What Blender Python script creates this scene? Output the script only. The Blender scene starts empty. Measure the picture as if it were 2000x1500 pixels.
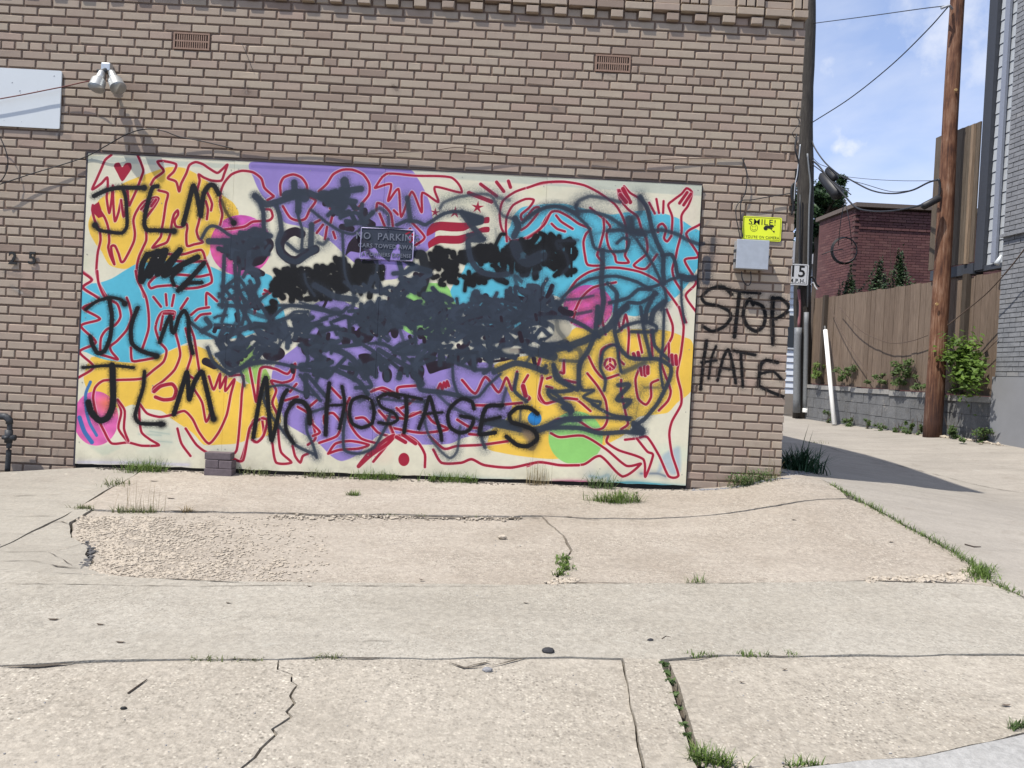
import bpy, bmesh, math, random
import numpy as np
from mathutils import Vector, Matrix, noise
from mathutils.geometry import delaunay_2d_cdt

scene = bpy.context.scene
COL = scene.collection
random.seed(7)
rng = np.random.default_rng(7)

# ------------------------------------------------------------------ camera
YAW, PITCH, ROLL = 0.00494, -0.01377, 0.0509
CAM = np.array([3.9415, -6.0747, 1.5])
FPX = 1500.0                     # focal length in pixels of the 2000 px wide photograph
cy, sy, cp, sp, cr, sr = math.cos(YAW), math.sin(YAW), math.cos(PITCH), math.sin(PITCH), math.cos(ROLL), math.sin(ROLL)
FW = np.array([sy * cp, cy * cp, sp])
_r = np.array([cy, -sy, 0.0])
_u = np.cross(_r, FW)
RT = cr * _r + sr * _u
UP = -sr * _r + cr * _u
cam_data = bpy.data.cameras.new('camera')
cam = bpy.data.objects.new('camera', cam_data)
COL.objects.link(cam)
cam.matrix_world = Matrix(((RT[0], UP[0], -FW[0], CAM[0]), (RT[1], UP[1], -FW[1], CAM[1]), (RT[2], UP[2], -FW[2], CAM[2]), (0, 0, 0, 1)))
cam_data.sensor_width = 36.0
cam_data.lens = FPX / 2000.0 * 36.0
cam_data.clip_start = 0.05
cam_data.clip_end = 3000
scene.camera = cam

# ------------------------------------------------------------------ sun, sky, exposure
SUN_DIR = Vector((1.52, 1.0, -3.3)).normalized()      # the way the light travels
sun_d = bpy.data.lights.new('sun', 'SUN')
sun_d.energy = 4.6
sun_d.angle = math.radians(0.53)
sun_d.color = (1.0, 0.95, 0.87)
sun = bpy.data.objects.new('sun', sun_d)
sun.rotation_euler = SUN_DIR.to_track_quat('-Z', 'Y').to_euler()
COL.objects.link(sun)

world = bpy.data.worlds.new('World')
scene.world = world
world.use_nodes = True
wn, wl = world.node_tree.nodes, world.node_tree.links
wn.clear()
w_out = wn.new('ShaderNodeOutputWorld')
w_bg = wn.new('ShaderNodeBackground')
w_bg.inputs['Strength'].default_value = 0.15
sky = wn.new('ShaderNodeTexSky')
sky.sky_type = 'NISHITA'
sky.sun_disc = False
sky.sun_elevation = math.asin(-SUN_DIR.z)
sky.sun_rotation = math.atan2(-SUN_DIR.x, -SUN_DIR.y)
sky.air_density = 1.0
sky.dust_density = 0.4
sky.ozone_density = 1.0
w_tc = wn.new('ShaderNodeTexCoord')
w_map = wn.new('ShaderNodeMapping')
w_map.inputs['Scale'].default_value = (1, 1, 1.9)
w_map.inputs['Location'].default_value = (0.35, 0.2, 0.02)
w_n = wn.new('ShaderNodeTexNoise')
w_n.inputs['Scale'].default_value = 3.4
w_n.inputs['Detail'].default_value = 7
w_n.inputs['Roughness'].default_value = 0.52
w_n.inputs['Distortion'].default_value = 0.25
w_r = wn.new('ShaderNodeValToRGB')
w_r.color_ramp.elements[0].position = 0.40
w_r.color_ramp.elements[0].color = (0.16, 0.16, 0.16, 1)
w_r.color_ramp.elements[1].position = 0.68
w_r.color_ramp.elements[1].color = (0.70, 0.70, 0.70, 1)
w_mix = wn.new('ShaderNodeMixRGB')
w_mix.inputs['Color2'].default_value = (5.5, 5.55, 5.75, 1)      # sunlit cloud, in the sky's own units
w_tint = wn.new('ShaderNodeMixRGB')
w_tint.blend_type = 'MULTIPLY'
w_tint.inputs['Fac'].default_value = 1
w_sep = wn.new('ShaderNodeSeparateXYZ'); wl.new(w_tc.outputs['Generated'], w_sep.inputs[0])
w_hr = wn.new('ShaderNodeValToRGB')          # the hazy low sky is a little deeper than the model gives
w_hr.color_ramp.elements[0].position = 0.0; w_hr.color_ramp.elements[0].color = (.40, .52, .73, 1)
w_hr.color_ramp.elements[1].position = .80; w_hr.color_ramp.elements[1].color = (1.12, 1.05, 1.0, 1)
wl.new(w_sep.outputs[2], w_hr.inputs['Fac'])
w_t2 = wn.new('ShaderNodeMixRGB'); w_t2.blend_type = 'MULTIPLY'; w_t2.inputs['Fac'].default_value = 1; w_t2.inputs['Color2'].default_value = (1.26, 1.26, 1.33, 1)
wl.new(w_hr.outputs['Color'], w_t2.inputs['Color1']); wl.new(w_t2.outputs['Color'], w_tint.inputs['Color2'])
wl.new(w_tc.outputs['Generated'], w_map.inputs['Vector'])
wl.new(w_map.outputs['Vector'], w_n.inputs['Vector'])
wl.new(w_n.outputs['Fac'], w_r.inputs['Fac'])
# a few separate small clouds low over the alley, broken up by the same noise
w_nrm = wn.new('ShaderNodeVectorMath'); w_nrm.operation = 'NORMALIZE'
wl.new(w_tc.outputs['Generated'], w_nrm.inputs[0])
w_n2 = wn.new('ShaderNodeTexNoise'); w_n2.inputs['Scale'].default_value = 22; w_n2.inputs['Detail'].default_value = 6; w_n2.inputs['Roughness'].default_value = .6
wl.new(w_nrm.outputs[0], w_n2.inputs['Vector'])
_last = w_r.outputs['Color']
for (px_, py_, size_, amt_) in ((1636, 288, .036, .95), (1628, 272, .060, .55), (1618, 118, .026, .55), (1700, 125, .020, .45), (1860, 40, .085, .65), (1915, 130, .055, .55), (1605, 70, .045, .45), (1770, 150, .035, .30), (1790, 20, .06, .4)):
    dd = Vector(FW + RT * (px_ - 1000.0) / FPX + UP * (750.0 - py_) / FPX).normalized()
    w_d = wn.new('ShaderNodeVectorMath'); w_d.operation = 'DISTANCE'; w_d.inputs[1].default_value = dd
    wl.new(w_nrm.outputs[0], w_d.inputs[0])
    w_a = wn.new('ShaderNodeMath'); w_a.operation = 'MULTIPLY_ADD'; w_a.inputs[1].default_value = size_ * 2.6; w_a.inputs[2].default_value = -size_ * 1.3
    wl.new(w_n2.outputs['Fac'], w_a.inputs[0])
    w_s = wn.new('ShaderNodeMath'); w_s.operation = 'ADD'; wl.new(w_d.outputs['Value'], w_s.inputs[0]); wl.new(w_a.outputs[0], w_s.inputs[1])
    w_m = wn.new('ShaderNodeMapRange'); w_m.interpolation_type = 'SMOOTHSTEP'
    w_m.inputs['From Min'].default_value = size_ * 1.25; w_m.inputs['From Max'].default_value = size_ * -.45; w_m.inputs['To Max'].default_value = amt_
    wl.new(w_s.outputs[0], w_m.inputs['Value'])
    w_x = wn.new('ShaderNodeMath'); w_x.operation = 'MAXIMUM'; wl.new(_last, w_x.inputs[0]); wl.new(w_m.outputs[0], w_x.inputs[1]); _last = w_x.outputs[0]
wl.new(_last, w_mix.inputs['Fac'])
wl.new(sky.outputs['Color'], w_tint.inputs['Color1'])
wl.new(w_tint.outputs['Color'], w_mix.inputs['Color1'])
wl.new(w_mix.outputs['Color'], w_bg.inputs['Color'])
wl.new(w_bg.outputs['Background'], w_out.inputs['Surface'])

scene.view_settings.view_transform = 'Standard'
scene.view_settings.look = 'None'
scene.view_settings.gamma = 1
scene.view_settings.exposure = 0.35
scene.view_settings.use_curve_mapping = False
scene.render.engine = 'CYCLES'
scene.cycles.transparent_max_bounces = 16
scene.cycles.max_bounces = 6

# ------------------------------------------------------------------ pixel rays onto real surfaces
def ray(px, py):
    d = FW + RT * (px - 1000.0) / FPX + UP * (750.0 - py) / FPX
    return d

def at_y(px, py, Y=0.0):
    """the point of the plane y = Y seen at a pixel of the photograph"""
    d = ray(px, py)
    t = (Y - CAM[1]) / d[1]
    return Vector((CAM[0] + d[0] * t, Y, CAM[2] + d[2] * t))

# line of the alley's far side: fence, retaining wall, grey house
AX0, AY0, ADX = 10.80, 4.75, -0.105
ADIR = Vector((ADX, 1, 0)).normalized()
ANOR = Vector((-ADIR.y, ADIR.x, 0))          # points into the alley, towards -x
def at_alley(px, py, off=0.0):
    """the point seen at a pixel on the vertical plane of the alley's far side, off metres into the alley"""
    d = ray(px, py)
    p0 = Vector((AX0, AY0, 0)) + ANOR * off
    n = ANOR
    t = ((p0.x - CAM[0]) * n.x + (p0.y - CAM[1]) * n.y) / (d[0] * n.x + d[1] * n.y)
    return Vector((CAM[0] + d[0] * t, CAM[1] + d[1] * t, CAM[2] + d[2] * t))

# ------------------------------------------------------------------ terrain height
CTRL = [(-3, 0, .55), (0, 0, .572), (.6, 0, .592), (1.8, 0, .600), (3, 0, .620), (4.3, 0, .638), (5.38, 0, .655), (5.75, 0, .69), (6.14, 0, .795), (6.45, -.1, .765),
        (-3, 3, .62), (3, 3, .68), (6.2, 3, .80), (6.9, .45, .73), (7.46, .87, .68), (8.78, 1.76, .534), (9.6, 2.6, .66), (9.2, 5, .74),
        (10.7, 4.8, .87), (10.3, 10.2, .86), (10.1, 6.1, .82), (9.0, 9, .80), (8.6, 11, .82), (6, 11, .86), (9, 20, 1.0), (14, 20, 1.2), (14, 5, .9), (0, 20, .9), (-6, 10, .7), (14, 30, 1.4), (0, 32, 1.2),
        (10.9, 1.5, .66), (13, 0, .55), (9, -.9, .50), (7.4, -.7, .60), (11, -.9, .47),
        (-3, -1, .49), (0, -1, .50), (3, -1, .515), (5.2, -1, .55), (6.3, -1, .62),
        (-4, -2.15, .42), (0, -2.15, .42), (3, -2.15, .425), (6, -2.15, .44), (8, -2.15, .42), (11, -2.15, .38),
        (-4, -3.1, .375), (0, -3.1, .38), (3, -3.1, .38), (6, -3.1, .38), (8.5, -3.1, .36),
        (-3, -3.9, .31), (3, -3.9, .315), (7, -3.9, .31), (0, -5, .20), (4, -5, .2), (8, -5, .19), (-4, -7, .05), (4, -7, .05), (12, -7, .05), (-4, -12, 0), (14, -12, 0), (4, -16, 0)]
_c = np.array(CTRL, float)
_n = len(_c)
def _phi(r2):
    return 0.5 * r2 * np.log(np.maximum(r2, 1e-12))
_A = np.zeros((_n + 3, _n + 3))
_d2 = ((_c[:, None, :2] - _c[None, :, :2]) ** 2).sum(-1)
_A[:_n, :_n] = _phi(_d2) + np.eye(_n) * 0.02
_A[:_n, _n] = 1
_A[:_n, _n + 1:] = _c[:, :2]
_A[_n, :_n] = 1
_A[_n + 1:, :_n] = _c[:, :2].T
_w = np.linalg.solve(_A, np.concatenate([_c[:, 2], np.zeros(3)]))
def heights(x, y):
    x = np.asarray(x, float); y = np.asarray(y, float)
    sh = x.shape
    x = x.ravel(); y = y.ravel()
    xc = np.clip(x, -6, 15); yc = np.clip(y, -14, 32)
    r2 = (xc[:, None] - _c[None, :, 0]) ** 2 + (yc[:, None] - _c[None, :, 1]) ** 2
    return (_phi(r2) @ _w[:_n] + _w[_n] + _w[_n + 1] * xc + _w[_n + 2] * yc).reshape(sh)
def hz(x, y):
    return float(heights(np.array([x]), np.array([y]))[0])
_ts = np.concatenate([np.linspace(0.8, 20, 900), np.linspace(20.1, 80, 400)])
def at_ground(px, py, lift=0.0):
    d = ray(px, py)
    P = CAM[None, :] + _ts[:, None] * d[None, :]
    g = P[:, 2] - heights(P[:, 0], P[:, 1]) - lift
    k = np.argmax(g < 0)
    if g[k] >= 0:
        k = len(_ts) - 1
    if k == 0:
        t = _ts[0]
    else:
        a, b = g[k - 1], g[k]
        t = _ts[k - 1] + (_ts[k] - _ts[k - 1]) * a / (a - b)
    p = CAM + t * d
    return Vector((p[0], p[1], p[2]))

# ------------------------------------------------------------------ object helpers
def tag(o, label=None, cat=None, group=None, kind=None):
    if label: o['label'] = label
    if cat: o['category'] = cat
    if group: o['group'] = group
    if kind: o['kind'] = kind
    return o
def empty(name, loc=(0, 0, 0), label=None, cat=None, group=None, kind=None):
    o = bpy.data.objects.new(name, None)
    o.location = loc
    o.empty_display_size = 0.1
    COL.objects.link(o)
    return tag(o, label, cat, group, kind)
def link(name, me, mat=None, parent=None, smooth=False):
    o = bpy.data.objects.new(name, me)
    COL.objects.link(o)
    if mat is not None and len(me.materials) == 0:
        me.materials.append(mat)
    if parent is not None:
        o.parent = parent
        o.matrix_parent_inverse = Matrix.Translation(-Vector(parent.location)) if parent.rotation_euler[:] == (0, 0, 0) else parent.matrix_basis.inverted()
    if smooth:
        me.polygons.foreach_set('use_smooth', [True] * len(me.polygons))
    return o

class MB:
    """collects shapes as vertex and face lists and links them as one mesh"""
    def __init__(s):
        s.v = []; s.f = []; s.m = []
    def face(s, pts, m=0):
        b = len(s.v); s.v += [tuple(p) for p in pts]; s.f.append(tuple(range(b, b + len(pts)))); s.m.append(m)
    def box(s, lo, hi, m=0, rot=None, origin=None):
        x0, y0, z0 = lo; x1, y1, z1 = hi
        c = [Vector(q) for q in ((x0, y0, z0), (x1, y0, z0), (x1, y1, z0), (x0, y1, z0), (x0, y0, z1), (x1, y0, z1), (x1, y1, z1), (x0, y1, z1))]
        if rot is not None:
            o = Vector(origin) if origin is not None else Vector((0, 0, 0))
            c = [rot @ (q) + o for q in c]
        b = len(s.v); s.v += [tuple(q) for q in c]
        for f in ((0, 3, 2, 1), (4, 5, 6, 7), (0, 1, 5, 4), (1, 2, 6, 5), (2, 3, 7, 6), (3, 0, 4, 7)):
            s.f.append(tuple(b + i for i in f)); s.m.append(m)
    def tube(s, pts, r, n=7, m=0, caps=True):
        pts = [Vector(p) for p in pts]
        rs = r if isinstance(r, (list, tuple)) else [r] * len(pts)
        rings = []
        ref = None
        for i, p in enumerate(pts):
            a = pts[max(i - 1, 0)]; c = pts[min(i + 1, len(pts) - 1)]
            t = (c - a)
            if t.length < 1e-9: t = Vector((0, 0, 1))
            t.normalize()
            if ref is None:
                ref = Vector((0, 0, 1)) if abs(t.z) < 0.9 else Vector((1, 0, 0))
            u = t.cross(ref)
            if u.length < 1e-4: u = t.cross(Vector((0.3, 1, 0.2)))
            u.normalize(); w = u.cross(t); ref = w.cross(u) * 0 + ref
            b = len(s.v)
            for k in range(n):
                an = 2 * math.pi * k / n
                s.v.append(tuple(p + (u * math.cos(an) + w * math.sin(an)) * rs[i]))
            rings.append(b)
        for i in range(len(rings) - 1):
            a, b = rings[i], rings[i + 1]
            for k in range(n):
                k2 = (k + 1) % n
                s.f.append((a + k, a + k2, b + k2, b + k)); s.m.append(m)
        if caps:
            s.f.append(tuple(rings[0] + k for k in range(n))[::-1]); s.m.append(m)
            s.f.append(tuple(rings[-1] + k for k in range(n))); s.m.append(m)
    def mesh(s, name):
        me = bpy.data.meshes.new(name)
        me.from_pydata(s.v, [], s.f)
        if any(s.m):
            me.polygons.foreach_set('material_index', s.m)
        me.update()
        return me
    def build(s, name, mats=None, parent=None, smooth=False, label=None, cat=None, group=None, kind=None, fix=True):
        me = s.mesh(name)
        if mats is not None and not isinstance(mats, (list, tuple)): mats = [mats]
        for m_ in mats or []: me.materials.append(m_)
        if fix:
            bm = bmesh.new(); bm.from_mesh(me); bmesh.ops.recalc_face_normals(bm, faces=bm.faces); bm.to_mesh(me); bm.free()
        return tag(link(name, me, None, parent, smooth), label, cat, group, kind)

def rounded(lo, hi, r=0.01, seg=2):
    """a box mesh (bmesh) with rounded edges"""
    bm = bmesh.new()
    bmesh.ops.create_cube(bm, size=1)
    for v in bm.verts:
        v.co = Vector([(lo[i] + hi[i]) / 2 + v.co[i] * (hi[i] - lo[i]) for i in range(3)])
    bmesh.ops.bevel(bm, geom=bm.edges[:], offset=r, segments=seg, affect='EDGES', profile=0.6)
    return bm
def bm_obj(bm, name, mat, parent=None, smooth=False, **kw):
    me = bpy.data.meshes.new(name)
    bmesh.ops.recalc_face_normals(bm, faces=bm.faces)
    bm.to_mesh(me); bm.free()
    me.materials.append(mat)
    return tag(link(name, me, None, parent, smooth), **kw)

def text_obj(name, s, size, mat, parent, origin, xdir, zdir, extrude=0.001, bold=0.0, align='CENTER', sx=1.0):
    """raised or printed lettering as a mesh, standing on the plane spanned by xdir and zdir"""
    cu = bpy.data.curves.new('t', 'FONT')
    cu.body = s; cu.size = size; cu.extrude = extrude; cu.offset = bold
    cu.space_character = 1.12; cu.align_x = align; cu.align_y = 'CENTER'; cu.resolution_u = 3
    tmp = bpy.data.objects.new('t', cu)
    COL.objects.link(tmp)
    dg = bpy.context.evaluated_depsgraph_get(); dg.update()
    me = bpy.data.meshes.new_from_object(tmp.evaluated_get(dg))
    bpy.data.objects.remove(tmp); bpy.data.curves.remove(cu)
    xd = Vector(xdir).normalized(); zd = Vector(zdir).normalized(); nd = xd.cross(zd)
    M = Matrix(((xd.x * sx, zd.x, nd.x, origin[0]), (xd.y * sx, zd.y, nd.y, origin[1]), (xd.z * sx, zd.z, nd.z, origin[2]), (0, 0, 0, 1)))
    me.transform(M)
    me.materials.clear(); me.materials.append(mat)
    return link(name, me, None, parent)

# ------------------------------------------------------------------ material helpers
def new_mat(name):
    m = bpy.data.materials.new(name); m.use_nodes = True
    nt = m.node_tree; nt.nodes.clear()
    out = nt.nodes.new('ShaderNodeOutputMaterial'); b = nt.nodes.new('ShaderNodeBsdfPrincipled')
    nt.links.new(b.outputs['BSDF'], out.inputs['Surface'])
    return m, nt, b
class NT:
    def __init__(s, nt): s.nt = nt
    def n(s, t, **kw):
        x = s.nt.nodes.new(t)
        for k, v in kw.items():
            if k in x.inputs.keys(): x.inputs[k].default_value = v
            else: setattr(x, k, v)
        return x
    def l(s, a, b): s.nt.links.new(a, b)
    def pos(s): return s.n('ShaderNodeNewGeometry').outputs['Position']
    def noise(s, vec, scale, detail=4, rough=.55, dist=0):
        x = s.n('ShaderNodeTexNoise'); x.inputs['Scale'].default_value = scale; x.inputs['Detail'].default_value = detail
        x.inputs['Roughness'].default_value = rough; x.inputs['Distortion'].default_value = dist
        s.l(vec, x.inputs['Vector']); return x.outputs['Fac']
    def stretch(s, vec, sc):
        x = s.n('ShaderNodeMapping'); x.inputs['Scale'].default_value = sc; s.l(vec, x.inputs['Vector']); return x.outputs['Vector']
    def ramp(s, fac, stops):
        x = s.n('ShaderNodeValToRGB'); e = x.color_ramp.elements
        while len(e) < len(stops): e.new(0.5)
        for q, (p, c) in zip(e, stops):
            q.position = p; q.color = (c, c, c, 1) if not hasattr(c, '__len__') else (*c, 1)
        s.l(fac, x.inputs['Fac']); return x.outputs['Color']
    def mix(s, fac, a, b, mode='MIX'):
        x = s.n('ShaderNodeMixRGB'); x.blend_type = mode
        for v, i in ((fac, 'Fac'), (a, 'Color1'), (b, 'Color2')):
            if isinstance(v, bpy.types.NodeSocket): s.l(v, x.inputs[i])
            elif hasattr(v, '__len__'): x.inputs[i].default_value = (*v[:3], 1)
            else: x.inputs[i].default_value = v if i == 'Fac' else (v, v, v, 1)
        return x.outputs['Color']
    def math(s, op, a, b=0.0, clamp=False):
        x = s.n('ShaderNodeMath'); x.operation = op; x.use_clamp = clamp
        for v, i in ((a, 0), (b, 1)):
            if isinstance(v, bpy.types.NodeSocket): s.l(v, x.inputs[i])
            else: x.inputs[i].default_value = v
        return x.outputs[0]
    def bump(s, h, strength, dist, b):
        x = s.n('ShaderNodeBump'); x.inputs['Strength'].default_value = strength; x.inputs['Distance'].default_value = dist
        s.l(h, x.inputs['Height']); s.l(x.outputs['Normal'], b.inputs['Normal'])
def simple(name, col, rough=.6, metal=0.0, var=.15, scale=30, bump=.15, spec=.4):
    m, nt, b = new_mat(name); T = NT(nt)
    f = T.noise(T.pos(), scale, 5)
    dark = [c * (1 - var) for c in col]; lite = [min(c * (1 + var), 1) for c in col]
    T.l(T.mix(f, dark, lite), b.inputs['Base Color'])
    b.inputs['Roughness'].default_value = rough; b.inputs['Metallic'].default_value = metal
    b.inputs['Specular IOR Level'].default_value = spec
    if bump: T.bump(f, bump, .004, b)
    return m
def srgb(r, g, b, k=1.0):
    """albedo for a colour read off the photograph (0..255), k scales it"""
    f = lambda c: (c / 255 / 12.92 if c / 255 <= .04045 else ((c / 255 + .055) / 1.055) ** 2.4) * k
    return (f(r), f(g), f(b))

def concrete(name, c1, c2, agg=70.0, aggamt=.5, lite=(.62, .55, .45), bumps=.5, stain=.35, mott=.75):
    """worn concrete: broad stains, fine sand, exposed aggregate of stones in several tones"""
    m, nt, b = new_mat(name); T = NT(nt); P = T.pos()
    big = T.noise(P, .9, 5, .6, .4)
    streak = T.noise(T.stretch(P, (.6, 3.2, 1)), 1.6, 6, .65, .3)
    base = T.mix(T.ramp(big, [(.35, 0.), (.65, 1.)]), c1, c2)
    base = T.mix(T.ramp(streak, [(.42, 0.), (.70, stain)]), base, [c * .72 for c in c1])
    spot = T.noise(P, 5.5, 6, .7, .5)
    base = T.mix(T.ramp(spot, [(.54, 0.), (.72, stain * .9)]), base, [c1[0] * .66, c1[1] * .62, c1[2] * .58])
    pale = T.noise(P, 7.7, 5, .65, .8)
    base = T.mix(T.ramp(pale, [(.62, 0.), (.76, .45)]), base, lite)
    vo = T.n('ShaderNodeTexVoronoi'); vo.inputs['Scale'].default_value = agg; vo.inputs['Randomness'].default_value = 1
    warp = T.n('ShaderNodeVectorMath'); warp.operation = 'ADD'
    T.l(P, warp.inputs[0])
    wn_ = T.n('ShaderNodeTexNoise'); wn_.inputs['Scale'].default_value = 45; T.l(P, wn_.inputs['Vector'])
    wsc = T.n('ShaderNodeVectorMath'); wsc.operation = 'SCALE'; wsc.inputs['Scale'].default_value = .012
    T.l(wn_.outputs['Color'], wsc.inputs[0]); T.l(wsc.outputs[0], warp.inputs[1]); T.l(warp.outputs[0], vo.inputs['Vector'])
    bw = T.n('ShaderNodeSeparateColor'); T.l(vo.outputs['Color'], bw.inputs[0])
    stone = T.ramp(bw.outputs[0], [(0., [c * .42 for c in c1]), (.22, [c * .74 for c in c1]), (.5, c2), (.78, [min(1, c * 1.08) for c in c2]), (.95, lite)])
    inside = T.ramp(vo.outputs['Distance'], [(.25, 1.), (.62, 0.)])
    cover = T.ramp(T.noise(P, 2.4, 4, .6), [(.36, .25), (.62, 1.)])
    fac = T.math('MULTIPLY', T.math('MULTIPLY', inside, cover), aggamt)
    base = T.mix(fac, base, stone)
    mid = T.noise(P, 34, 5, .68, .6)
    base = T.mix(mott, base, T.mix(T.ramp(mid, [(.30, 0.), (.70, 1.)]), .72, 1.24), 'MULTIPLY')
    fine = T.noise(P, 260, 3, .7)
    base = T.mix(.6, base, T.mix(fine, .62, 1.3), 'MULTIPLY')
    pit = T.noise(P, 95, 4, .6)
    base = T.mix(T.ramp(pit, [(.28, .35), (.40, 0.)]), base, [c * .45 for c in c1])
    T.l(base, b.inputs['Base Color'])
    b.inputs['Roughness'].default_value = .9
    b.inputs['Specular IOR Level'].default_value = .2
    h = T.math('ADD', T.math('MULTIPLY', inside, T.math('MULTIPLY', cover, .7)), T.math('MULTIPLY', pit, 1.2))
    T.bump(h, bumps, .004, b)
    return m
# ------------------------------------------------------------------ painted artwork, computed from brush strokes
# Views: where a set of coordinates was read (origin and scale in photograph pixels).
VW = {1: (130, 280, 5.), 2: (130, 530, 3.75), 3: (430, 300, 5.), 4: (430, 560, 4.055), 5: (730, 320, 5.), 6: (730, 600, 4.285),
      7: (1030, 330, 5.), 8: (1030, 600, 3.947), 9: (1340, 380, 5.), 10: (1300, 400, 2.857), 0: (0, 0, 1.), 11: (690, 430, 13.333)}
class Canvas:
    def __init__(s, x0, x1, z0, z1, res, base):
        s.x0, s.z0, s.res = x0, z0, res
        s.w = int((x1 - x0) * res); s.h = int((z1 - z0) * res)
        s.x1 = x0 + s.w / res; s.z1 = z0 + s.h / res
        s.rgb = np.ones((s.h, s.w, 3), np.float32) * np.array(base, np.float32)
        s.a = np.zeros((s.h, s.w), np.float32)
        g = rng.random((s.h, s.w)).astype(np.float32)
        s.grain = (g + np.roll(g, 1, 0) + np.roll(g, 1, 1) + np.roll(g, (1, 1), (0, 1))) / 4
    def field(s, cell, ax=1.0, seed=1):
        """smooth random field over the canvas, features of about cell metres, stretched ax times sideways"""
        r = np.random.default_rng(seed)
        cx_, cz_ = cell * s.res * ax, cell * s.res
        G = r.random((int(s.h / cz_) + 4, int(s.w / cx_) + 4)).astype(np.float32)
        y = np.arange(s.h) / cz_; x = np.arange(s.w) / cx_
        yi, xi = y.astype(int), x.astype(int); fy, fx = y - yi, x - xi
        fy = (fy * fy * (3 - 2 * fy))[:, None]; fx = (fx * fx * (3 - 2 * fx))[None, :]
        g = lambda a, b: G[np.ix_(yi + a, xi + b)]
        return (g(0, 0) * (1 - fx) + g(0, 1) * fx) * (1 - fy) + (g(1, 0) * (1 - fx) + g(1, 1) * fx) * fy
    def pts(s, view, P):
        ox, oy, k = VW[view]
        out = []
        for x, y in P:
            q = at_y(ox + x / k, oy + y / k, 0)
            out.append(((q.x - s.x0) * s.res, (q.z - s.z0) * s.res))
        return np.array(out, float)
    @staticmethod
    def smooth(p, closed=False, step=3.0):
        n = len(p)
        if n < 3:
            return p
        out = []
        rg = range(n if closed else n - 1)
        for i in rg:
            p1, p2 = p[i], p[(i + 1) % n]
            p0 = p[i - 1] if (i > 0 or closed) else 2 * p1 - p2
            p3 = p[(i + 2) % n] if (i + 2 < n or closed) else 2 * p2 - p1
            k = max(2, int(np.hypot(*(p2 - p1)) / step))
            t = np.linspace(0, 1, k, endpoint=False)[:, None]
            q = 0.5 * ((2 * p1) + (-p0 + p2) * t + (2 * p0 - 5 * p1 + 4 * p2 - p3) * t ** 2 + (-p0 + 3 * p1 - 3 * p2 + p3) * t ** 3)
            lin = p1 + (p2 - p1) * t
            out.append(.72 * q + .28 * lin)
        if not closed: out.append(p[-1:])
        return np.concatenate(out)
    def dist(s, p, pad):
        lo = np.floor(p.min(0) - pad).astype(int); hi = np.ceil(p.max(0) + pad).astype(int)
        lo = np.maximum(lo, 0); hi = np.minimum(hi, [s.w, s.h])
        if (hi <= lo).any(): return None
        D = np.full((hi[1] - lo[1], hi[0] - lo[0]), 1e9, np.float32)
        for a, b in zip(p[:-1], p[1:]):
            l2 = np.floor(np.minimum(a, b) - pad).astype(int); h2 = np.ceil(np.maximum(a, b) + pad).astype(int)
            l2 = np.maximum(l2, lo); h2 = np.minimum(h2, hi)
            if (h2 <= l2).any(): continue
            X, Y = np.meshgrid(np.arange(l2[0], h2[0]) + .5, np.arange(l2[1], h2[1]) + .5)
            d = b - a; L = max((d ** 2).sum(), 1e-6)
            t = np.clip(((X - a[0]) * d[0] + (Y - a[1]) * d[1]) / L, 0, 1)
            q = np.hypot(X - a[0] - t * d[0], Y - a[1] - t * d[1])
            sl = (slice(l2[1] - lo[1], h2[1] - lo[1]), slice(l2[0] - lo[0], h2[0] - lo[0]))
            D[sl] = np.minimum(D[sl], q)
        return lo, hi, D
    def inside(s, p, pad=3):
        lo = np.maximum(np.floor(p.min(0) - pad).astype(int), 0); hi = np.minimum(np.ceil(p.max(0) + pad).astype(int), [s.w, s.h])
        X, Y = np.meshgrid(np.arange(lo[0], hi[0]) + .5, np.arange(lo[1], hi[1]) + .5)
        M = np.zeros(X.shape, bool)
        for a, b in zip(p, np.roll(p, -1, 0)):
            if a[1] == b[1]: continue
            c = ((a[1] > Y) != (b[1] > Y)) & (X < (b[0] - a[0]) * (Y - a[1]) / (b[1] - a[1]) + a[0])
            M ^= c
        return lo, hi, M
    mask = None
    def comp(s, lo, hi, A, col, tex=None):
        if s.mask is not None: A = A * s.mask[lo[1]:hi[1], lo[0]:hi[0]]
        sl = (slice(lo[1], hi[1]), slice(lo[0], hi[0]))
        c = np.array(col, np.float32)
        C = c if tex is None else tex
        s.rgb[sl] = s.rgb[sl] * (1 - A[..., None]) + C * A[..., None]
        s.a[sl] = s.a[sl] + (1 - s.a[sl]) * A
    def width(s, wpx): return wpx / 247.0 * s.res
    def stroke(s, view, P, wpx, col, soft=1.0, op=1.0, halo=None, grain=0.0, smooth=True, jit=0.0):
        p = s.pts(view, P)
        if len(p) == 1: p = np.concatenate([p, p + .01])
        if smooth: p = s.smooth(p)
        if jit: p = p + rng.normal(0, jit, p.shape)
        R = s.width(wpx) / 2; S = s.width(soft)
        if halo is not None:
            r = s.dist(p, R + s.width(3.5))
            if r:
                lo, hi, D = r
                A = np.clip((R + s.width(1.5) - D) / s.width(1.2) + .5, 0, 1) * .62
                s.comp(lo, hi, A, halo)
        r = s.dist(p, R + 2 * S + 2)
        if not r: return
        lo, hi, D = r
        A = np.clip((R - D) / max(S, .6) + .5, 0, 1); A = A * A * (3 - 2 * A)
        if soft > 1.2:                                  # the fine mist round a sprayed line
            A = np.maximum(A, np.clip(1 - (D - R) / (3.2 * S), 0, 1) ** 2 * .42)
        if grain:
            g = s.grain[lo[1]:hi[1], lo[0]:hi[0]]
            A = np.where((A > .02) & (A < .97), np.clip(A + (g - .5) * grain * 2 * (A * (1 - A) * 4), 0, 1), A)
        s.comp(lo, hi, A * op, col)
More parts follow.
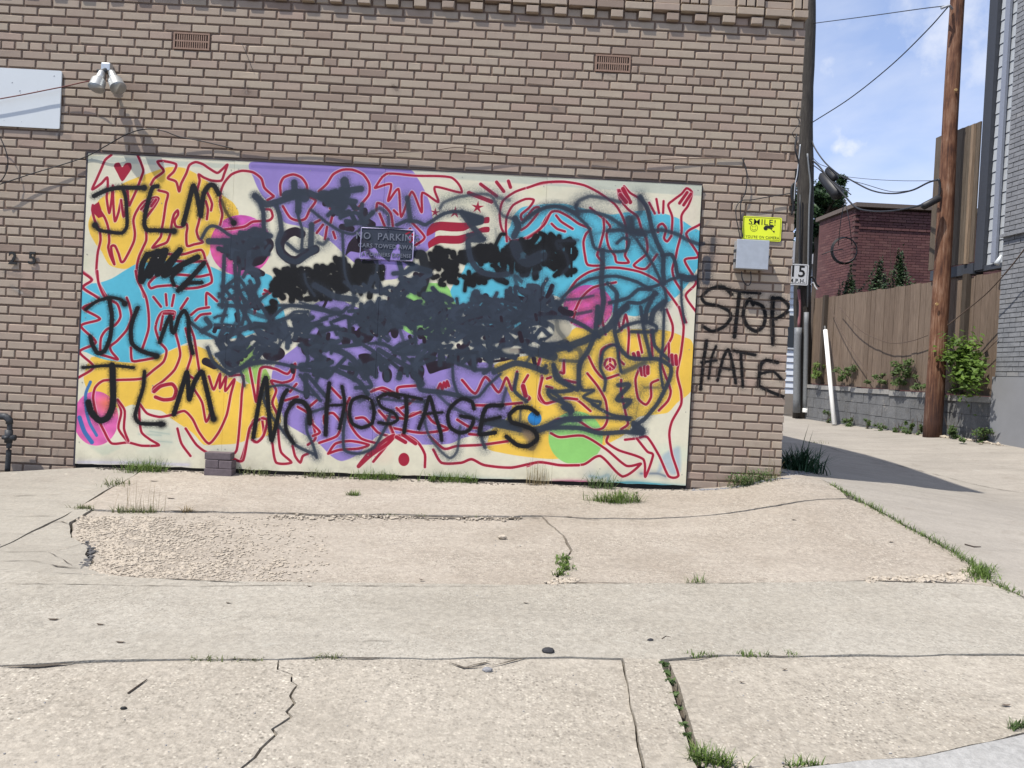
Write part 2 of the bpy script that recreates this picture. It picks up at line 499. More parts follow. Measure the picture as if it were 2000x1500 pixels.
    def poly(s, view, P, col, smooth=True, soft=1.0, op=1.0, holes=(), ragged=0.0, tex=None):
        p = s.pts(view, P)
        if smooth: p = s.smooth(p, True)
        lo, hi, M = s.inside(p, s.width(soft) + 4)
        D = s.dist(np.concatenate([p, p[:1]]), s.width(soft) + 3)
        S = max(s.width(soft), .7)
        A = M.astype(np.float32)
        if D:
            l2, h2, DD = D
            E = np.full(M.shape, 1e9, np.float32)
            a0 = np.maximum(lo, l2); a1 = np.minimum(hi, h2)
            E[a0[1] - lo[1]:a1[1] - lo[1], a0[0] - lo[0]:a1[0] - lo[0]] = DD[a0[1] - l2[1]:a1[1] - l2[1], a0[0] - l2[0]:a1[0] - l2[0]]
            sg = np.where(M, E, -E)
            A = np.clip(sg / S + .5, 0, 1)
        for hv, hp in holes:
            q = s.smooth(s.pts(hv, hp), True)
            l3, h3, M3 = s.inside(q, 2)
            a0 = np.maximum(lo, l3); a1 = np.minimum(hi, h3)
            if (a1 > a0).all():
                sub = M3[a0[1] - l3[1]:a1[1] - l3[1], a0[0] - l3[0]:a1[0] - l3[0]]
                v = A[a0[1] - lo[1]:a1[1] - lo[1], a0[0] - lo[0]:a1[0] - lo[0]]
                v[sub] = 0
        s.comp(lo, hi, A * op, col, None if tex is None else tex(lo, hi))
    def ell(s, view, c, rx, ry, col, soft=1.0, tex=None, op=1.0):
        t = np.linspace(0, 2 * np.pi, 40, endpoint=False)
        s.poly(view, [(c[0] + rx * math.cos(a), c[1] + ry * math.sin(a)) for a in t], col, False, soft, op, tex=tex)
    def image(s, name):
        im = bpy.data.images.new(name, s.w, s.h, alpha=True)
        im.alpha_mode = 'CHANNEL_PACKED'
        buf = np.ones((s.h, s.w, 4), np.float32)
        buf[..., :3] = np.clip(s.rgb, 0, 1); buf[..., 3] = s.a
        im.pixels.foreach_set(buf.ravel())
        im.update(); im.pack()
        return im
def C(r, g, b): return (r / 255., g / 255., b / 255.)
CREAM, YEL, BLU, PUR, GRN = C(227, 221, 195), C(243, 199, 80), C(92, 188, 210), C(152, 132, 198), C(150, 212, 116)
RED, HALO, SLATE, PLUM, BLK = C(164, 30, 56), C(240, 208, 200), C(49, 57, 69), C(38, 27, 38), C(18, 18, 20)

mur = Canvas(0.50, 5.45, 0.50, 3.12, 400, CREAM)
# faint mottling of the cream ground and old patches
for _ in range(46):
    cx_, cy_ = rng.uniform(160, 1360), rng.uniform(310, 940)
    mur.ell(0, (cx_, cy_), rng.uniform(8, 45), rng.uniform(5, 22), [c * rng.uniform(.94, 1.03) for c in CREAM], soft=14, op=.5)
mur.poly(0, [(175, 305), (460, 322), (1372, 364), (1372, 384), (900, 352), (480, 332), (175, 316)], C(190, 196, 180), soft=3, op=.75)
mur.poly(2, [(560, 1130), (700, 1100), (790, 1180), (760, 1290), (640, 1260)], C(205, 208, 186), soft=6, op=.7)
mur.poly(2, [(170, 1270), (280, 1345), (400, 1290), (380, 1250), (250, 1280)], C(205, 210, 185), soft=5, op=.8)
mur.poly(0, [(380, 830), (300, 860), (330, 880), (420, 870)], C(212, 210, 188), soft=8, op=.5)
# colour fields
mur.poly(1, [(850, 285), (1000, 240), (1150, 245), (1290, 310), (1400, 390), (1530, 510), (1640, 590), (1690, 700), (1560, 800), (1440, 900), (1395, 1090), (1300, 1160), (1000, 1170), (720, 1200), (570, 1230), (430, 1190), (350, 1050), (300, 990), (240, 880), (230, 760), (330, 560), (560, 400), (700, 340)], YEL)
mur.poly(0, [(150, 566), (200, 552), (222, 544), (248, 528), (270, 516), (310, 512), (370, 508), (415, 522), (450, 536), (500, 532), (532, 540), (536, 570), (556, 608), (556, 628), (526, 640), (470, 660), (410, 663), (383, 664), (357, 674), (327, 687), (295, 701), (258, 708), (210, 703), (175, 690), (150, 672)], BLU)
mur.poly(0, [(181, 698), (210, 703), (258, 709), (295, 703), (327, 689), (357, 676), (383, 675), (410, 687), (440, 720), (475, 750), (530, 742), (545, 790), (550, 825), (524, 850), (492, 857), (462, 866), (430, 868), (400, 868), (378, 845), (338, 818), (317, 802), (279, 797), (261, 790), (237, 797), (200, 790), (178, 770), (166, 738)], YEL)
def pinktex(lo, hi):
    Y, X = np.mgrid[lo[1]:hi[1], lo[0]:hi[0]]
    n = np.sin(X / 9. + 2 * np.sin(Y / 23.)) * .5 + np.sin(Y / 6. + X / 31.) * .5
    v = (Y - lo[1]) / max(1, hi[1] - lo[1])
    u = (X - lo[0]) / max(1, hi[0] - lo[0])
    base = np.array(C(224, 104, 170)) + np.zeros(X.shape + (3,))
    hot = np.clip((u - .35) * 3, 0, 1) * np.clip((v - .5) * 4, 0, 1) * np.clip((.95 - v) * 6, 0, 1)
    base = base * (1 - hot[..., None]) + np.array(C(245, 125, 105)) * hot[..., None]
    return np.clip(base * (1 + .07 * n[..., None]), 0, 1).astype(np.float32)
def pinktex2(lo, hi):
    Y, X = np.mgrid[lo[1]:hi[1], lo[0]:hi[0]]
    n = np.sin(X / 7. + 3 * np.sin(Y / 17.)) * .5 + np.sin(Y / 5. - X / 13.) * .5
    v = (Y - lo[1]) / max(1, hi[1] - lo[1])
    a = np.array(C(232, 96, 150)); b_ = np.array(C(190, 80, 180))
    k = np.clip(.5 + .5 * n, 0, 1)[..., None] * .35
    base = a * (1 - k) + b_ * k
    t = (np.clip((v - .72) * 5, 0, 1) + np.clip((.25 - v) * 4, 0, 1))[..., None] * .6
    base = base * (1 - t) + b_ * t
    return np.clip(base * (1 + .08 * n[..., None]), 0, 1).astype(np.float32)
mur.ell(0, (190, 817), 44, 53, YEL, tex=pinktex)
mur.ell(0, (472, 480), 60, 59, YEL, tex=pinktex2)
mur.poly(0, [(492, 318), (498, 352), (514, 384), (542, 412), (558, 436), (600, 446), (646, 472), (670, 494), (696, 516), (730, 545), (775, 545), (790, 525), (815, 500), (836, 490), (848, 470), (851, 450), (846, 430), (842, 404), (832, 378), (818, 352), (796, 330), (700, 325), (600, 320)], PUR, smooth=True)
mur.stroke(0, [(495, 326), (640, 334), (800, 342)], 7, C(120, 104, 168), soft=2, op=.55)
mur.poly(0, [(612, 597), (652, 582), (690, 597), (740, 620), (780, 640), (830, 665), (880, 700), (960, 710), (985, 730), (1000, 760), (1001, 790), (985, 820), (940, 846), (905, 855), (880, 866), (842, 868), (807, 866), (760, 847), (737, 852), (700, 887), (669, 900), (648, 890), (620, 862), (585, 842), (560, 825), (545, 785), (532, 745), (536, 718), (553, 698), (588, 670), (600, 640)], PUR)
mur.poly(0, [(795, 578), (815, 558), (840, 553), (872, 558), (890, 590), (900, 630), (870, 660), (830, 662), (790, 645), (780, 610)], GRN)
mur.poly(0, [(474, 678), (494, 676), (514, 708), (529, 742), (491, 750), (474, 733), (469, 708)], C(160, 200, 100))
mur.poly(0, [(965, 714), (1010, 698), (1055, 690), (1100, 662), (1125, 640), (1172, 645), (1222, 643), (1296, 645), (1334, 658), (1352, 672), (1352, 757), (1321, 787), (1304, 805), (1283, 809), (1245, 815), (1222, 846), (1182, 868), (1120, 890), (1080, 896), (1030, 892), (985, 885), (952, 875), (960, 840), (987, 822), (1001, 790), (985, 750)], YEL)
mur.ell(0, (1124, 855), 53, 52, GRN)
mur.poly(0, [(966, 480), (980, 464), (996, 444), (1002, 424), (1020, 406), (1060, 400), (1100, 399), (1130, 406), (1190, 420), (1220, 416), (1270, 412), (1320, 426), (1350, 444), (1369, 458), (1367, 510), (1358, 530), (1342, 556), (1320, 580), (1294, 596), (1270, 610), (1240, 618), (1205, 612), (1150, 600), (1110, 590), (1080, 578), (1050, 605), (1010, 640), (960, 640), (905, 610), (880, 570), (905, 530), (915, 510)], BLU)
mur.ell(0, (1148, 600), 48, 43, YEL, tex=pinktex2)
mur.ell(0, (1044, 817), 13.5, 13.5, C(40, 128, 196))
# scuffs of grey-blue at the lower right corner and foot
mur.poly(8, [(1040, 1140), (1120, 1090), (1170, 1080), (1175, 1260), (1110, 1290), (1060, 1240), (1000, 1270)], C(168, 186, 196), soft=7, op=.8)
mur.stroke(8, [(870, 1280), (1000, 1280), (1060, 1300)], 5, C(95, 110, 130), soft=4, op=.7)
mur.stroke(8, [(480, 1300), (560, 1310), (620, 1290), (620, 1340)], 7, C(150, 175, 180), soft=5, op=.7)
mur.stroke(8, [(640, 1360), (800, 1350), (1000, 1365), (1220, 1390)], 6, C(70, 150, 165), soft=2.5, op=.85)
mur.stroke(8, [(200, 1345), (330, 1340), (450, 1345)], 6, C(176, 90, 120), soft=2.5, op=.8)
mur.stroke(0, [(850, 930), (900, 934), (1000, 938)], 4, C(120, 160, 165), soft=3, op=.6)
mur.stroke(2, [(95, 1395), (500, 1400), (900, 1415)], 6, C(205, 200, 215), soft=3, op=.7)
for a, b_ in (((540, 1190), (700, 1200)), ((620, 1170), (760, 1190)), ((660, 1240), (780, 1250))):
    mur.stroke(2, [a, b_], 2.5, C(150, 170, 160), soft=2, op=.5)

def reds(view, w, *lines):
    for L in lines:
        mur.stroke(view, L, w, RED, soft=.7, halo=HALO)
reds(1, 4.9,
     [(450, 120), (390, 170), (350, 260), (310, 350), (265, 455), (350, 400), (410, 340), (415, 440), (405, 540), (430, 685), (452, 560), (465, 420), (470, 600), (485, 765), (520, 680), (545, 560)],
     [(545, 560), (570, 720), (597, 600), (605, 430), (620, 610), (650, 560), (700, 450), (745, 330), (762, 270), (740, 200), (705, 120)],
     [(270, 610), (265, 660), (290, 760), (335, 850), (345, 950), (320, 1060), (310, 1150), (305, 1260), (330, 1370), (390, 1480), (430, 1530)],
     [(340, 660), (390, 740), (420, 830), (430, 960), (420, 1020), (440, 1100), (480, 1185), (455, 1080), (450, 1010), (485, 1005), (520, 1080), (545, 1160), (575, 1150), (630, 1050), (670, 960), (680, 880), (665, 760), (690, 680), (760, 580), (870, 535), (910, 545), (870, 620), (790, 730)],
     [(740, 650), (795, 585)], [(765, 665), (835, 590)], [(800, 640), (860, 560)], [(840, 620), (885, 555)],
     [(790, 860), (790, 950), (760, 1020), (720, 1110), (700, 1200), (700, 1300), (740, 1400), (770, 1500)],
     [(910, 465), (1000, 495), (980, 600), (960, 740), (940, 850), (930, 920), (850, 1022), (920, 1000), (990, 970), (1020, 900), (1030, 860), (1040, 780), (1060, 700), (1095, 660), (1100, 700), (1065, 760), (1080, 815), (1130, 822), (1180, 790), (1190, 830), (1180, 900), (1188, 1005), (1260, 990), (1340, 970), (1300, 930), (1280, 860), (1300, 780), (1320, 690)],
     [(835, 410), (870, 350), (960, 280), (920, 220), (900, 185), (960, 180), (1080, 210), (1060, 280), (1000, 345), (1080, 380), (1110, 475), (1130, 400), (1180, 300), (1210, 220), (1270, 190), (1340, 210), (1400, 250), (1480, 295), (1530, 260), (1580, 215), (1550, 300), (1520, 370), (1430, 370), (1350, 340), (1300, 310), (1310, 370), (1290, 450), (1280, 520)],
     [(1380, 480), (1410, 540), (1430, 600), (1420, 660)], [(1370, 570), (1390, 650), (1380, 745)],
     [(1510, 800), (1530, 700), (1510, 600), (1515, 480), (1550, 390), (1620, 310), (1720, 275), (1830, 290), (1910, 350), (1940, 440), (2010, 505), (2030, 525), (1970, 560)],
     [(970, 1080), (1080, 1090), (1160, 1085), (1325, 1045), (1370, 1150), (1410, 1250), (1425, 1360), (1300, 1410), (1150, 1420), (1050, 1390), (900, 1400), (835, 1418), (815, 1370), (900, 1290), (1010, 1280), (1180, 1290), (1300, 1305), (1400, 1285)],
     [(1050, 1150), (1200, 1160), (1370, 1155)],
     [(165, 1250), (265, 1335), (170, 1415), (330, 1510)])
mur.poly(1, [(262, 620), (328, 575), (350, 640), (370, 720), (325, 735), (280, 690)], RED, smooth=False)
mur.poly(1, [(555, 378), (505, 290), (475, 230), (490, 200), (528, 196), (556, 240), (590, 200), (638, 200), (648, 250), (605, 320)], RED)
reds(2, 4.9,
     [(120, 5), (195, 65), (130, 120), (250, 210), (130, 270), (255, 350), (115, 400), (225, 520), (105, 590), (210, 700), (95, 780)],
     [(235, 0), (245, 90), (290, 190), (380, 240), (405, 330), (370, 390), (300, 430), (262, 490), (255, 600)],
     [(260, 610), (330, 630), (385, 645), (340, 590), (330, 550), (380, 510), (450, 430), (485, 340), (470, 250), (450, 195)],
     [(515, 0), (530, 70), (590, 190), (610, 310), (608, 430), (560, 580)], [(480, 560), (490, 655), (560, 652), (650, 635)],
     [(690, 520), (660, 420), (680, 340), (710, 300), (760, 292), (800, 300), (790, 350)], [(695, 430), (715, 320)], [(720, 310), (790, 312)],
     [(645, 190), (700, 260)], [(735, 170), (742, 250)], [(795, 175), (780, 255)], [(895, 200), (845, 275)],
     [(690, 520), (740, 580), (720, 660), (650, 720), (560, 785), (400, 795), (280, 800), (220, 850), (205, 930), (230, 1050), (280, 1160), (340, 1258), (460, 1252), (560, 1275), (685, 1272), (620, 1230), (560, 1180), (545, 1100), (540, 980)],
     [(800, 430), (830, 540), (840, 620), (800, 720), (720, 800), (650, 850), (640, 880)],
     [(380, 940), (410, 1030), (390, 1150), (460, 1250)], [(385, 940), (435, 1020), (430, 1150), (462, 1240)],
     [(545, 970), (600, 1040), (690, 1065), (780, 1050), (870, 1022), (930, 1080), (980, 1180), (1050, 1260), (1120, 1180), (1180, 1050), (1210, 900), (1237, 790), (1170, 875), (1175, 770), (1130, 855), (1132, 750), (1085, 865), (1050, 770)],
     [(880, 420), (900, 500), (920, 620), (890, 740), (960, 800)], [(900, 380), (940, 480), (960, 600), (980, 730)],
     [(940, 860), (1000, 960), (1030, 1100), (1075, 1000)],
     [(1200, 765), (1300, 765), (1290, 900), (1280, 1050), (1252, 1310), (1180, 1335), (1050, 1330), (960, 1270), (880, 1150)],
     [(820, 1150), (850, 1260), (915, 1350)],
     [(1220, 1360), (1280, 1385), (1330, 1230), (1370, 1100), (1400, 1090), (1370, 1230), (1400, 1250), (1450, 1190), (1440, 1080), (1470, 1080), (1500, 1130)],
     [(1030, 250), (1035, 160), (1110, 220)], [(920, 320), (970, 280), (1050, 265)], [(950, 360), (990, 320), (1060, 310)],
     [(1350, 720), (1400, 950), (1430, 720), (1500, 700)])
reds(2, 7, [(650, 880), (700, 840), (780, 825), (810, 870), (790, 930), (720, 940), (660, 920)])
mur.stroke(2, [(185, 810), (150, 900), (155, 1020), (180, 1110), (230, 1200)], 6, C(70, 118, 170), soft=1)
mur.stroke(2, [(105, 1070), (140, 1170), (195, 1250)], 8.5, C(64, 112, 170), soft=1)
reds(3, 4.9,
     [(430, 550), (500, 555), (520, 620), (480, 660), (330, 670), (240, 720), (20, 750)],
     [(600, 410), (595, 310), (630, 240), (720, 210), (800, 240), (850, 310), (870, 420), (940, 465), (880, 560), (840, 640), (770, 660), (690, 630), (620, 520)],
     [(970, 375), (1050, 300), (1110, 210), (1200, 165), (1300, 165), (1400, 210), (1460, 300), (1460, 400), (1400, 480), (1330, 560), (1280, 600)],
     [(930, 680), (980, 655)], [(950, 780), (1010, 700)], [(1030, 840), (1050, 720)], [(1130, 830), (1110, 770)], [(1085, 680), (1112, 560), (1080, 540)],
     [(1530, 560), (1540, 490), (1600, 510), (1670, 590), (1690, 710)], [(1560, 590), (1610, 710)], [(1740, 600), (1700, 560)])
reds(5, 4.6,
     [(15, 240), (130, 105), (400, 122), (760, 140), (860, 285), (600, 232), (632, 378), (478, 288), (470, 478), (375, 278), (272, 522), (245, 252), (145, 368), (172, 205), (20, 242)],
     [(370, 570), (500, 720), (410, 800)], [(360, 640), (330, 680), (390, 700)],
     [(1340, 760), (1250, 640), (1230, 500), (1260, 370), (1380, 280), (1560, 220), (1700, 190), (1860, 185), (2000, 200)],
     [(1300, 760), (1290, 640), (1300, 520), (1360, 410), (1480, 350), (1562, 358), (1520, 430), (1440, 500), (1445, 552), (1480, 540), (1560, 440), (1610, 430), (1600, 490), (1500, 610), (1440, 650)],
     [(1340, 760), (1480, 730), (1620, 640), (1680, 540), (1740, 470)])
for a, b_, w_ in (((930, 290), (1150, 375), 8), ((1045, 205), (1200, 320), 6.5), ((1200, 185), (1270, 275), 6.5), ((1315, 175), (1335, 235), 6.5)):
    reds(5, w_, [a, b_])
mur.poly(5, [(525, 650), (570, 590), (650, 570), (760, 575), (880, 580), (1000, 570), (1080, 530), (1128, 525), (1125, 580), (1050, 590), (960, 620), (880, 660), (760, 665), (640, 655), (570, 690), (520, 710)], RED)
mur.poly(5, [(535, 770), (620, 710), (700, 705), (830, 705), (950, 670), (1060, 625), (1128, 622), (1125, 670), (1040, 680), (940, 730), (860, 780), (760, 785), (650, 780), (560, 820), (540, 830)], RED)
for (sx_, sy_, r_) in ((602, 480, 48), (795, 480, 62), (1015, 430, 64)):
    mur.poly(5, [(sx_ + (r_ if k % 2 == 0 else r_ * .33) * math.sin(k * math.pi / 5 + .1), sy_ - (r_ if k % 2 == 0 else r_ * .33) * math.cos(k * math.pi / 5 + .1)) for k in range(10)], RED, smooth=False)
reds(7, 4.7,
     [(0, 190), (150, 140), (350, 130), (550, 165), (700, 240), (850, 350), (920, 460), (960, 580), (970, 760), (950, 850), (985, 918), (870, 915), (850, 850), (790, 760), (770, 640), (805, 570), (740, 490), (610, 385)],
     [(740, 490), (745, 600), (700, 780), (680, 850), (740, 940), (590, 942), (560, 850), (545, 720), (570, 640), (612, 590), (500, 540), (400, 470), (300, 420), (230, 430), (170, 540), (80, 630), (0, 680)],
     [(280, 460), (330, 520), (440, 590)], [(235, 540), (290, 590), (365, 615)],
     [(880, 210), (900, 300), (980, 400), (1070, 470), (1110, 590), (1160, 700), (1160, 830), (1035, 945), (1150, 980), (1260, 840)],
     [(940, 175), (1000, 240), (1080, 290), (1150, 370), (1190, 500)],
     [(1185, 335), (1240, 440)], [(1255, 300), (1280, 435)], [(1325, 320), (1320, 435)],
     [(1400, 660), (1410, 480), (1370, 360), (1420, 310), (1500, 250), (1550, 195), (1600, 230), (1590, 300), (1560, 370), (1500, 460), (1500, 620), (1460, 780), (1440, 880), (1410, 980), (1430, 1080), (1490, 1180)],
     [(1270, 620), (1275, 560), (1315, 540), (1350, 590), (1330, 680), (1360, 712), (1400, 660)],
     [(1675, 548), (1545, 640), (1665, 855), (1530, 895), (1640, 1110), (1540, 1240), (1650, 1410)],
     [(380, 1230), (480, 1090), (600, 1010), (750, 970), (900, 970), (1100, 1010), (1270, 1100), (1400, 1250), (1500, 1400), (1545, 1500)],
     [(330, 1440), (450, 1400), (520, 1270), (640, 1160), (860, 1110)], [(430, 1500), (470, 1400)])
reds(7, 8, [(895, 220), (940, 300)], [(930, 200), (1000, 330)], [(905, 260), (960, 330)])
reds(7, 6, [(1480, 340), (1555, 235)], [(1520, 358), (1590, 250)])
reds(8, 4.9,
     [(1165, 0), (1200, 150), (1180, 350), (1150, 510), (1180, 650), (1180, 750), (1110, 880), (1090, 980), (1110, 1130), (1160, 1295), (1085, 1300), (1010, 1140), (920, 1000), (840, 1010), (750, 1020)],
     [(840, 1010), (920, 1110), (965, 1140), (905, 1305), (890, 1170), (700, 1100), (610, 1040), (620, 990)],
     [(1070, 20), (1115, 140), (1110, 230), (1060, 320), (1020, 400), (1050, 500), (1100, 640), (1080, 720), (1010, 795)],
     [(1005, 560), (950, 590), (950, 690), (910, 750), (850, 700), (830, 560), (860, 470)], [(850, 200), (880, 350)],
     [(545, 150), (545, 90), (570, 60), (580, 130), (600, 210)], [(690, 80), (720, 180), (755, 60), (780, 200), (770, 380)],
     [(560, 430), (570, 330), (640, 290), (700, 310), (705, 400), (740, 440)],
     [(677, 440), (665, 470), (635, 482), (605, 470), (593, 440), (605, 410), (635, 398), (665, 410), (677, 440)], [(635, 400), (635, 480)], [(635, 440), (605, 466)], [(635, 440), (665, 466)],
     [(470, 380), (520, 480), (590, 550), (700, 520)], [(460, 510), (540, 610), (600, 720), (615, 860), (580, 930), (500, 942), (380, 870), (240, 860), (180, 900)],
     [(720, 560), (720, 650), (755, 820), (772, 900), (720, 940)],
     [(110, 530), (90, 640), (90, 710), (150, 745), (260, 705), (380, 715), (485, 800)], [(150, 550), (180, 540)], [(270, 570), (370, 580)], [(145, 610), (190, 622)],
     [(180, 970), (250, 1000), (430, 990), (600, 1090), (760, 1220), (872, 1205), (730, 1302), (560, 1145), (430, 1210), (250, 1215), (90, 1190), (0, 1222)],
     [(80, 470), (100, 400)], [(270, 500), (280, 410)], [(950, 180), (960, 380)], [(1085, 280), (1090, 420)])
reds(8, 7, [(1110, 370), (1118, 440)], [(1140, 375), (1145, 440)], [(870, 470), (880, 520)], [(900, 460), (905, 525)], [(925, 460), (925, 510)], [(815, 360), (830, 400)], [(850, 350), (860, 400)])
reds(6, 5.2,
     [(0, 1290), (100, 1170), (170, 1080), (300, 1082), (380, 1140), (430, 1230), (430, 1335)],
     [(470, 1080), (590, 1182), (700, 1160), (900, 1150), (1120, 1120)], [(500, 1190), (570, 1300), (730, 1300), (820, 1270), (930, 1320), (1150, 1340), (1380, 1295), (1560, 1320), (1714, 1320)],
     [(740, 610), (850, 722), (935, 583), (1045, 712), (1110, 590), (1160, 692), (1200, 540)],
     [(1290, 570), (1240, 660), (1260, 720), (1305, 760), (1270, 790)], [(1410, 590), (1385, 720), (1430, 800), (1500, 790), (1600, 760), (1700, 770)],
     [(850, 820), (1000, 820), (1240, 800)],
     [(0, 690), (60, 685), (130, 720)], [(200, 720), (210, 670), (370, 655)], [(200, 860), (280, 820), (340, 770)],
     [(160, 1010), (400, 1050), (620, 1020), (500, 960), (450, 900)], [(700, 940), (800, 1000), (880, 1010)], [(800, 1060), (900, 1070)], [(50, 870), (120, 960), (170, 1080)],
     [(100, 910), (260, 930), (330, 890), (400, 880)], [(535, 690), (560, 640), (575, 690), (590, 630), (605, 670), (615, 620), (630, 660)],
     [(1365, 510), (1390, 430)], [(1590, 450), (1590, 550), (1560, 545)], [(1590, 610), (1690, 630)])
reds(6, 9, [(1250, 660), (1270, 740)])
mur.ell(6, (255, 1272), 46, 55, RED)
reds(4, 5.,
     [(240, 640), (270, 800), (295, 910), (325, 650), (440, 650), (540, 690), (600, 610), (580, 730), (500, 760), (410, 745), (450, 820), (420, 920), (460, 1020), (470, 1200), (490, 1310), (570, 1390), (450, 1390), (420, 1240), (410, 1180)],
     [(350, 1035), (300, 1060), (240, 1120), (190, 1370), (110, 1360)], [(340, 1040), (380, 1060), (350, 1180), (300, 1230), (260, 1210)],
     [(580, 1260), (600, 1340), (640, 1390), (660, 1340), (700, 1320)], [(700, 1250), (760, 1200), (740, 1080), (700, 1000), (620, 950)],
     [(730, 1080), (795, 1150), (740, 1180)],
     [(790, 1235), (930, 1180), (960, 1080), (900, 1000), (830, 1020), (830, 1080)],
     [(860, 1320), (920, 1240), (1040, 1220), (1180, 1250), (1100, 1280), (950, 1290), (860, 1320)],
     [(1030, 880), (1000, 960), (1040, 1100), (1120, 1200), (1250, 1240)], [(1080, 1040), (1150, 1040), (1250, 1150), (1330, 1180)],
     [(1200, 830), (1290, 800), (1380, 840)], [(1260, 980), (1330, 1060), (1380, 1170)], [(885, 800), (960, 880)], [(1400, 960), (1480, 1030), (1590, 990)],
     [(520, 900), (620, 870)], [(560, 830), (610, 770)], [(700, 960), (770, 900)],
     [(70, 100), (170, 90), (140, 130)], [(280, 210), (290, 110), (250, 140)], [(290, 110), (340, 150)], [(360, 30), (400, 50), (350, 60)])
reds(4, 7.5, [(1100, 1420), (1200, 1330), (1330, 1240), (1380, 1180), (1330, 1200), (1200, 1300), (1130, 1380), (1100, 1420)], [(1450, 1170), (1550, 1240)], [(1400, 1190), (1470, 1230)])

# plum letters, half hidden under everything that came after
def plum(v, P, w_): mur.stroke(v, P, w_, PLUM, soft=.9)
mur.poly(3, [(180, 820), (260, 770), (380, 760), (460, 790), (525, 860), (530, 920), (480, 1000), (420, 1080), (300, 1120), (200, 1140), (150, 1000)], PLUM)
plum(3, [(800, 790), (740, 765), (670, 790), (600, 870), (600, 960), (680, 1035), (760, 1045), (850, 980), (935, 940)], 17)
mur.poly(3, [(1228, 1000), (1260, 880), (1340, 800), (1480, 780), (1500, 900), (1380, 970), (1280, 960)], PLUM)
plum(3, [(1195, 720), (1290, 740)], 12); plum(3, [(1400, 640), (1490, 700)], 14)
mur.poly(4, [(1115, 250), (1200, 240), (1260, 300), (1200, 430), (1120, 440)], PLUM)
for x_, y_, a_, b2 in ((1385, 360, 32, 50), (1590, 370, 30, 48), (1000, 425, 38, 48), (1325, 700, 40, 58), (690, 480, 45, 65), (690, 840, 26, 50), (90, 600, 75, 42), (430, 530, 90, 60), (1560, 670, 60, 75)):
    mur.ell(4, (x_, y_), a_, b2, PLUM)
mur.poly(4, [(1100, 540), (1180, 530), (1270, 600), (1200, 640), (1120, 600)], PLUM)
mur.poly(6, [(435, 445), (560, 450), (670, 450), (665, 500), (560, 530), (475, 558), (450, 520)], PLUM)
plum(6, [(1000, 455), (1100, 440), (1210, 405)], 5); plum(6, [(840, 60), (842, 140)], 12); plum(6, [(370, 590), (390, 600)], 14)
plum(2, [(1025, 660), (1090, 690)], 15); plum(2, [(1165, 660), (1215, 680)], 15)

_rf = np.random.default_rng(17)
def pin(p, x, y):
    c = False
    for a, b in zip(p, np.roll(p, -1, 0)):
        if (a[1] > y) != (b[1] > y) and x < (b[0] - a[0]) * (y - a[1]) / (b[1] - a[1]) + a[0]: c = not c
    return c
def scribble_fill(view, P, holes, col, w0, w1, cover, soft, L0=16, L1=46, tex=None):
    """cover an area the way a hand does: many short crossing strokes with rounded ends"""
    ox, oy, k = VW[view]
    A = np.array([(ox + x / k, oy + y / k) for x, y in P])
    H = [np.array([(VW[v][0] + x / VW[v][2], VW[v][1] + y / VW[v][2]) for x, y in hp]) for v, hp in holes]
    area = abs(.5 * np.sum(A[:, 0] * np.roll(A[:, 1], -1) - np.roll(A[:, 0], -1) * A[:, 1]))
    n = int(cover * area / ((w0 + w1) * .5 * (L0 + L1) * .5)) + 1
    lo, hi = A.min(0), A.max(0); done = 0; tries = 0
    a0 = _rf.uniform(-.3, .3)
    while done < n and tries < n * 30:
        tries += 1
        x, y = _rf.uniform(lo[0], hi[0]), _rf.uniform(lo[1], hi[1])
        if not pin(A, x, y) or any(pin(h, x, y) for h in H): continue
        L = _rf.uniform(L0, L1); a = a0 + _rf.normal(0, .75); cv = _rf.normal(0, .5)
        Q = [(x - math.cos(a - cv) * L / 2, y - math.sin(a - cv) * L / 2), (x, y), (x + math.cos(a + cv) * L / 2, y + math.sin(a + cv) * L / 2)]
        if not pin(A, (Q[0][0] + x) / 2, (Q[0][1] + y) / 2) or not pin(A, (Q[2][0] + x) / 2, (Q[2][1] + y) / 2): continue
        kk = _rf.uniform(.92, 1.16)
        mur.stroke(0, Q, _rf.uniform(w0, w1), [c * kk for c in col], soft=soft, grain=.3)
        done += 1
# roller black
_fb = .6 * mur.field(.045, 1.0, 31) + .4 * mur.field(.018, 1.2, 32)
_bm = lambda v, P, _c, soft=1, holes=(): scribble_fill(v, P, holes, BLK, 8, 12.5, 3.0, 1.5, 10, 26)
BLACKS = []
def bmass(v, P, _c=None, soft=1, holes=()): BLACKS.append((v, P, holes))
bmass(3, [(500, 1440), (520, 1240), (560, 1160), (650, 1110), (850, 1112), (1000, 1125), (1050, 1065), (1200, 1010), (1300, 1080), (1500, 1060), (1625, 1130), (1600, 1200), (1480, 1300), (1400, 1385), (1310, 1385), (1240, 1320), (1150, 1400), (920, 1430), (700, 1450), (560, 1490)], BLK, soft=1.6,
         holes=[(3, [(645, 1372), (760, 1330), (700, 1398)]), (3, [(790, 1390), (850, 1330), (912, 1380), (870, 1422)]), (3, [(890, 1310), (930, 1250), (950, 1270), (910, 1320)])])
bmass(3, [(480, 1430), (560, 1440), (550, 1500), (520, 1600), (480, 1560), (470, 1480)], BLK)
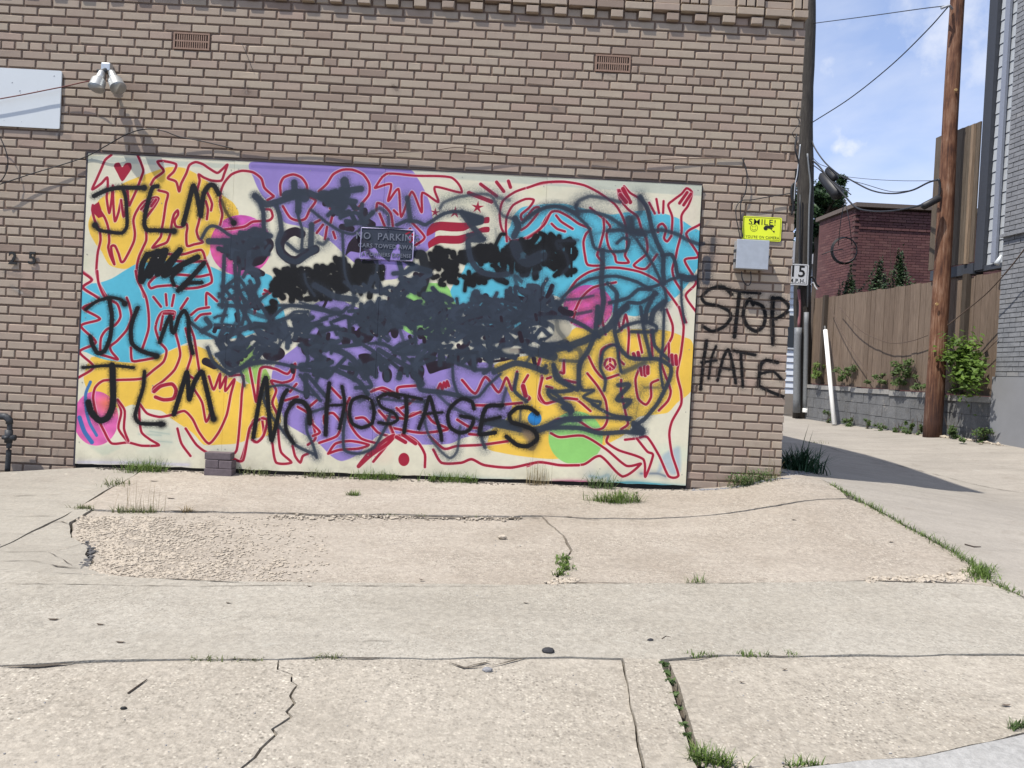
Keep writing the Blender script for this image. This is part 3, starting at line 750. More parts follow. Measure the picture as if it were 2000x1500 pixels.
bmass(5, [(530, 885), (560, 830), (650, 815), (720, 860), (770, 870), (790, 950), (850, 880), (930, 850), (1000, 780), (1200, 830), (1330, 770), (1500, 760), (1600, 700), (1640, 680), (1690, 720), (1690, 830), (1660, 930), (1600, 1000), (1630, 1040), (1560, 1080), (1450, 1060), (1350, 1000), (1260, 1100), (1150, 1120), (1060, 1140), (1030, 1120), (1000, 1140), (960, 1165), (900, 1130), (880, 1060), (850, 1150), (760, 1195), (640, 1185), (540, 1150), (560, 1050), (530, 950)], BLK, soft=1.6,
         holes=[(5, [(790, 990), (850, 950), (860, 1080), (800, 1160), (830, 1080)]), (5, [(1085, 990), (1150, 920), (1200, 990), (1160, 1060), (1110, 1085)]), (5, [(1290, 1000), (1370, 940), (1370, 1060), (1330, 1070)]), (5, [(1625, 720), (1650, 740), (1640, 810), (1610, 770)])])
bmass(7, [(178, 900), (200, 760), (230, 660), (290, 660), (300, 690), (400, 665), (470, 675), (502, 710), (450, 770), (450, 835), (492, 855), (450, 885), (450, 950), (490, 980), (445, 1005), (430, 1050), (340, 1040), (260, 1035), (190, 1042)], BLK, soft=1.6)
mur.mask = None
_rk = np.random.default_rng(9)
for _b4 in BLACKS: scribble_fill(_b4[0], _b4[1], _b4[2], BLK, 8, 12.5, 1.55, 1.5, 10, 26)
for _k in range(24):
    x0_ = _rk.uniform(545, 740) if _k % 2 else _rk.uniform(845, 1055)
    y0_ = (548 if _k % 2 else 515) + _rk.normal(0, 17)
    mur.stroke(0, [(x0_, y0_), (x0_ + _rk.normal(0, 9), y0_ + _rk.normal(0, 12)), (x0_ + _rk.normal(0, 14), y0_ + _rk.normal(0, 16))], _rk.uniform(6, 12), BLK, soft=1.8)
for x_, y_ in ((545, 560), (560, 540), (590, 527), (620, 522), (650, 520), (672, 508), (700, 512), (728, 520), (745, 530), (845, 500), (858, 487), (885, 495), (905, 498), (925, 490), (935, 545), (923, 550), (945, 545), (970, 495), (1000, 480), (1030, 475), (1045, 535), (1020, 530), (975, 540)):
    mur.stroke(0, [(x_, y_), (x_ + 1, y_ + 6)], 13, BLK, soft=1.6)
mur.stroke(7, [(430, 740), (428, 1050)], 4.5, BLK, soft=1)
mur.stroke(7, [(428, 780), (426, 830)], 2.2, C(90, 150, 165), soft=.8)
mur.stroke(5, [(430, 890), (480, 900), (510, 1100), (460, 1260)], 18, C(34, 36, 40), soft=3)

# slate grey roller and spray
def slate(v, P, w_, soft=2.6, op=1.0, **k): mur.stroke(v, P, w_ * .9, SLATE, soft=soft * 1.3, op=op * .95, grain=.5, **k)
_f = .5 * mur.field(.050, 1.7, 11) + .3 * mur.field(.022, 1.5, 12) + .2 * mur.field(.11, 1.3, 13)
PEEK = np.clip((.655 - _f) / .03, 0, 1)
_t = mur.field(.035, 2.5, 21) * .6 + mur.field(.012, 1.5, 22) * .4
def slatetex(lo, hi):
    q = _t[lo[1]:hi[1], lo[0]:hi[0]][..., None]
    return np.array(SLATE, np.float32) * (.90 + .24 * q)
def smass(v, P, holes=(), cover=1.22):
    scribble_fill(v, P, holes, PLUM, 8, 13, .22, 1.2, 10, 26)
    scribble_fill(v, P, holes, SLATE, 6, 10.5, cover, 1.8, 18, 60)
smass(3, [(0, 780), (120, 822), (200, 812), (340, 745), (460, 800), (528, 880), (470, 980), (400, 1010), (400, 1200), (370, 1500), (280, 1500), (285, 1300), (240, 1150), (170, 1100), (100, 1000), (0, 940)])
smass(3, [(980, 400), (1150, 370), (1300, 470), (1400, 490), (1490, 590), (1400, 690), (1300, 740), (1200, 700), (1130, 620), (1060, 565), (1000, 500)])
smass(4, [(-60, 300), (150, 300), (320, 290), (520, 300), (560, 420), (600, 450), (520, 530), (380, 560), (320, 555), (260, 540), (200, 600), (150, 640), (80, 650), (20, 570), (-40, 500)],
      [(4, [(180, 490), (260, 460), (290, 520), (220, 560)]), (4, [(150, 560), (190, 510), (200, 580), (170, 620)])])
smass(4, [(540, 270), (700, 200), (900, 275), (1100, 180), (1250, 110), (1500, 95), (1640, 200), (1640, 300), (1400, 330), (1250, 360), (1150, 440), (1100, 520), (900, 520), (760, 520), (600, 460)],
      [(4, [(695, 310), (740, 300), (780, 400), (720, 370)]), (4, [(770, 300), (870, 420), (800, 400)]), (4, [(900, 350), (940, 380), (920, 430), (880, 380)]), (4, [(1040, 290), (1110, 240), (1120, 340), (1060, 330)]), (4, [(1010, 340), (1060, 350), (1040, 370)])])
smass(4, [(700, 590), (830, 565), (960, 560), (1000, 640), (900, 735), (760, 735), (650, 700)])
smass(4, [(1010, 600), (1100, 580), (1300, 600), (1330, 640), (1200, 700), (1120, 720), (1020, 700)])
smass(6, [(170, 310), (460, 320), (700, 290), (1000, 250), (1250, 290), (1240, 400), (1000, 450), (850, 500), (700, 480), (640, 440), (450, 450), (380, 500), (250, 560), (100, 545), (90, 460), (150, 400)],
      [(6, [(370, 360), (455, 365), (450, 390), (375, 400)]), (6, [(680, 390), (715, 365), (710, 395)]), (6, [(955, 355), (1005, 350), (990, 375)])])
smass(5, [(-40, 1310), (380, 1310), (600, 1262), (770, 1300), (900, 1400), (930, 1280), (960, 1235), (1030, 1245), (1060, 1290), (1300, 1190), (1400, 1150), (1450, 1175), (1600, 1170), (1700, 1300), (1830, 1320), (1850, 1500), (1000, 1520), (-40, 1520)],
      [(5, [(1030, 1370), (1130, 1358), (1140, 1390), (1050, 1392)]), (5, [(850, 1480), (900, 1440), (910, 1500), (870, 1520)]), (5, [(1270, 1440), (1400, 1380), (1400, 1470), (1330, 1500)]), (5, [(1640, 1380), (1680, 1370), (1670, 1410)])])
smass(5, [(240, 1020), (430, 960), (520, 1020), (530, 1180), (400, 1200), (330, 1290), (230, 1320), (100, 1320), (-60, 1290), (-150, 1220), (-120, 1180), (100, 1120), (150, 1250), (240, 1200)],
      [(5, [(165, 1150), (230, 1180), (235, 1250), (190, 1240)]), (5, [(40, 1040), (240, 1020), (245, 1095), (140, 1100)])])
smass(6, [(0, -10), (1600, -10), (1690, 90), (1490, 85), (1440, 120), (1500, 160), (1400, 250), (1714, 300), (1714, 395), (1300, 400), (1250, 330), (1000, 290), (700, 300), (460, 320), (440, 240), (360, 230), (250, 180), (150, 190), (40, 260), (-20, 230)],
      [(6, [(275, 120), (310, 95), (305, 150)]), (6, [(430, 60), (460, 50), (465, 85), (430, 90)]), (6, [(545, 105), (590, 110), (660, 195), (600, 180)]), (6, [(560, 180), (620, 215), (590, 215)]),
       (6, [(410, 150), (460, 190), (460, 240), (415, 245)]), (6, [(730, 60), (780, 30), (800, 100), (780, 125)]), (6, [(900, 100), (980, 160), (950, 190), (910, 150)]), (6, [(1090, 40), (1190, 0), (1200, 60), (1130, 100)]), (6, [(1090, 110), (1160, 110), (1120, 150)]),
       (6, [(690, 200), (730, 200), (730, 245)]), (6, [(830, 180), (920, 215), (890, 260)]), (6, [(1180, 165), (1230, 170), (1210, 185)]), (6, [(1255, 180), (1300, 180), (1275, 210)])])
smass(6, [(0, 0), (60, 200), (-20, 240), (-60, 100)])
# tangle of short roller and spray lines over and around the masses
_rs = np.random.default_rng(5)
for _k in range(50):
    x0_, y0_ = _rs.uniform(420, 1090), 0
    y0_ = 640 + _rs.normal(0, 34) + (x0_ - 700) * -.01
    if y0_ < 570 or y0_ > 735 or (560 < x0_ < 850 and y0_ > 655): continue
    a_ = _rs.normal(.05, .75); L_ = _rs.uniform(18, 62); cv_ = _rs.normal(0, .9)
    P_ = []
    for j in range(5):
        P_.append((x0_, y0_)); a_ += cv_ * .35; x0_ += math.cos(a_) * L_ / 4; y0_ += math.sin(a_) * L_ / 4
    slate(0, P_, _rs.uniform(5, 10.5), _rs.uniform(1.3, 3.2), _rs.uniform(.75, 1))
for _k in range(16):
    x0_, y0_ = _rs.uniform(450, 1080), _rs.uniform(590, 720)
    mur.stroke(0, [(x0_, y0_), (x0_ + _rs.normal(0, 3), y0_ + _rs.uniform(6, 16))], _rs.uniform(5, 9), PLUM, soft=1)
for _k in range(12):
    x0_, y0_ = _rs.uniform(440, 1080), _rs.uniform(590, 720)
    slate(0, [(x0_, y0_), (x0_ + _rs.normal(0, 16), y0_ + _rs.normal(0, 10)), (x0_ + _rs.normal(0, 20), y0_ + _rs.normal(0, 14))], _rs.uniform(6, 13), 1.6)
# slate over the cast sign
mur.poly(11, [(215, 190), (700, 170), (1250, 215), (1560, 300), (1480, 420), (1420, 500), (1500, 560), (1600, 700), (1560, 1000), (1250, 1080), (1230, 900), (1220, 660), (1140, 660), (1010, 880), (960, 1080), (860, 1040), (700, 900), (620, 780), (560, 735), (380, 770), (400, 850), (300, 800), (230, 700), (215, 450)], SLATE, soft=1.2, op=.95)
mur.stroke(11, [(380, 780), (480, 950), (620, 1080)], 7, C(66, 62, 84), soft=2)
mur.stroke(11, [(1480, 330), (1380, 380)], 3, RED, soft=.8)
mur.stroke(11, [(1500, 470), (1570, 500), (1500, 570)], 5, RED, soft=.8)
mur.poly(11, [(230, 470), (480, 620), (580, 720), (380, 760), (230, 640)], PLUM, soft=1.5, op=.35)
mur.poly(6, [(1080, 350), (1200, 335), (1215, 385), (1130, 390), (1090, 375)], C(176, 170, 150), soft=5, op=.8)
mur.poly(6, [(1450, 110), (1600, 105), (1655, 170), (1630, 240), (1530, 290), (1430, 290), (1500, 230), (1510, 150)], C(190, 182, 160), soft=3)
mur.stroke(6, [(1530, 120), (1540, 190), (1600, 270)], 9, C(90, 92, 88), soft=4, op=.7)
slate(3, [(340, 420), (400, 470), (430, 560), (440, 760)], 9)
slate(3, [(350, 420), (450, 500), (560, 480), (700, 430), (830, 380), (980, 430), (1100, 400), (1250, 370), (1380, 350)], 15)
slate(3, [(730, 290), (740, 400), (770, 440), (770, 570)], 15); slate(3, [(1220, 275), (1240, 400), (1200, 460)], 20, 3.5)
slate(3, [(660, 420), (760, 400), (830, 430)], 24); slate(3, [(1010, 420), (1120, 440), (1200, 500)], 26)
slate(3, [(560, 520), (590, 620), (610, 780)], 11); slate(3, [(770, 560), (770, 620), (810, 760), (800, 960)], 7)
slate(3, [(900, 560), (1050, 680), (1180, 760), (1300, 790), (1380, 740)], 8, 4); slate(3, [(900, 700), (890, 920)], 14, 4); slate(3, [(960, 870), (1010, 890), (1060, 840)], 9, 5, .9)
slate(3, [(1200, 780), (1210, 1000), (1230, 1200), (1300, 1330), (1420, 1350), (1520, 1200), (1540, 1080)], 7, 3)
slate(3, [(1390, 500), (1380, 650), (1420, 720)], 10); slate(3, [(1480, 590), (1560, 540), (1640, 600), (1650, 700)], 9, 5, .85)
slate(3, [(600, 780), (570, 880), (620, 1000), (740, 1060), (850, 1000), (940, 940)], 13); slate(3, [(660, 880), (760, 960), (820, 940)], 8)
slate(3, [(830, 1180), (850, 1270), (930, 1390)], 7, 3.5, .9); slate(3, [(930, 1290), (1020, 1340), (1130, 1400), (1330, 1430)], 15, 3)
for P_, w_ in (([(50, 1000), (40, 1250), (30, 1500)], 9), ([(150, 1000), (170, 1400), (200, 1500)], 9), ([(200, 1100), (190, 1300), (260, 1500)], 8), ([(60, 1300), (200, 1230), (350, 1500)], 8), ([(0, 1400), (120, 1300), (260, 1440)], 8), ([(300, 1250), (400, 1500)], 9), ([(0, 1480), (300, 1500)], 9), ([(90, 1420), (240, 1330), (300, 1400)], 7)):
    slate(3, P_, w_, 1.8)
for P_, w_ in (([(20, 0), (130, 130), (160, 300)], 8), ([(130, 0), (160, 140), (250, 300)], 9), ([(230, 0), (350, 180), (420, 300)], 9), ([(300, 0), (220, 150), (180, 300)], 8), ([(0, 60), (60, 130), (20, 280)], 8), ([(380, 60), (250, 160)], 7), ([(400, 260), (560, 150), (930, 210), (1010, 170)], 8), ([(420, 290), (600, 230), (700, 250)], 9), ([(470, 150), (760, 160), (960, 230)], 7), ([(560, 230), (600, 200), (700, 200)], 7)):
    slate(4, P_, w_, 1.8)
slate(1, [(1330, 930), (1380, 840), (1430, 810), (1500, 830), (1600, 900), (1700, 930)], 8); slate(1, [(1400, 960), (1600, 960), (1750, 900), (1850, 850), (1960, 900)], 15)
slate(1, [(1860, 520), (1900, 600), (1930, 700), (1930, 830)], 9)
slate(2, [(910, 370), (1000, 440), (1100, 490)], 8); slate(2, [(1030, 350), (1060, 400), (1000, 440)], 12); slate(2, [(1040, 560), (1080, 660), (1150, 720), (1205, 750), (1290, 700), (1400, 660), (1500, 665)], 9)
slate(4, [(0, 640), (90, 690), (240, 620), (420, 600), (620, 640), (720, 630)], 8); slate(4, [(0, 560), (60, 640), (160, 650), (270, 560)], 9)
slate(4, [(400, 790), (520, 780), (640, 830), (760, 860)], 6); slate(4, [(380, 800), (350, 880), (400, 1000), (470, 1100), (600, 1250), (760, 1330)], 8, 3)
slate(4, [(640, 700), (700, 780), (800, 900)], 9); slate(4, [(680, 700), (690, 860)], 12); slate(4, [(770, 1350), (740, 1250), (695, 1150), (690, 1050), (720, 1000), (830, 960)], 8, 4)
slate(4, [(1000, 1000), (980, 1150), (990, 1290), (1100, 1320), (1220, 1270), (1320, 1100), (1355, 980)], 8, 3.5); slate(4, [(700, 700), (800, 820), (870, 900)], 10, 3)
slate(4, [(900, 650), (1100, 750), (1170, 850)], 12, 3); slate(4, [(1000, 380), (1200, 500), (1320, 590)], 9); slate(4, [(1180, 450), (1300, 450), (1360, 500)], 7); slate(4, [(650, 450), (700, 560), (690, 620)], 9)
slate(4, [(900, 480), (1050, 570), (1150, 720)], 14); slate(4, [(1170, 720), (1200, 790), (1080, 800)], 10, 3); slate(4, [(1200, 960), (1240, 930)], 10, 5); slate(4, [(1110, 900), (1160, 870)], 14, 6, .8)
slate(4, [(1240, 880), (1400, 900), (1600, 910)], 7, 3, .9); slate(4, [(740, 520), (790, 560)], 20); slate(4, [(1260, 500), (1360, 560), (1500, 640)], 12)
slate(4, [(1420, 330), (1460, 440)], 8, 3, .8); slate(4, [(1545, 250), (1550, 450)], 8)
slate(5, [(650, 440), (690, 380), (850, 325), (1050, 300), (1150, 320), (1200, 410), (1260, 510), (1380, 545)], 9, 6, .85)
slate(5, [(230, 600), (330, 560), (430, 570), (500, 600), (560, 570), (680, 495), (800, 470), (930, 490), (1060, 530)], 9, 3); slate(5, [(330, 340), (350, 480), (360, 560)], 13, 5)
slate(5, [(860, 480), (950, 600), (1060, 740), (930, 750), (930, 850), (960, 960), (1050, 1060), (1200, 1090), (1300, 1080)], 13)
mur.poly(5, [(860, 470), (950, 490), (1070, 525), (1070, 590), (1000, 610), (950, 600)], SLATE, soft=2)
slate(5, [(1200, 330), (1320, 360)], 11, 7, .7); slate(5, [(1380, 540), (1410, 620), (1370, 710)], 15, 3); slate(5, [(1190, 640), (1200, 740)], 6, 7, .45); slate(5, [(1450, 580), (1560, 490), (1700, 425), (1850, 430), (2000, 500)], 9, 4)
slate(5, [(1380, 800), (1420, 900), (1500, 960), (1640, 900)], 26, 4, .85); slate(5, [(1800, 830), (1790, 760), (1990, 750)], 8, 3, .6); slate(5, [(1820, 800), (1880, 900), (1900, 1000), (1840, 1080)], 8, 3, .6)
slate(5, [(1300, 1080), (1450, 1100), (1600, 1060)], 12, 7, .6); slate(5, [(920, 700), (990, 700), (1080, 740)], 10)
slate(5, [(1400, 1200), (1380, 1100), (1440, 1150)], 9, 3, .8); slate(5, [(1620, 1300), (1650, 1200), (1690, 1130)], 9); slate(5, [(1700, 1300), (1740, 1200)], 12); slate(5, [(980, 1330), (1000, 1270)], 20)
mur.stroke(5, [(1740, 1190), (1690, 1300), (1730, 1250)], 7, PLUM, soft=1)
slate(7, [(0, 480), (120, 400), (280, 370), (450, 440), (590, 570), (620, 660), (660, 780), (820, 810), (960, 800), (990, 700), (930, 680), (870, 730)], 8, 3.5)
slate(7, [(900, 330), (750, 290), (600, 275), (500, 320), (470, 380)], 10, 6, .9); slate(7, [(475, 360), (490, 415), (620, 420), (800, 480), (960, 580), (1150, 620), (1300, 600), (1450, 640), (1560, 700), (1680, 745)], 10, 4.5, .95)
slate(7, [(1090, 280), (1100, 420), (1020, 500), (1010, 620)], 14, 6, .75); slate(7, [(1100, 280), (1170, 400), (1210, 580), (1260, 720), (1320, 850), (1320, 1000), (1330, 1120)], 11, 3)
slate(7, [(780, 610), (900, 600), (1000, 620), (1150, 650)], 10, 4); slate(7, [(990, 500), (1020, 620), (1100, 620)], 20, 5, .9); slate(7, [(1060, 690), (1200, 900), (1290, 1080), (1340, 1200), (1350, 1300), (1300, 1380)], 8, 4)
slate(7, [(1310, 850), (1400, 840), (1440, 920), (1470, 1040), (1640, 1062)], 9, 2.5); slate(7, [(1500, 1040), (1500, 1300), (1530, 1500)], 6, 2); slate(7, [(1490, 1050), (1550, 1085), (1655, 1065)], 12, 2.5)
slate(7, [(340, 1260), (440, 1170), (600, 1080), (850, 1050), (1050, 1100), (1180, 1160), (1320, 1120), (1400, 1080), (1480, 1060)], 8, 3); slate(7, [(730, 800), (730, 950), (720, 1100), (740, 1300), (700, 1500)], 13, 4)
slate(7, [(780, 1120), (870, 1220), (850, 1420)], 10, 3); slate(7, [(800, 1310), (980, 1260), (1080, 1180), (1200, 1180)], 9, 3); slate(7, [(1260, 1220), (1100, 1310), (980, 1310), (900, 1420), (850, 1500)], 9, 3)
slate(7, [(1240, 1210), (1160, 1380), (1150, 1500)], 12, 3.5); slate(7, [(1330, 1300), (1230, 1390), (1200, 1500)], 14, 4); slate(7, [(350, 1280), (500, 1270), (640, 1240)], 7, 4, .85); slate(7, [(480, 1420), (620, 1390)], 8, 4, .85); slate(7, [(660, 640), (800, 600)], 8, 8, .4); slate(7, [(1180, 850), (1180, 1100)], 7, 6, .5)
slate(7, [(330, 1300), (200, 1350), (150, 1450)], 11, 7, .8); slate(7, [(1150, 700), (1300, 900)], 10, 6, .6)
slate(8, [(100, 350), (350, 290), (500, 230), (620, 160), (700, 50), (760, 0)], 17, 3); slate(8, [(0, 330), (200, 380)], 20, 3); slate(8, [(150, 80), (300, 85), (440, 150), (550, 230)], 10)
slate(8, [(540, 0), (520, 200), (470, 330), (400, 450), (395, 620)], 12, 3.5); slate(8, [(700, 60), (670, 180), (700, 300), (770, 380), (850, 400), (1000, 400), (1100, 460), (1090, 560), (1000, 740), (900, 860), (820, 920), (880, 970)], 10, 3)
slate(8, [(1050, 20), (1040, 300), (1020, 450), (1040, 620)], 7); slate(8, [(870, 0), (900, 200), (950, 400)], 9, 3); slate(8, [(960, 180), (980, 300), (1080, 400)], 9)
slate(8, [(690, 190), (760, 140), (900, 110), (990, 150), (970, 190), (800, 190)], 9, 3.5); slate(8, [(570, 400), (560, 470), (600, 560), (590, 640)], 8, 3.5); slate(8, [(560, 430), (590, 330), (680, 290), (700, 400), (720, 500)], 8, 4)
slate(8, [(200, 450), (220, 550), (350, 630), (260, 650), (160, 650), (190, 700), (330, 760), (330, 820)], 10, 3); slate(8, [(400, 600), (430, 640), (510, 640), (430, 690), (500, 720), (560, 730), (540, 760), (440, 700)], 8, 3.5)
slate(8, [(500, 750), (650, 830), (790, 850)], 8, 3); slate(8, [(110, 940), (200, 880), (400, 850), (600, 850), (780, 865)], 7.5, 2.5); slate(8, [(40, 970), (160, 930), (400, 930), (560, 970), (750, 960), (880, 970)], 11, 3)
slate(8, [(700, 600), (780, 600), (690, 710), (790, 720), (750, 765)], 12, 4); slate(8, [(740, 500), (830, 460), (900, 430)], 13, 6, .8); slate(8, [(900, 620), (1000, 620)], 8, 6, .6); slate(8, [(870, 650), (830, 850)], 4, 7, .6); slate(8, [(180, 280), (400, 330), (400, 470)], 12, 6, .7)
slate(8, [(250, 410), (400, 420)], 9, 4, .8); slate(8, [(820, 900), (880, 950), (820, 950)], 16, 3); slate(8, [(280, 770), (340, 800)], 14, 4)
slate(6, [(1010, 540), (1180, 470), (1300, 490), (1440, 540)], 14, 3); slate(6, [(1400, 540), (1440, 490)], 9, 4); slate(6, [(1200, 560), (1180, 700), (1280, 790)], 9, 3); slate(6, [(1110, 680), (1060, 850)], 9, 6, .9)
slate(6, [(1500, 480), (1560, 600), (1700, 690)], 11, 4); slate(6, [(1460, 690), (1560, 760), (1640, 880)], 10, 3.5); slate(6, [(930, 960), (1100, 980), (1300, 1030), (1480, 990), (1600, 940), (1714, 935)], 15, 3.5); slate(6, [(1000, 960), (1250, 1010)], 22, 4)
slate(6, [(660, 500), (670, 620), (720, 740), (870, 750), (960, 650), (1060, 560)], 8, 4); slate(6, [(370, 600), (400, 690), (560, 710), (720, 740)], 12, 3.5); slate(6, [(430, 780), (430, 960), (470, 1080), (560, 1200), (640, 1260), (700, 1200), (725, 1000)], 7.5, 4.5, .9)
slate(6, [(530, 720), (650, 830), (900, 950)], 8, 4, .85); slate(6, [(900, 1000), (905, 1100), (930, 1170)], 10, 5); slate(6, [(1230, 830), (1220, 1000)], 7, 5, .8); slate(6, [(620, 440), (850, 520), (1000, 520)], 10, 5); slate(6, [(20, 300), (140, 330)], 8); slate(6, [(0, 400), (120, 470)], 12)
slate(6, [(340, 560), (400, 640)], 16, 2); slate(6, [(110, 550), (115, 600)], 13, 1.5); slate(6, [(220, 560), (215, 590)], 14, 3); slate(6, [(340, 180), (350, 320)], 6, 2.5)
mur.stroke(6, [(1280, 1010), (1340, 1100), (1320, 1160)], 20, C(84, 74, 62), soft=5, op=.75)
mur.poly(6, [(1240, 1040), (1330, 1010), (1350, 1080), (1290, 1130)], C(140, 118, 95), soft=6, op=.6)

# black spray letters
SPR = [(1, 9, [[(280, 520), (400, 465), (530, 440), (760, 440)], [(900, 425), (850, 440), (812, 560), (780, 700), (772, 800), (800, 850), (900, 855), (1060, 862)]]),
       (1, 7.5, [[(560, 440), (590, 540), (602, 700), (600, 820), (550, 880), (430, 870), (330, 850), (295, 800)]]),
       (1, 10, [[(1150, 795), (1180, 680), (1230, 480), (1250, 420), (1285, 520), (1320, 710)], [(1320, 700), (1350, 500), (1400, 420), (1450, 420), (1495, 500)]]),
       (1, 12, [[(800, 1090), (750, 1190), (745, 1350), (900, 1060), (820, 1300), (980, 1060), (900, 1280), (1120, 1045), (960, 1290), (1120, 1200), (1290, 1115)], [(820, 1090), (980, 1050)]]),
       (1, 10, [[(1350, 1175), (1250, 1290), (1100, 1440)]]), (1, 8, [[(1060, 1385), (1040, 1310), (1130, 1225)], [(1130, 1430), (1200, 1370), (1330, 1362)]]),
       (2, 7, [[(150, 280), (230, 222), (320, 195), (400, 205), (440, 240)]]), (2, 9, [[(320, 200), (342, 330), (330, 480), (290, 580), (240, 600), (200, 540), (185, 480)], [(530, 270), (500, 340), (480, 430), (490, 530), (560, 585), (675, 620)]]),
       (2, 8.5, [[(690, 520), (730, 410), (768, 330), (780, 440), (800, 440), (830, 340), (870, 290), (900, 350), (905, 480), (932, 600)]]),
       (2, 6.5, [[(130, 705), (330, 690), (500, 705)]]), (2, 13, [[(345, 690), (350, 850), (348, 980), (310, 1070), (250, 1090), (190, 1030), (170, 960)]]),
       (2, 8, [[(580, 735), (570, 850), (530, 980), (512, 1060), (550, 1112), (720, 1118)]]), (2, 10, [[(795, 1045), (830, 930), (870, 800), (890, 740), (900, 850), (907, 935), (940, 820), (980, 750), (1002, 740), (1030, 850), (1082, 1080)]]),
       (4, 9, [[(270, 1190), (300, 1000), (340, 800), (370, 722), (382, 850), (400, 1100), (415, 1215), (460, 1050), (500, 880), (535, 820)]]),
       (4, 10.5, [[(570, 930), (600, 905), (665, 915), (710, 980), (715, 1080)]]), (4, 8, [[(570, 930), (528, 1010), (528, 1130), (585, 1235)]]),
       (4, 9, [[(870, 765), (850, 950), (840, 1170)]]), (4, 7.5, [[(970, 790), (990, 930), (950, 1120)], [(1225, 990), (1205, 1080), (1125, 1115), (1050, 1080), (1028, 990), (1050, 900), (1125, 868), (1200, 900), (1225, 990)]]),
       (4, 6, [[(850, 940), (990, 935)]]), (4, 7, [[(1420, 880), (1330, 850), (1255, 880), (1280, 950), (1380, 1000), (1408, 1050), (1350, 1085), (1260, 1075)], [(1300, 850), (1400, 850), (1600, 890)]]), (4, 8.5, [[(1475, 870), (1480, 1000), (1460, 1150)]]),
       (6, 8, [[(380, 1012), (430, 880), (470, 750), (510, 880), (560, 1040), (570, 1110)], [(840, 850), (820, 790), (740, 765), (660, 820), (620, 900), (640, 1000), (720, 1050), (800, 1025), (835, 935), (730, 910)]]),
       (6, 5.5, [[(430, 890), (575, 880)]]), (6, 9, [[(1075, 822), (960, 825), (920, 880), (900, 980), (890, 1060), (1015, 1048)], [(1370, 890), (1300, 842), (1200, 842), (1135, 900), (1155, 960), (1250, 990), (1340, 1030), (1368, 1100), (1290, 1160), (1200, 1150), (1110, 1080)]]),
       (6, 7, [[(920, 950), (1060, 918)]])]
for v, w_, Ls in SPR:
    for L in Ls: mur.stroke(v, L, w_ * 1.0, BLK, soft=2.8, grain=.6)
for v, q in ((1, (290, 805)), (1, (1060, 862)), (2, (665, 622)), (2, (700, 1118)), (2, (435, 238)), (1, (770, 440)), (2, (1085, 1080)), (1, (1642, 782))):
    mur.stroke(v, [q], 12, BLK, soft=3)
mur.stroke(1, [(1520, 560), (1560, 660), (1630, 770)], 8, BLK, soft=6, op=.7, grain=.9)

# sprayed words and smudges on the brick itself
ovl = Canvas(-.3, 6.3, .5, 4.3, 300, (.1, .1, .1))
def ov(v, P, w_, soft=3., op=1., col=BLK): ovl.stroke(v, P, w_ * 1.05, col, soft=soft, op=op, grain=.6)
ov(9, [(445, 975), (380, 912), (310, 900), (220, 930), (155, 1000), (190, 1060), (320, 1090), (420, 1140), (435, 1210), (370, 1290), (260, 1335), (170, 1292)], 7.5)
ov(9, [(330, 900), (520, 950), (725, 965)], 6); ov(9, [(520, 960), (500, 1150), (472, 1390)], 8.5)
ov(9, [(655, 1075), (622, 1020), (570, 1100), (560, 1190), (600, 1285), (680, 1335), (755, 1285), (775, 1180), (745, 1090), (670, 1055)], 8)
ov(9, [(850, 1010), (842, 1200), (850, 1460)], 9); ov(9, [(840, 1020), (920, 1012), (990, 1070), (1005, 1130), (940, 1180), (880, 1212)], 7.5)
ov(10, [(230, 760), (212, 870), (196, 1030)], 7.5); ov(10, [(282, 790), (258, 850), (240, 970)], 6); ov(10, [(200, 880), (285, 868)], 6)
ov(10, [(290, 980), (320, 860), (350, 808), (372, 880), (392, 995)], 7); ov(10, [(318, 912), (385, 920)], 5.5); ov(10, [(380, 815), (500, 838)], 7); ov(10, [(420, 830), (425, 920), (432, 1015)], 7)
ov(10, [(625, 880), (560, 868), (530, 900), (518, 1010)], 8); ov(10, [(530, 942), (600, 930), (645, 972)], 6.5); ov(10, [(518, 1010), (590, 1045), (660, 1072)], 7.5)
ov(9, [(268, 430), (262, 560), (215, 760), (205, 860)], 12, 6, .5, SLATE); ov(9, [(200, 640), (195, 840)], 17, 4, .85, SLATE); ov(9, [(262, 440), (255, 540)], 9, 4, .6, SLATE)
ov(9, [(140, 480), (165, 480)], 9, 3, .9, SLATE); ov(9, [(120, 900), (110, 840)], 6, 3, .8, SLATE)
for k in range(9):       # a purple drip line down the joint beside the board
    ov(0, [(1357 - k * 1.2, 735 + k * 15), (1356 - k * 1.2, 742 + k * 15)], 8, 3, .30, C(70, 36, 52))
WHT = C(214, 206, 196)
for P_, w_, o_ in (([(22, 560), (42, 572)], 6, .55), ([(40, 572), (60, 580)], 7, .3), ([(8, 530), (40, 540)], 7, .35), ([(55, 558), (80, 566)], 10, .2), ([(1384, 432), (1378, 440)], 3, .6), ([(118, 250), (112, 262)], 5, .5), ([(100, 262), (135, 268)], 8, .35), ([(150, 866), (155, 890)], 2, .4), ([(115, 875), (110, 893)], 2, .4),
                   ([(1300, 14), (1344, 22)], 7, .35), ([(1304, 12), (1304, 22)], 2, .7), ([(1316, 12), (1318, 22)], 2, .7), ([(1328, 13), (1330, 24)], 2, .7), ([(1340, 13), (1345, 24)], 2, .7), ([(1518, 22), (1520, 28)], 2, .5), ([(1180, 142), (1200, 150)], 3, .35), ([(1080, 210), (1088, 214)], 5, .4),
                   ([(480, 170), (482, 182)], 3, .6), ([(30, 885), (60, 905)], 9, .12)):
    ov(0, P_, w_, 3, o_, WHT)
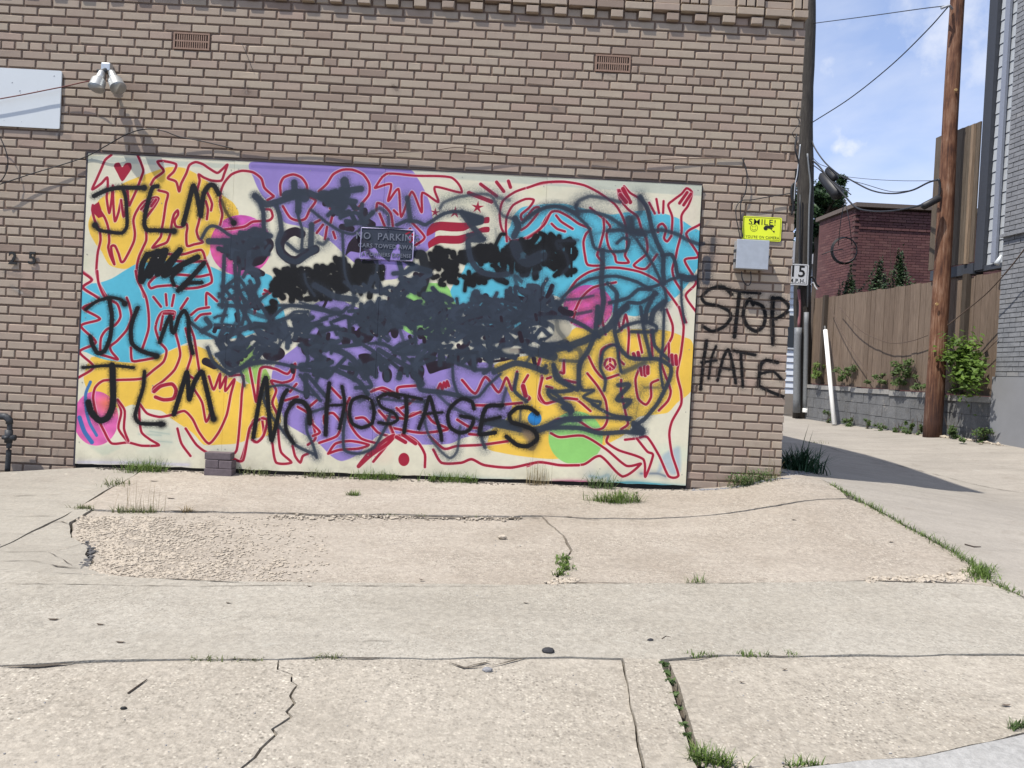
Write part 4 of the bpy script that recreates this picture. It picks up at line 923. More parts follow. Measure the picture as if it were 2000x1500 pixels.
for P_, w_ in (([(768, 168), (775, 175)], 7), ([(772, 244), (772, 255)], 5), ([(480, 172), (486, 180)], 4)):
    ov(0, P_, w_, 3, .5, C(88, 58, 48))
# ------------------------------------------------------------------ brick, mortar and painted board materials
img_mural = mur.image('mural_paint')
img_over = ovl.image('brick_spray')
def plane_uv(T, cv):
    sx = T.n('ShaderNodeSeparateXYZ'); T.l(T.pos(), sx.inputs[0])
    u = T.math('DIVIDE', T.math('SUBTRACT', sx.outputs[0], cv.x0), cv.x1 - cv.x0)
    v = T.math('DIVIDE', T.math('SUBTRACT', sx.outputs[2], cv.z0), cv.z1 - cv.z0)
    c = T.n('ShaderNodeCombineXYZ'); T.l(u, c.inputs[0]); T.l(v, c.inputs[1])
    return c.outputs[0]
def tex_img(T, img, cv):
    t = T.n('ShaderNodeTexImage'); t.image = img; t.extension = 'CLIP'; t.interpolation = 'Linear'
    T.l(plane_uv(T, cv), t.inputs['Vector']); return t
def mural_mat():
    m, nt, b = new_mat('mural_board_paint'); T = NT(nt)
    t = tex_img(T, img_mural, mur)
    P = T.pos()
    n = T.noise(P, 34, 6, .65); n2 = T.noise(P, 3.2, 5, .6)
    c = T.mix(1, t.outputs['Color'], T.mix(T.ramp(n2, [(.3, 0.), (.7, 1.)]), .76, .92), 'MULTIPLY')
    c = T.mix(.35, c, T.mix(n, .8, 1.15), 'MULTIPLY')
    sep = T.n('ShaderNodeSeparateXYZ'); T.l(P, sep.inputs[0])
    low = T.math('MULTIPLY', T.math('SUBTRACT', .80, sep.outputs[2]), 4., clamp=True)     # splashed dirt along the foot
    dirt = T.math('MULTIPLY', low, T.ramp(T.noise(P, 9, 5, .7), [(.42, 0.), (.7, 1.)]))
    c = T.mix(T.math('MULTIPLY', dirt, .55), c, (.20, .17, .14))
    T.l(c, b.inputs['Base Color']); b.inputs['Roughness'].default_value = .62; b.inputs['Specular IOR Level'].default_value = .25
    T.bump(T.math('ADD', n, T.math('MULTIPLY', T.noise(T.stretch(P, (8, 8, 60)), 4, 5), .8)), .16, .003, b)
    return m
M_MURAL = mural_mat()
def brick_mat():
    m, nt, b = new_mat('tan_brick'); T = NT(nt); P = T.pos()
    oi = T.n('ShaderNodeObjectInfo'); ge = T.n('ShaderNodeNewGeometry')
    rnd = T.math('FRACT', T.math('ADD', oi.outputs['Random'], ge.outputs['Random Per Island']))
    tone = T.ramp(rnd, [(0, (0.230, 0.171, 0.136)), (.06, (0.285, 0.220, 0.174)), (.14, (0.328, 0.262, 0.208)), (.35, (0.360, 0.296, 0.232)), (.6, (0.388, 0.325, 0.251)), (.80, (0.366, 0.299, 0.237)), (.92, (0.352, 0.262, 0.211)), (1., (0.425, 0.360, 0.273))])
    hue = T.noise(P, 1.3, 3)
    tone = T.mix(T.ramp(hue, [(.35, 0.), (.7, .35)]), tone, (.370, .288, .230))
    grain = T.noise(T.stretch(P, (26, 26, 90)), 3.0, 6, .7)
    c = T.mix(.85, tone, T.mix(grain, .76, 1.2), 'MULTIPLY')
    blotch = T.noise(P, 16, 5, .62)
    c = T.mix(T.ramp(blotch, [(.52, 0.), (.72, .40)]), c, (.30, .22, .18))
    sep = T.n('ShaderNodeSeparateXYZ'); T.l(P, sep.inputs[0])
    low = T.math('MULTIPLY', T.math('SUBTRACT', 1.35, sep.outputs[2]), 1.6, clamp=True)
    c = T.mix(T.math('MULTIPLY', low, T.ramp(T.noise(P, 5, 5, .6), [(.38, .05), (.66, .55)])), c, (.19, .135, .11))
    streak = T.ramp(T.noise(T.stretch(P, (7, 7, .8)), 1.4, 4, .6), [(.55, 0.), (.75, .22)])
    c = T.mix(streak, c, (.24, .19, .16))
    t = tex_img(T, img_over, ovl)
    c = T.mix(t.outputs['Alpha'], c, t.outputs['Color'])
    T.l(c, b.inputs['Base Color']); b.inputs['Roughness'].default_value = .88; b.inputs['Specular IOR Level'].default_value = .25
    T.bump(T.math('ADD', grain, T.math('MULTIPLY', blotch, .8)), .35, .003, b)
    return m
def mortar_mat(name='brown_mortar', col=(.168, .116, .086)):
    m, nt, b = new_mat(name); T = NT(nt); P = T.pos()
    n = T.noise(P, 70, 5, .7)
    c = T.mix(T.noise(P, 3, 4), [x * .75 for x in col], [x * 1.3 for x in col])
    c = T.mix(.7, c, T.mix(n, .6, 1.3), 'MULTIPLY')
    t = tex_img(T, img_over, ovl)
    c = T.mix(T.math('MULTIPLY', t.outputs['Alpha'], .8), c, t.outputs['Color'])
    T.l(c, b.inputs['Base Color']); b.inputs['Roughness'].default_value = .95
    T.bump(n, .5, .004, b); return m
M_BRICK = brick_mat(); M_MORTAR = mortar_mat()
M_TERRA = simple('terracotta', (.27, .175, .13), .85, var=.3, scale=60, bump=.3)
M_DARK = simple('void_shade', (.02, .018, .016), .95)  # near-black colour standing in for shade in gaps and recesses
M_BLKW = simple('black_cable', (.018, .018, .02), .5, var=.3)
M_REDW = simple('red_cable', (.14, .035, .03), .55, var=.4)
M_ALU = simple('cast_aluminium', (.52, .54, .54), .42, .75, var=.12, scale=50)
M_STEEL = simple('galvanised_steel', (.46, .48, .50), .5, .55, var=.16, scale=18, bump=.08)
M_WHITE = simple('white_sheet', (.60, .635, .65), .45, var=.04, scale=6, bump=.03)
M_PVC = simple('white_plastic', (.82, .82, .80), .4, var=.03)
M_IRON = simple('painted_iron_pipe', (.045, .048, .052), .55, .3, var=.5, scale=40, bump=.4)
M_BLACKP = simple('black_print', (.012, .012, .012), .6, var=.1, bump=0)
M_YELS = simple('yellow_sign', (.72, .80, .03), .4, var=.05, scale=8, bump=0)
M_DARKBR = simple('dark_purple_brick', (.115, .092, .10), .85, var=.35, scale=30, bump=.4)
M_LENS, _nt, _b = new_mat('lamp_lens'); _b.inputs['Base Color'].default_value = (.90, .88, .74, 1); _b.inputs['Roughness'].default_value = .3; _b.inputs['Metallic'].default_value = .0

# ------------------------------------------------------------------ the brick building with its cornice
S, CP = .22, .06908
Z0 = 3.8717
TOPZ = 6.20
bld = empty('brick_building', (-4, 0, .5), 'tan brick building with brown mortar and projecting brick cornice, beside the alley', 'building')
def add_brick(mb, x0, x1, z0, z1, yf, yb=.03, ch=.0035, xf=lambda x, y, z: (x, y, z)):
    F = [(x0 + ch, yf, z0 + ch), (x1 - ch, yf, z0 + ch), (x1 - ch, yf, z1 - ch), (x0 + ch, yf, z1 - ch)]
    O = [(x0, yf + ch, z0), (x1, yf + ch, z0), (x1, yf + ch, z1), (x0, yf + ch, z1)]
    B = [(x0, yb, z0), (x1, yb, z0), (x1, yb, z1), (x0, yb, z1)]
    rj = lambda: random.uniform(-.0014, .0014)
    F = [(x + rj(), y + abs(rj()) * .5, z + rj()) for x, y, z in F]
    if random.random() < .10:       # a knocked corner
        k_ = random.randrange(4); d_ = random.uniform(.003, .007); F[k_] = (F[k_][0] + (d_ if k_ in (0, 3) else -d_), F[k_][1] + .001, F[k_][2] + (d_ if k_ < 2 else -d_)); O[k_] = (O[k_][0], O[k_][1] + .006, O[k_][2])
    b = len(mb.v); mb.v += [xf(*p) for p in F + O + B]
    mb.f.append((b, b + 1, b + 2, b + 3)); mb.m.append(0)
    for i in range(4):
        j = (i + 1) % 4
        mb.f.append((b + 4 + i, b + 4 + j, b + j, b + i)); mb.m.append(0)
        mb.f.append((b + 8 + i, b + 8 + j, b + 4 + j, b + 4 + i)); mb.m.append(0)
MUR_TOP = 3.068; MURX0, MURX1 = .553, 5.390
VENTS = []
for (px0, py0, px1, py1) in ((338, 64, 410, 99), (1162, 108, 1232, 142)):
    a = at_y(px0, py0); c_ = at_y(px1, py1)
    VENTS.append((a.x, c_.x))
XL, XR = -3.0, 6.143
JW = .015
bricks = []          # (x0, x1, z0, z1, yfront)
shift = {0: 0, -1: -.05, -2: .1, -3: .25, -4: .4, -5: .5, -6: .15}
rb = random.Random(3)
for c in range(-48, 34):
    zc = Z0 + CP * c
    if zc > TOPZ: break
    z0, z1 = zc - CP / 2 + JW / 2, zc + CP / 2 - JW / 2
    yf = 0.0
    rows = []
    band = math.floor(c / 7) if c < 0 else 0
    sh = shift.get(-((-c - 1) // 7) if c < 0 else 0, .2) * S
    if c in (9, 10, 11):
        if c == 9:
            x = XL
            while x < XR - .05:
                for wd, n in ((S, 1), (S / 3, 3)):
                    for _ in range(n):
                        x1_ = min(x + wd, XR)
                        rows.append((x, x1_, z0, z1 if wd == S else z1 + 2 * CP, -.035 if wd != S else -.012))
                        x += wd
        else:
            k = XL + (0 if c % 2 else S / 2); x = XL
            while x < XR - .05:
                rows.append((x, x + S, z0, z1, -.012)); x += 2 * S
    elif c == 8:
        x = XL
        while x < XR: rows.append((x, min(x + S, XR), z0, z1, -.040)); x += S
    elif c == 7:
        x = XL + .085 * 0; k = 0
        while x < XR:
            rows.append((x, min(x + S / 2, XR), z0, z1, -.035 if k % 2 else 0)); x += S / 2; k += 1
    elif c % 7 == 0 and c <= 0:
        x = XL + .25 * S + rb.uniform(0, .2) * S
        rows.append((XL, x, z0, z1, 0))
        while x < XR:
            rows.append((x, min(x + S / 2, XR), z0, z1, 0)); x += S / 2
    else:
        off = (0 if c % 2 else .5) * S + sh
        i0 = math.ceil((XL - off) / S)
        x = i0 * S + off
        rows.append((XL, x, z0, z1, 0))
        while x < XR:
            rows.append((x, min(x + S, XR), z0, z1, 0)); x += S
    # keep clear of the board and the vents
    cuts = []
    if zc < MUR_TOP: cuts.append((MURX0, MURX1))
    if c in (1, 2): cuts += VENTS
    for (a, b_, q0, q1, y_) in rows:
        segs = [(a, b_)]
        for (u, v) in cuts:
            nxt = []
            for (p, q) in segs:
                if q <= u or p >= v: nxt.append((p, q))
                else:
                    if u - p > .03: nxt.append((p, u))
                    if q - v > .03: nxt.append((v, q))
            segs = nxt
        for (p, q) in segs:
            if q - p < .035: continue
            j = rb.uniform(-.0022, .0022); jz = rb.uniform(-.0012, .0012)
            bricks.append((p + JW / 2 + j, q - JW / 2 + rb.uniform(-.002, .002) + (JW / 2 - .001 if q >= XR - .001 else 0), q0 + jz, q1 + jz + rb.uniform(-.001, .001), y_ + rb.uniform(-.0018, .0018)))
# broken brick ends at the corner, behind the cables
def chip(b_):
    if b_[1] > 6.12:
        zc = (b_[2] + b_[3]) / 2
        if 2.18 < zc < 2.43: return (b_[0], b_[1] - .05 - rb.uniform(0, .02), *b_[2:])
        if 2.72 < zc < 3.02 or 3.30 < zc < 3.4: return (b_[0], b_[1] - rb.uniform(.03, .085), *b_[2:])
        return (b_[0], b_[1] - rb.uniform(0, .007), *b_[2:])
    return b_
bricks = [chip(b_) for b_ in bricks]
def in_view(b_):
    x, z = (b_[0] + b_[1]) / 2, (b_[2] + b_[3]) / 2
    v = np.array([x, 0, z]) - CAM
    d = v @ FW
    px, py = 1000 + FPX * (v @ RT) / d, 750 - FPX * (v @ UP) / d
    return 5 < px < 1995 and 4 < py < 1400
def vis_rank(b_):
    x, z = (b_[0] + b_[1]) / 2, (b_[2] + b_[3]) / 2
    return -(b_[1] - b_[0] > .19) * 100 + abs(z - 2.9) * 1.0 + abs(x - 3.1) * .32
order = sorted([i for i, b_ in enumerate(bricks) if in_view(b_)], key=lambda i: vis_rank(bricks[i]))
single = set(order[:298])
meshes = {}
rest = MB()
for i, b_ in enumerate(bricks):
    if i in single:
        w_ = round(b_[1] - b_[0], 3); key = (round(w_ / .003), i % 5)
        if key not in meshes:
            mb = MB(); add_brick(mb, -w_ / 2, w_ / 2, -(CP - JW) / 2, (CP - JW) / 2, 0, .03)
            me = mb.mesh('brick'); me.materials.append(M_BRICK); meshes[key] = me
        o = bpy.data.objects.new('brick', meshes[key]); COL.objects.link(o)
        o.parent = bld; o.matrix_parent_inverse = Matrix.Translation(-Vector(bld.location))
        o.location = ((b_[0] + b_[1]) / 2, b_[4], (b_[2] + b_[3]) / 2)
    else:
        add_brick(rest, *b_)
rest.build('bricks', M_BRICK, bld, kind='stuff', fix=False)
# alley side of the building, running back from the corner
side = MB()
def side_xf(x, y, z): return (XR - .004 - .105 * x - y * 1.0, x + .004, z)
for c in range(-46, 34):
    zc = Z0 + CP * c
    if zc > TOPZ: break
    hd = (c % 7 == 0 and c <= 0); st = S / 2 if hd else S
    x = 0 if c % 2 else st / 2
    if x: add_brick(side, .0, x - JW / 2, zc - CP / 2 + JW / 2, zc + CP / 2 - JW / 2, 0, .03, xf=side_xf)
    while x < 5.2:
        add_brick(side, x + JW / 2, x + st - JW / 2, zc - CP / 2 + JW / 2, zc + CP / 2 - JW / 2, 0, .03, xf=side_xf); x += st
side.build('side_bricks', M_BRICK, bld, kind='stuff')
body = MB()
def prism(mb, poly, z0, z1, m=0):
    n = len(poly); b = len(mb.v)
    mb.v += [(x, y, z0) for x, y in poly] + [(x, y, z1) for x, y in poly]
    mb.f.append(tuple(range(b, b + n))[::-1]); mb.f.append(tuple(range(b + n, b + 2 * n))); mb.m += [m, m]
    for i in range(n):
        j = (i + 1) % n
        mb.f.append((b + i, b + j, b + n + j, b + n + i)); mb.m.append(m)
prism(body, [(-4, .008), (XR - .010, .008), (XR - .010 - .105 * 5.4, 5.4), (-4, 5.4)], .1, TOPZ)
body.build('wall', M_MORTAR, bld)
par = MB(); prism(par, [(-4.05, -.07), (XR + .03, -.07), (XR + .05 - .105 * 5.5, 5.5), (-4.05, 5.5)], TOPZ + .002, TOPZ + .09)
par.build('parapet_coping', simple('stone_coping', (.42, .39, .34), .8, var=.15), bld)
# clay air vents with two rows of slots: one ornamental brick each
for k, (u, v) in enumerate(VENTS):
    vz0, vz1 = Z0 + CP * .5 + .004, Z0 + CP * 2.5 - .004
    ve = MB()
    u += .006; v -= .006
    fr = .012
    ve.box((u, -.004, vz0), (v, .006, vz0 + fr)); ve.box((u, -.004, vz1 - fr), (v, .006, vz1))
    zm = (vz0 + vz1) / 2
    ve.box((u + .013, -.002, zm - .006), (v - .013, .006, zm + .006))
    ve.box((u, -.004, vz0 + fr + .0005), (u + .013, .006, vz1 - fr - .0005)); ve.box((v - .013, -.004, vz0 + fr + .0005), (v, .006, vz1 - fr - .0005))
    o = ve.build('air_vent', M_TERRA, None, label=('terracotta air vent with two rows of slots, high above the twin lamp' if k == 0 else 'terracotta air vent with crumbled lower edge, toward the alley corner'), cat='air vent', group='clay air vents set in the brick wall')
    bars = MB(); n = 15
    for i in range(1, n):
        x = u + .013 + (v - u - .026) * i / n
        for (a, b_) in ((vz0 + fr + .0005, zm - .0065), (zm + .0065, vz1 - fr - .0005)):
            bars.box((x - .0042, -.0025, a), (x + .0042, .006, b_))
    bars.build('slats', M_TERRA, o)
    bk = MB(); bk.box((u + .001, .0065, vz0), (v - .001, .0078, vz1)); bk.build('back', M_DARK, o)  # near-black sheet paints the shade inside the vent slots

# ------------------------------------------------------------------ the painted plywood board
board = empty('mural_board', (MURX0, -.02, .6), 'long painted mural board of colourful figures covered in grey and black graffiti', 'mural')
seams = [MURX0 + .012, at_y(460, 320).x + .0, at_y(752, 360).x, at_y(1067, 380).x, MURX1 - .006]
TL, TR, BL, BR = at_y(173, 300), at_y(1371, 363), at_y(150, 906), at_y(1341, 949)
def topz(x): return TL.z + (TR.z - TL.z) * (x - TL.x) / (TR.x - TL.x)
def botz(x): return BL.z + (BR.z - BL.z) * (x - BL.x) / (BR.x - BL.x)
for i in range(4):
    x0, x1 = seams[i] + (.0008 if i else 0), seams[i + 1] - .0008
    bm = bmesh.new()
    n = 26
    yo = -.020 - (.001 if i % 2 else 0)
    top, bot = [], []
    for k in range(n + 1):
        x = x0 + (x1 - x0) * k / n
        bow = .0016 * math.sin(math.pi * k / n)
        top.append(bm.verts.new((x, yo - bow * .3, topz(x) - rb.uniform(0, .0015))))
        rag = 0.006 * noise.noise(Vector((x * 9, 1.3, 0))) + .004 * noise.noise(Vector((x * 31, 7.3, 0)))
        bot.append(bm.verts.new((x, yo - bow * .3, botz(x) + .006 + rag)))
    for k in range(n):
        bm.faces.new((bot[k], bot[k + 1], top[k + 1], top[k]))
    g = bmesh.ops.extrude_face_region(bm, geom=bm.faces[:])
    for v in g['geom']:
        if isinstance(v, bmesh.types.BMVert): v.co.y += .012
    bm_obj(bm, 'panel', M_MURAL, board)
M_FRAME = simple('dark_board_edge', (.035, .030, .038), .7, var=.4, scale=20)
fr = MB()
fr.box((MURX0 - .003, -.019, .60), (MURX0 + .0105, .006, topz(MURX0) + .012))
fr.build('edge_strip', M_FRAME, board)
fr = MB()
a, b_ = Vector((MURX0 - .002, -.022, topz(MURX0) + .002)), Vector((MURX1, -.022, topz(MURX1) + .002))
n = 40; 
for k in range(n):
    p, q = a.lerp(b_, k / n), a.lerp(b_, (k + 1) / n)
    w_ = .006 + .003 * noise.noise(Vector((k * .7, 0, 2)))
    fr.face([(p.x, -.024, p.z), (q.x, -.024, q.z), (q.x, -.024, q.z + w_), (p.x, -.024, p.z + w_)])
    fr.face([(p.x, -.024, p.z + w_), (q.x, -.024, q.z + w_), (q.x, .005, q.z + w_ + .001), (p.x, .005, p.z + w_ + .001)])
fr.build('top_strip', M_FRAME, board)
fr = MB()
fr.box((MURX0 + .012, -.010, .52), (MURX1 - .012, .006, .72)); fr.build('batten', M_DARK, board)  # near-black strip paints the shade in the gap below the board
fr = MB(); fr.box((MURX1 - .004, -.014, .60), (MURX1 + .002, .006, topz(MURX1))); fr.build('edge_strip', M_FRAME, board)

scr = MB()
for xx_ in [seams[0] + .03] + [q + e_ for q in seams[1:4] for e_ in (-.03, .03)] + [seams[4] - .03, 2.3, 3.5, 4.7, 1.15]:
    for zz_ in (.78, 1.25, 1.75, 2.25, 2.7, 3.0):
        if zz_ > topz(xx_) - .02: continue
        xx2, zz2 = xx_ + random.uniform(-.006, .006), zz_ + random.uniform(-.02, .02)
        scr.tube([(xx2, -.0195, zz2), (xx2, -.0222, zz2)], .0042, 7)
scr.build('screws', simple('painted_screw', (.30, .28, .25), .5, .3, var=.5), board, kind='stuff')
# the cast sign painted over with the board
def plate(name, x0, x1, z0, z1, y0, y1, mat, parent, r=.012, **kw):
    bm = bmesh.new(); seg = 5; pts = []
    for cx_, cz_, a0 in ((x1 - r, z1 - r, 0), (x0 + r, z1 - r, 90), (x0 + r, z0 + r, 180), (x1 - r, z0 + r, 270)):
        for k in range(seg + 1):
            a = math.radians(a0 + 90 * k / seg); pts.append((cx_ + r * math.cos(a), cz_ + r * math.sin(a)))
    f = bm.faces.new([bm.verts.new((p[0], y0, p[1])) for p in pts])
    g = bmesh.ops.extrude_face_region(bm, geom=[f])
    for v in g['geom']:
        if isinstance(v, bmesh.types.BMVert): v.co.y = y1
    return bm_obj(bm, name, mat, parent, **kw)
sa, sb = at_y(706, 443), at_y(811, 516)
sgn = empty('no_parking_sign', ((sa.x + sb.x) / 2, -.022, sb.z), 'embossed no parking sign screwed to the mural board and painted over with it', 'parking sign')
sx0, sx1, sz0, sz1 = sa.x, sb.x - .012, sb.z + .012, sa.z - .004
plate('plate', sx0, sx1, sz0, sz1, -.0235, -.027, M_MURAL, sgn)
rim = MB()
rr = .016
pts = []
for cx_, cz_, a0 in ((sx1 - rr, sz1 - rr, 0), (sx0 + rr, sz1 - rr, 90), (sx0 + rr, sz0 + rr, 180), (sx1 - rr, sz0 + rr, 270)):
    for k in range(5):
        an = math.radians(a0 + 90 * k / 4); pts.append((cx_ + (rr - .006) * math.cos(an), -.028, cz_ + (rr - .006) * math.sin(an)))
pts.append(pts[0])
rim.tube(pts, .0042, 6); rim.build('rim', simple('highlit_rim', (.36, .33, .50), .45, .3, var=.5, scale=30), sgn, smooth=True)  # lighter colour stands in for highlights along the rim
cxs = (sx0 + sx1) / 2; hh = sz1 - sz0
M_SLET = simple('highlit_sign_lettering', (.13, .14, .175), .5, .2, var=.5, scale=40)  # lighter grey paints the highlights on the raised letters
for s_, zf, sz_ in (('NO  PARKING', .72, .075), ('CARS TOWED AWAY', .43, .045), ('AT OWNERS EXPENSE', .17, .041)):
    t_ = text_obj('lettering', s_, sz_, M_SLET, sgn, (cxs, -.0285, sz0 + hh * zf), (1, 0, 0), (0, 0, 1), extrude=.0022, bold=.0012, sx=.86 if 'EXP' in s_ else .95)
bolt = MB(); bolt.tube([(cxs, -.027, sz1 - .02), (cxs, -.031, sz1 - .02)], .005, 8); bolt.build('screw', M_MURAL, sgn)

# ------------------------------------------------------------------ things fixed to the wall
# white panel, cut by the left edge of the picture
wa, wb = at_y(123, 140), at_y(117, 253)
wp = plate('sign_panel', -1.2, wa.x, wb.z, wa.z + .0, -.004, -.016, M_WHITE, None, r=.012, label='blank white metal sign panel at the upper left of the brick wall', cat='sign')
mk = MB()
for (px, py, s_) in ((24, 162, .006), (39, 178, .007), (40, 182, .004), (106, 149, .006), (47, 134, .005), (73, 177, .003), (42, 238, .003), (8, 235, .003)):
    p = at_y(px, py, -.0165)
    mk.face([(p.x - s_, -.0166, p.z - s_ * .4), (p.x + s_, -.0166, p.z), (p.x + s_ * .6, -.0166, p.z + s_ * .7), (p.x - s_ * .5, -.0166, p.z + s_ * .8)])
mk.build('scuff_marks', simple('scuff', (.10, .11, .14), .8), wp, fix=False)

# twin flood lamp
lc = at_y(209, 133, -.03)
lamp = empty('wall_flood_lamp', (lc.x, 0, lc.z), 'twin-headed silver floodlight on the brick wall right of the white panel', 'wall lamp')
bm_obj(rounded((lc.x - .036, -.055, lc.z - .03), (lc.x + .036, -.001, lc.z + .035), .008), 'mount', M_ALU, lamp)
ar = MB(); ar.tube([(lc.x, -.05, lc.z - .02), (lc.x, -.095, lc.z - .05)], .015, 8); ar.tube([(lc.x - .036, -.10, lc.z - .05), (lc.x + .036, -.10, lc.z - .05)], .012, 8)
ar.tube([(lc.x, -.08, lc.z - .06), (lc.x, -.085, lc.z - .115)], .018, 8)
ar.build('swivel', M_IRON, lamp, smooth=True)
for sgn_, a_, b_ in ((-1, (200, 139), (188, 172)), (1, (217, 139), (231, 172))):
    s0 = at_y(*a_, -.105); e = at_y(*b_, -.172)
    d = (e - s0)
    hd = MB()
    prof = [(0, .012), (.04, .020), (.08, .024), (.38, .031), (.55, .036), (.50, .042), (.58, .052), (.97, .056), (1.0, .060), (.985, .053)]
    hd.tube([s0 + d * t for t, _ in prof], [r_ for _, r_ in prof], 20, caps=False)
    h = hd.build('lamp_head', M_ALU, lamp, smooth=True)
    ln = MB(); ln.tube([s0 + d * .93, s0 + d * .955, s0 + d * .97], [.0525, .045, .0005], 20, caps=False); ln.build('lens', M_LENS, h, smooth=True)

# cable tube helper through picture points on the wall
def catmull(P, n=8):
    P = [Vector(p) for p in P]; out = []
    for i in range(len(P) - 1):
        p1, p2 = P[i], P[i + 1]; p0 = P[i - 1] if i else 2 * p1 - p2; p3 = P[i + 2] if i + 2 < len(P) else 2 * p2 - p1
        for k in range(n):
            t = k / n
            out.append(.5 * ((2 * p1) + (p2 - p0) * t + (2 * p0 - 5 * p1 + 4 * p2 - p3) * t * t + (3 * p1 - p0 - 3 * p2 + p3) * t ** 3))
    out.append(P[-1]); return out
def wall_cable(name, px, y, r, mat, label, group=None, n=7, parent=None):
    ys = y if isinstance(y, (list, tuple)) else [y] * len(px)
    P = [at_y(a, b_, yy) for (a, b_), yy in zip(px, ys)]
    mb = MB(); mb.tube(catmull(P, n), r, 6)
    return mb.build(name, mat, parent, smooth=True, **({} if parent else dict(label=label, cat='cable', group=group)))
G_ = 'loose cables strung along the brick wall'
wall_cable('cable', [(-30, 198), (0, 193), (50, 184), (90, 176), (130, 168), (160, 161), (176, 158)], [-.05, -.05, -.05, -.05, -.055, -.07, -.09], .0045, M_REDW, 'reddish cable crossing the white panel to the twin floodlight', G_)
wall_cable('cable', [(-20, 365), (5, 358), (60, 340), (120, 322), (170, 305), (205, 286), (240, 266), (265, 256), (290, 252), (320, 256), (350, 267), (400, 277), (455, 290)], [-.05, -.05, -.04, -.035, -.03, -.06, -.07, -.06, -.05, -.05, -.035, -.02, -.01], .0042, M_BLKW, 'thin dark cable looping up over the top left corner of the mural', G_)
wall_cable('cable', [(455, 290), (540, 297), (610, 298), (700, 301), (790, 297), (850, 293), (890, 288), (930, 292), (1000, 303), (1060, 308), (1150, 313), (1220, 315), (1300, 311), (1380, 309), (1450, 309)], [-.012, -.014, -.012, -.02, -.03, -.04, -.045, -.04, -.02, -.016, -.014, -.02, -.02, -.014, -.012], .0038, simple('brown_cable', (.13, .09, .07), .7), 'thin brown cable sagging along the bricks above the mural', G_)
wall_cable('cable', [(1450, 309), (1457, 330), (1459, 350), (1456, 375), (1450, 388), (1446, 405), (1448, 440), (1451, 466)], [-.012, -.03, -.035, -.03, -.025, -.03, -.03, -.03], .0048, M_BLKW, 'black cable dropping from the brick wall down to the grey metal box', G_)
wall_cable('cable', [(1548, 377), (1510, 383), (1470, 390), (1448, 392), (1438, 405), (1438, 425), (1442, 445), (1446, 468)], [-.03, -.03, -.03, -.026, -.03, -.035, -.035, -.03], .004, M_BLKW, 'black cable looping left from the building corner behind the yellow sign', G_)
wall_cable('cable', [(1448, 530), (1450, 545), (1457, 556), (1464, 556), (1467, 545), (1466, 530)], -.06, .0042, M_BLKW, 'small loop of black cable hanging under the grey metal box', G_)
wall_cable('cable', [(-20, 250), (-4, 262), (8, 285), (15, 310), (14, 330), (6, 348), (-6, 360)], [-.06] * 7, .004, M_BLKW, 'curl of black cable on the bricks at the far left edge', G_)
wall_cable('cable', [(472, 84), (480, 102), (494, 138)], -.008, .0018, M_BLKW, 'short thin wire hanging on the bricks right of the left vent', G_, 4)
wall_cable('cable', [(1560, 140 + 60), (1556, 225), (1562, 240), (1553, 252), (1548, 262), (1556, 275), (1552, 285)], -.02, .003, M_BLKW, 'tangled thin wire at the top right corner of the brick wall', G_)

# yellow camera notice
ya, yb = at_y(1451, 423), at_y(1524, 471)
ys = empty('camera_notice', ((ya.x + yb.x) / 2, -.004, yb.z), 'yellow rectangular notice with smiley face and camera, reading smile', 'sign')
yx0, yx1, yz0, yz1 = ya.x, yb.x, yb.z - .006, ya.z + .004
plate('plate', yx0, yx1, yz0, yz1, -.0065, -.0095, M_YELS, ys, r=.012)
bd = MB(); rr = .010; q = .007
pts = []
for cx_, cz_, a0 in ((yx1 - q - rr, yz1 - q - rr, 0), (yx0 + q + rr, yz1 - q - rr, 90), (yx0 + q + rr, yz0 + q + rr, 180), (yx1 - q - rr, yz0 + q + rr, 270)):
    for k in range(5):
        an = math.radians(a0 + 90 * k / 4); pts.append((cx_, cz_, math.cos(an), math.sin(an)))
for i in range(len(pts)):
    a, b_ = pts[i], pts[(i + 1) % len(pts)]
    bd.face([(a[0] + a[2] * rr, -.0100, a[1] + a[3] * rr), (b_[0] + b_[2] * rr, -.0100, b_[1] + b_[3] * rr), (b_[0] + b_[2] * (rr - .0028), -.0100, b_[1] + b_[3] * (rr - .0028)), (a[0] + a[2] * (rr - .0028), -.0100, a[1] + a[3] * (rr - .0028))])
bd.build('border', M_BLACKP, ys, fix=False)
yw, yh = yx1 - yx0, yz1 - yz0; ycx = (yx0 + yx1) / 2
text_obj('lettering', 'SMILE!', .064, M_BLACKP, ys, (ycx + .0, -.0102, yz1 - .044), (1, 0, 0), (0, 0, 1), .0003, .0001, sx=1.12)
text_obj('lettering', "YOU'RE ON CAMERA", .031, M_BLACKP, ys, (ycx + .006, -.0102, yz0 + .026), (1, 0, 0), (0, 0, 1), .0003, .0, sx=.82)
sm = MB(); c0 = (yx0 + yw * .29, yz0 + yh * .52); R_ = .030
def ring(mb, c, r0, r1, a0=0, a1=360, n=26, y=-.0102):
    for k in range(n):
        u, v = math.radians(a0 + (a1 - a0) * k / n), math.radians(a0 + (a1 - a0) * (k + 1) / n)
        mb.face([(c[0] + r0 * math.cos(u), y, c[1] + r0 * math.sin(u)), (c[0] + r0 * math.cos(v), y, c[1] + r0 * math.sin(v)), (c[0] + r1 * math.cos(v), y, c[1] + r1 * math.sin(v)), (c[0] + r1 * math.cos(u), y, c[1] + r1 * math.sin(u))])
ring(sm, c0, R_, R_ - .0030); ring(sm, c0, R_ * .62, R_ * .62 - .003, 200, 340)
for s_ in (-1, 1): sm.face([(c0[0] + s_ * .009 + .0026 * math.cos(a), -.0102, c0[1] + .009 + .006 * math.sin(a)) for a in np.linspace(0, 6.28, 9)[:-1]])
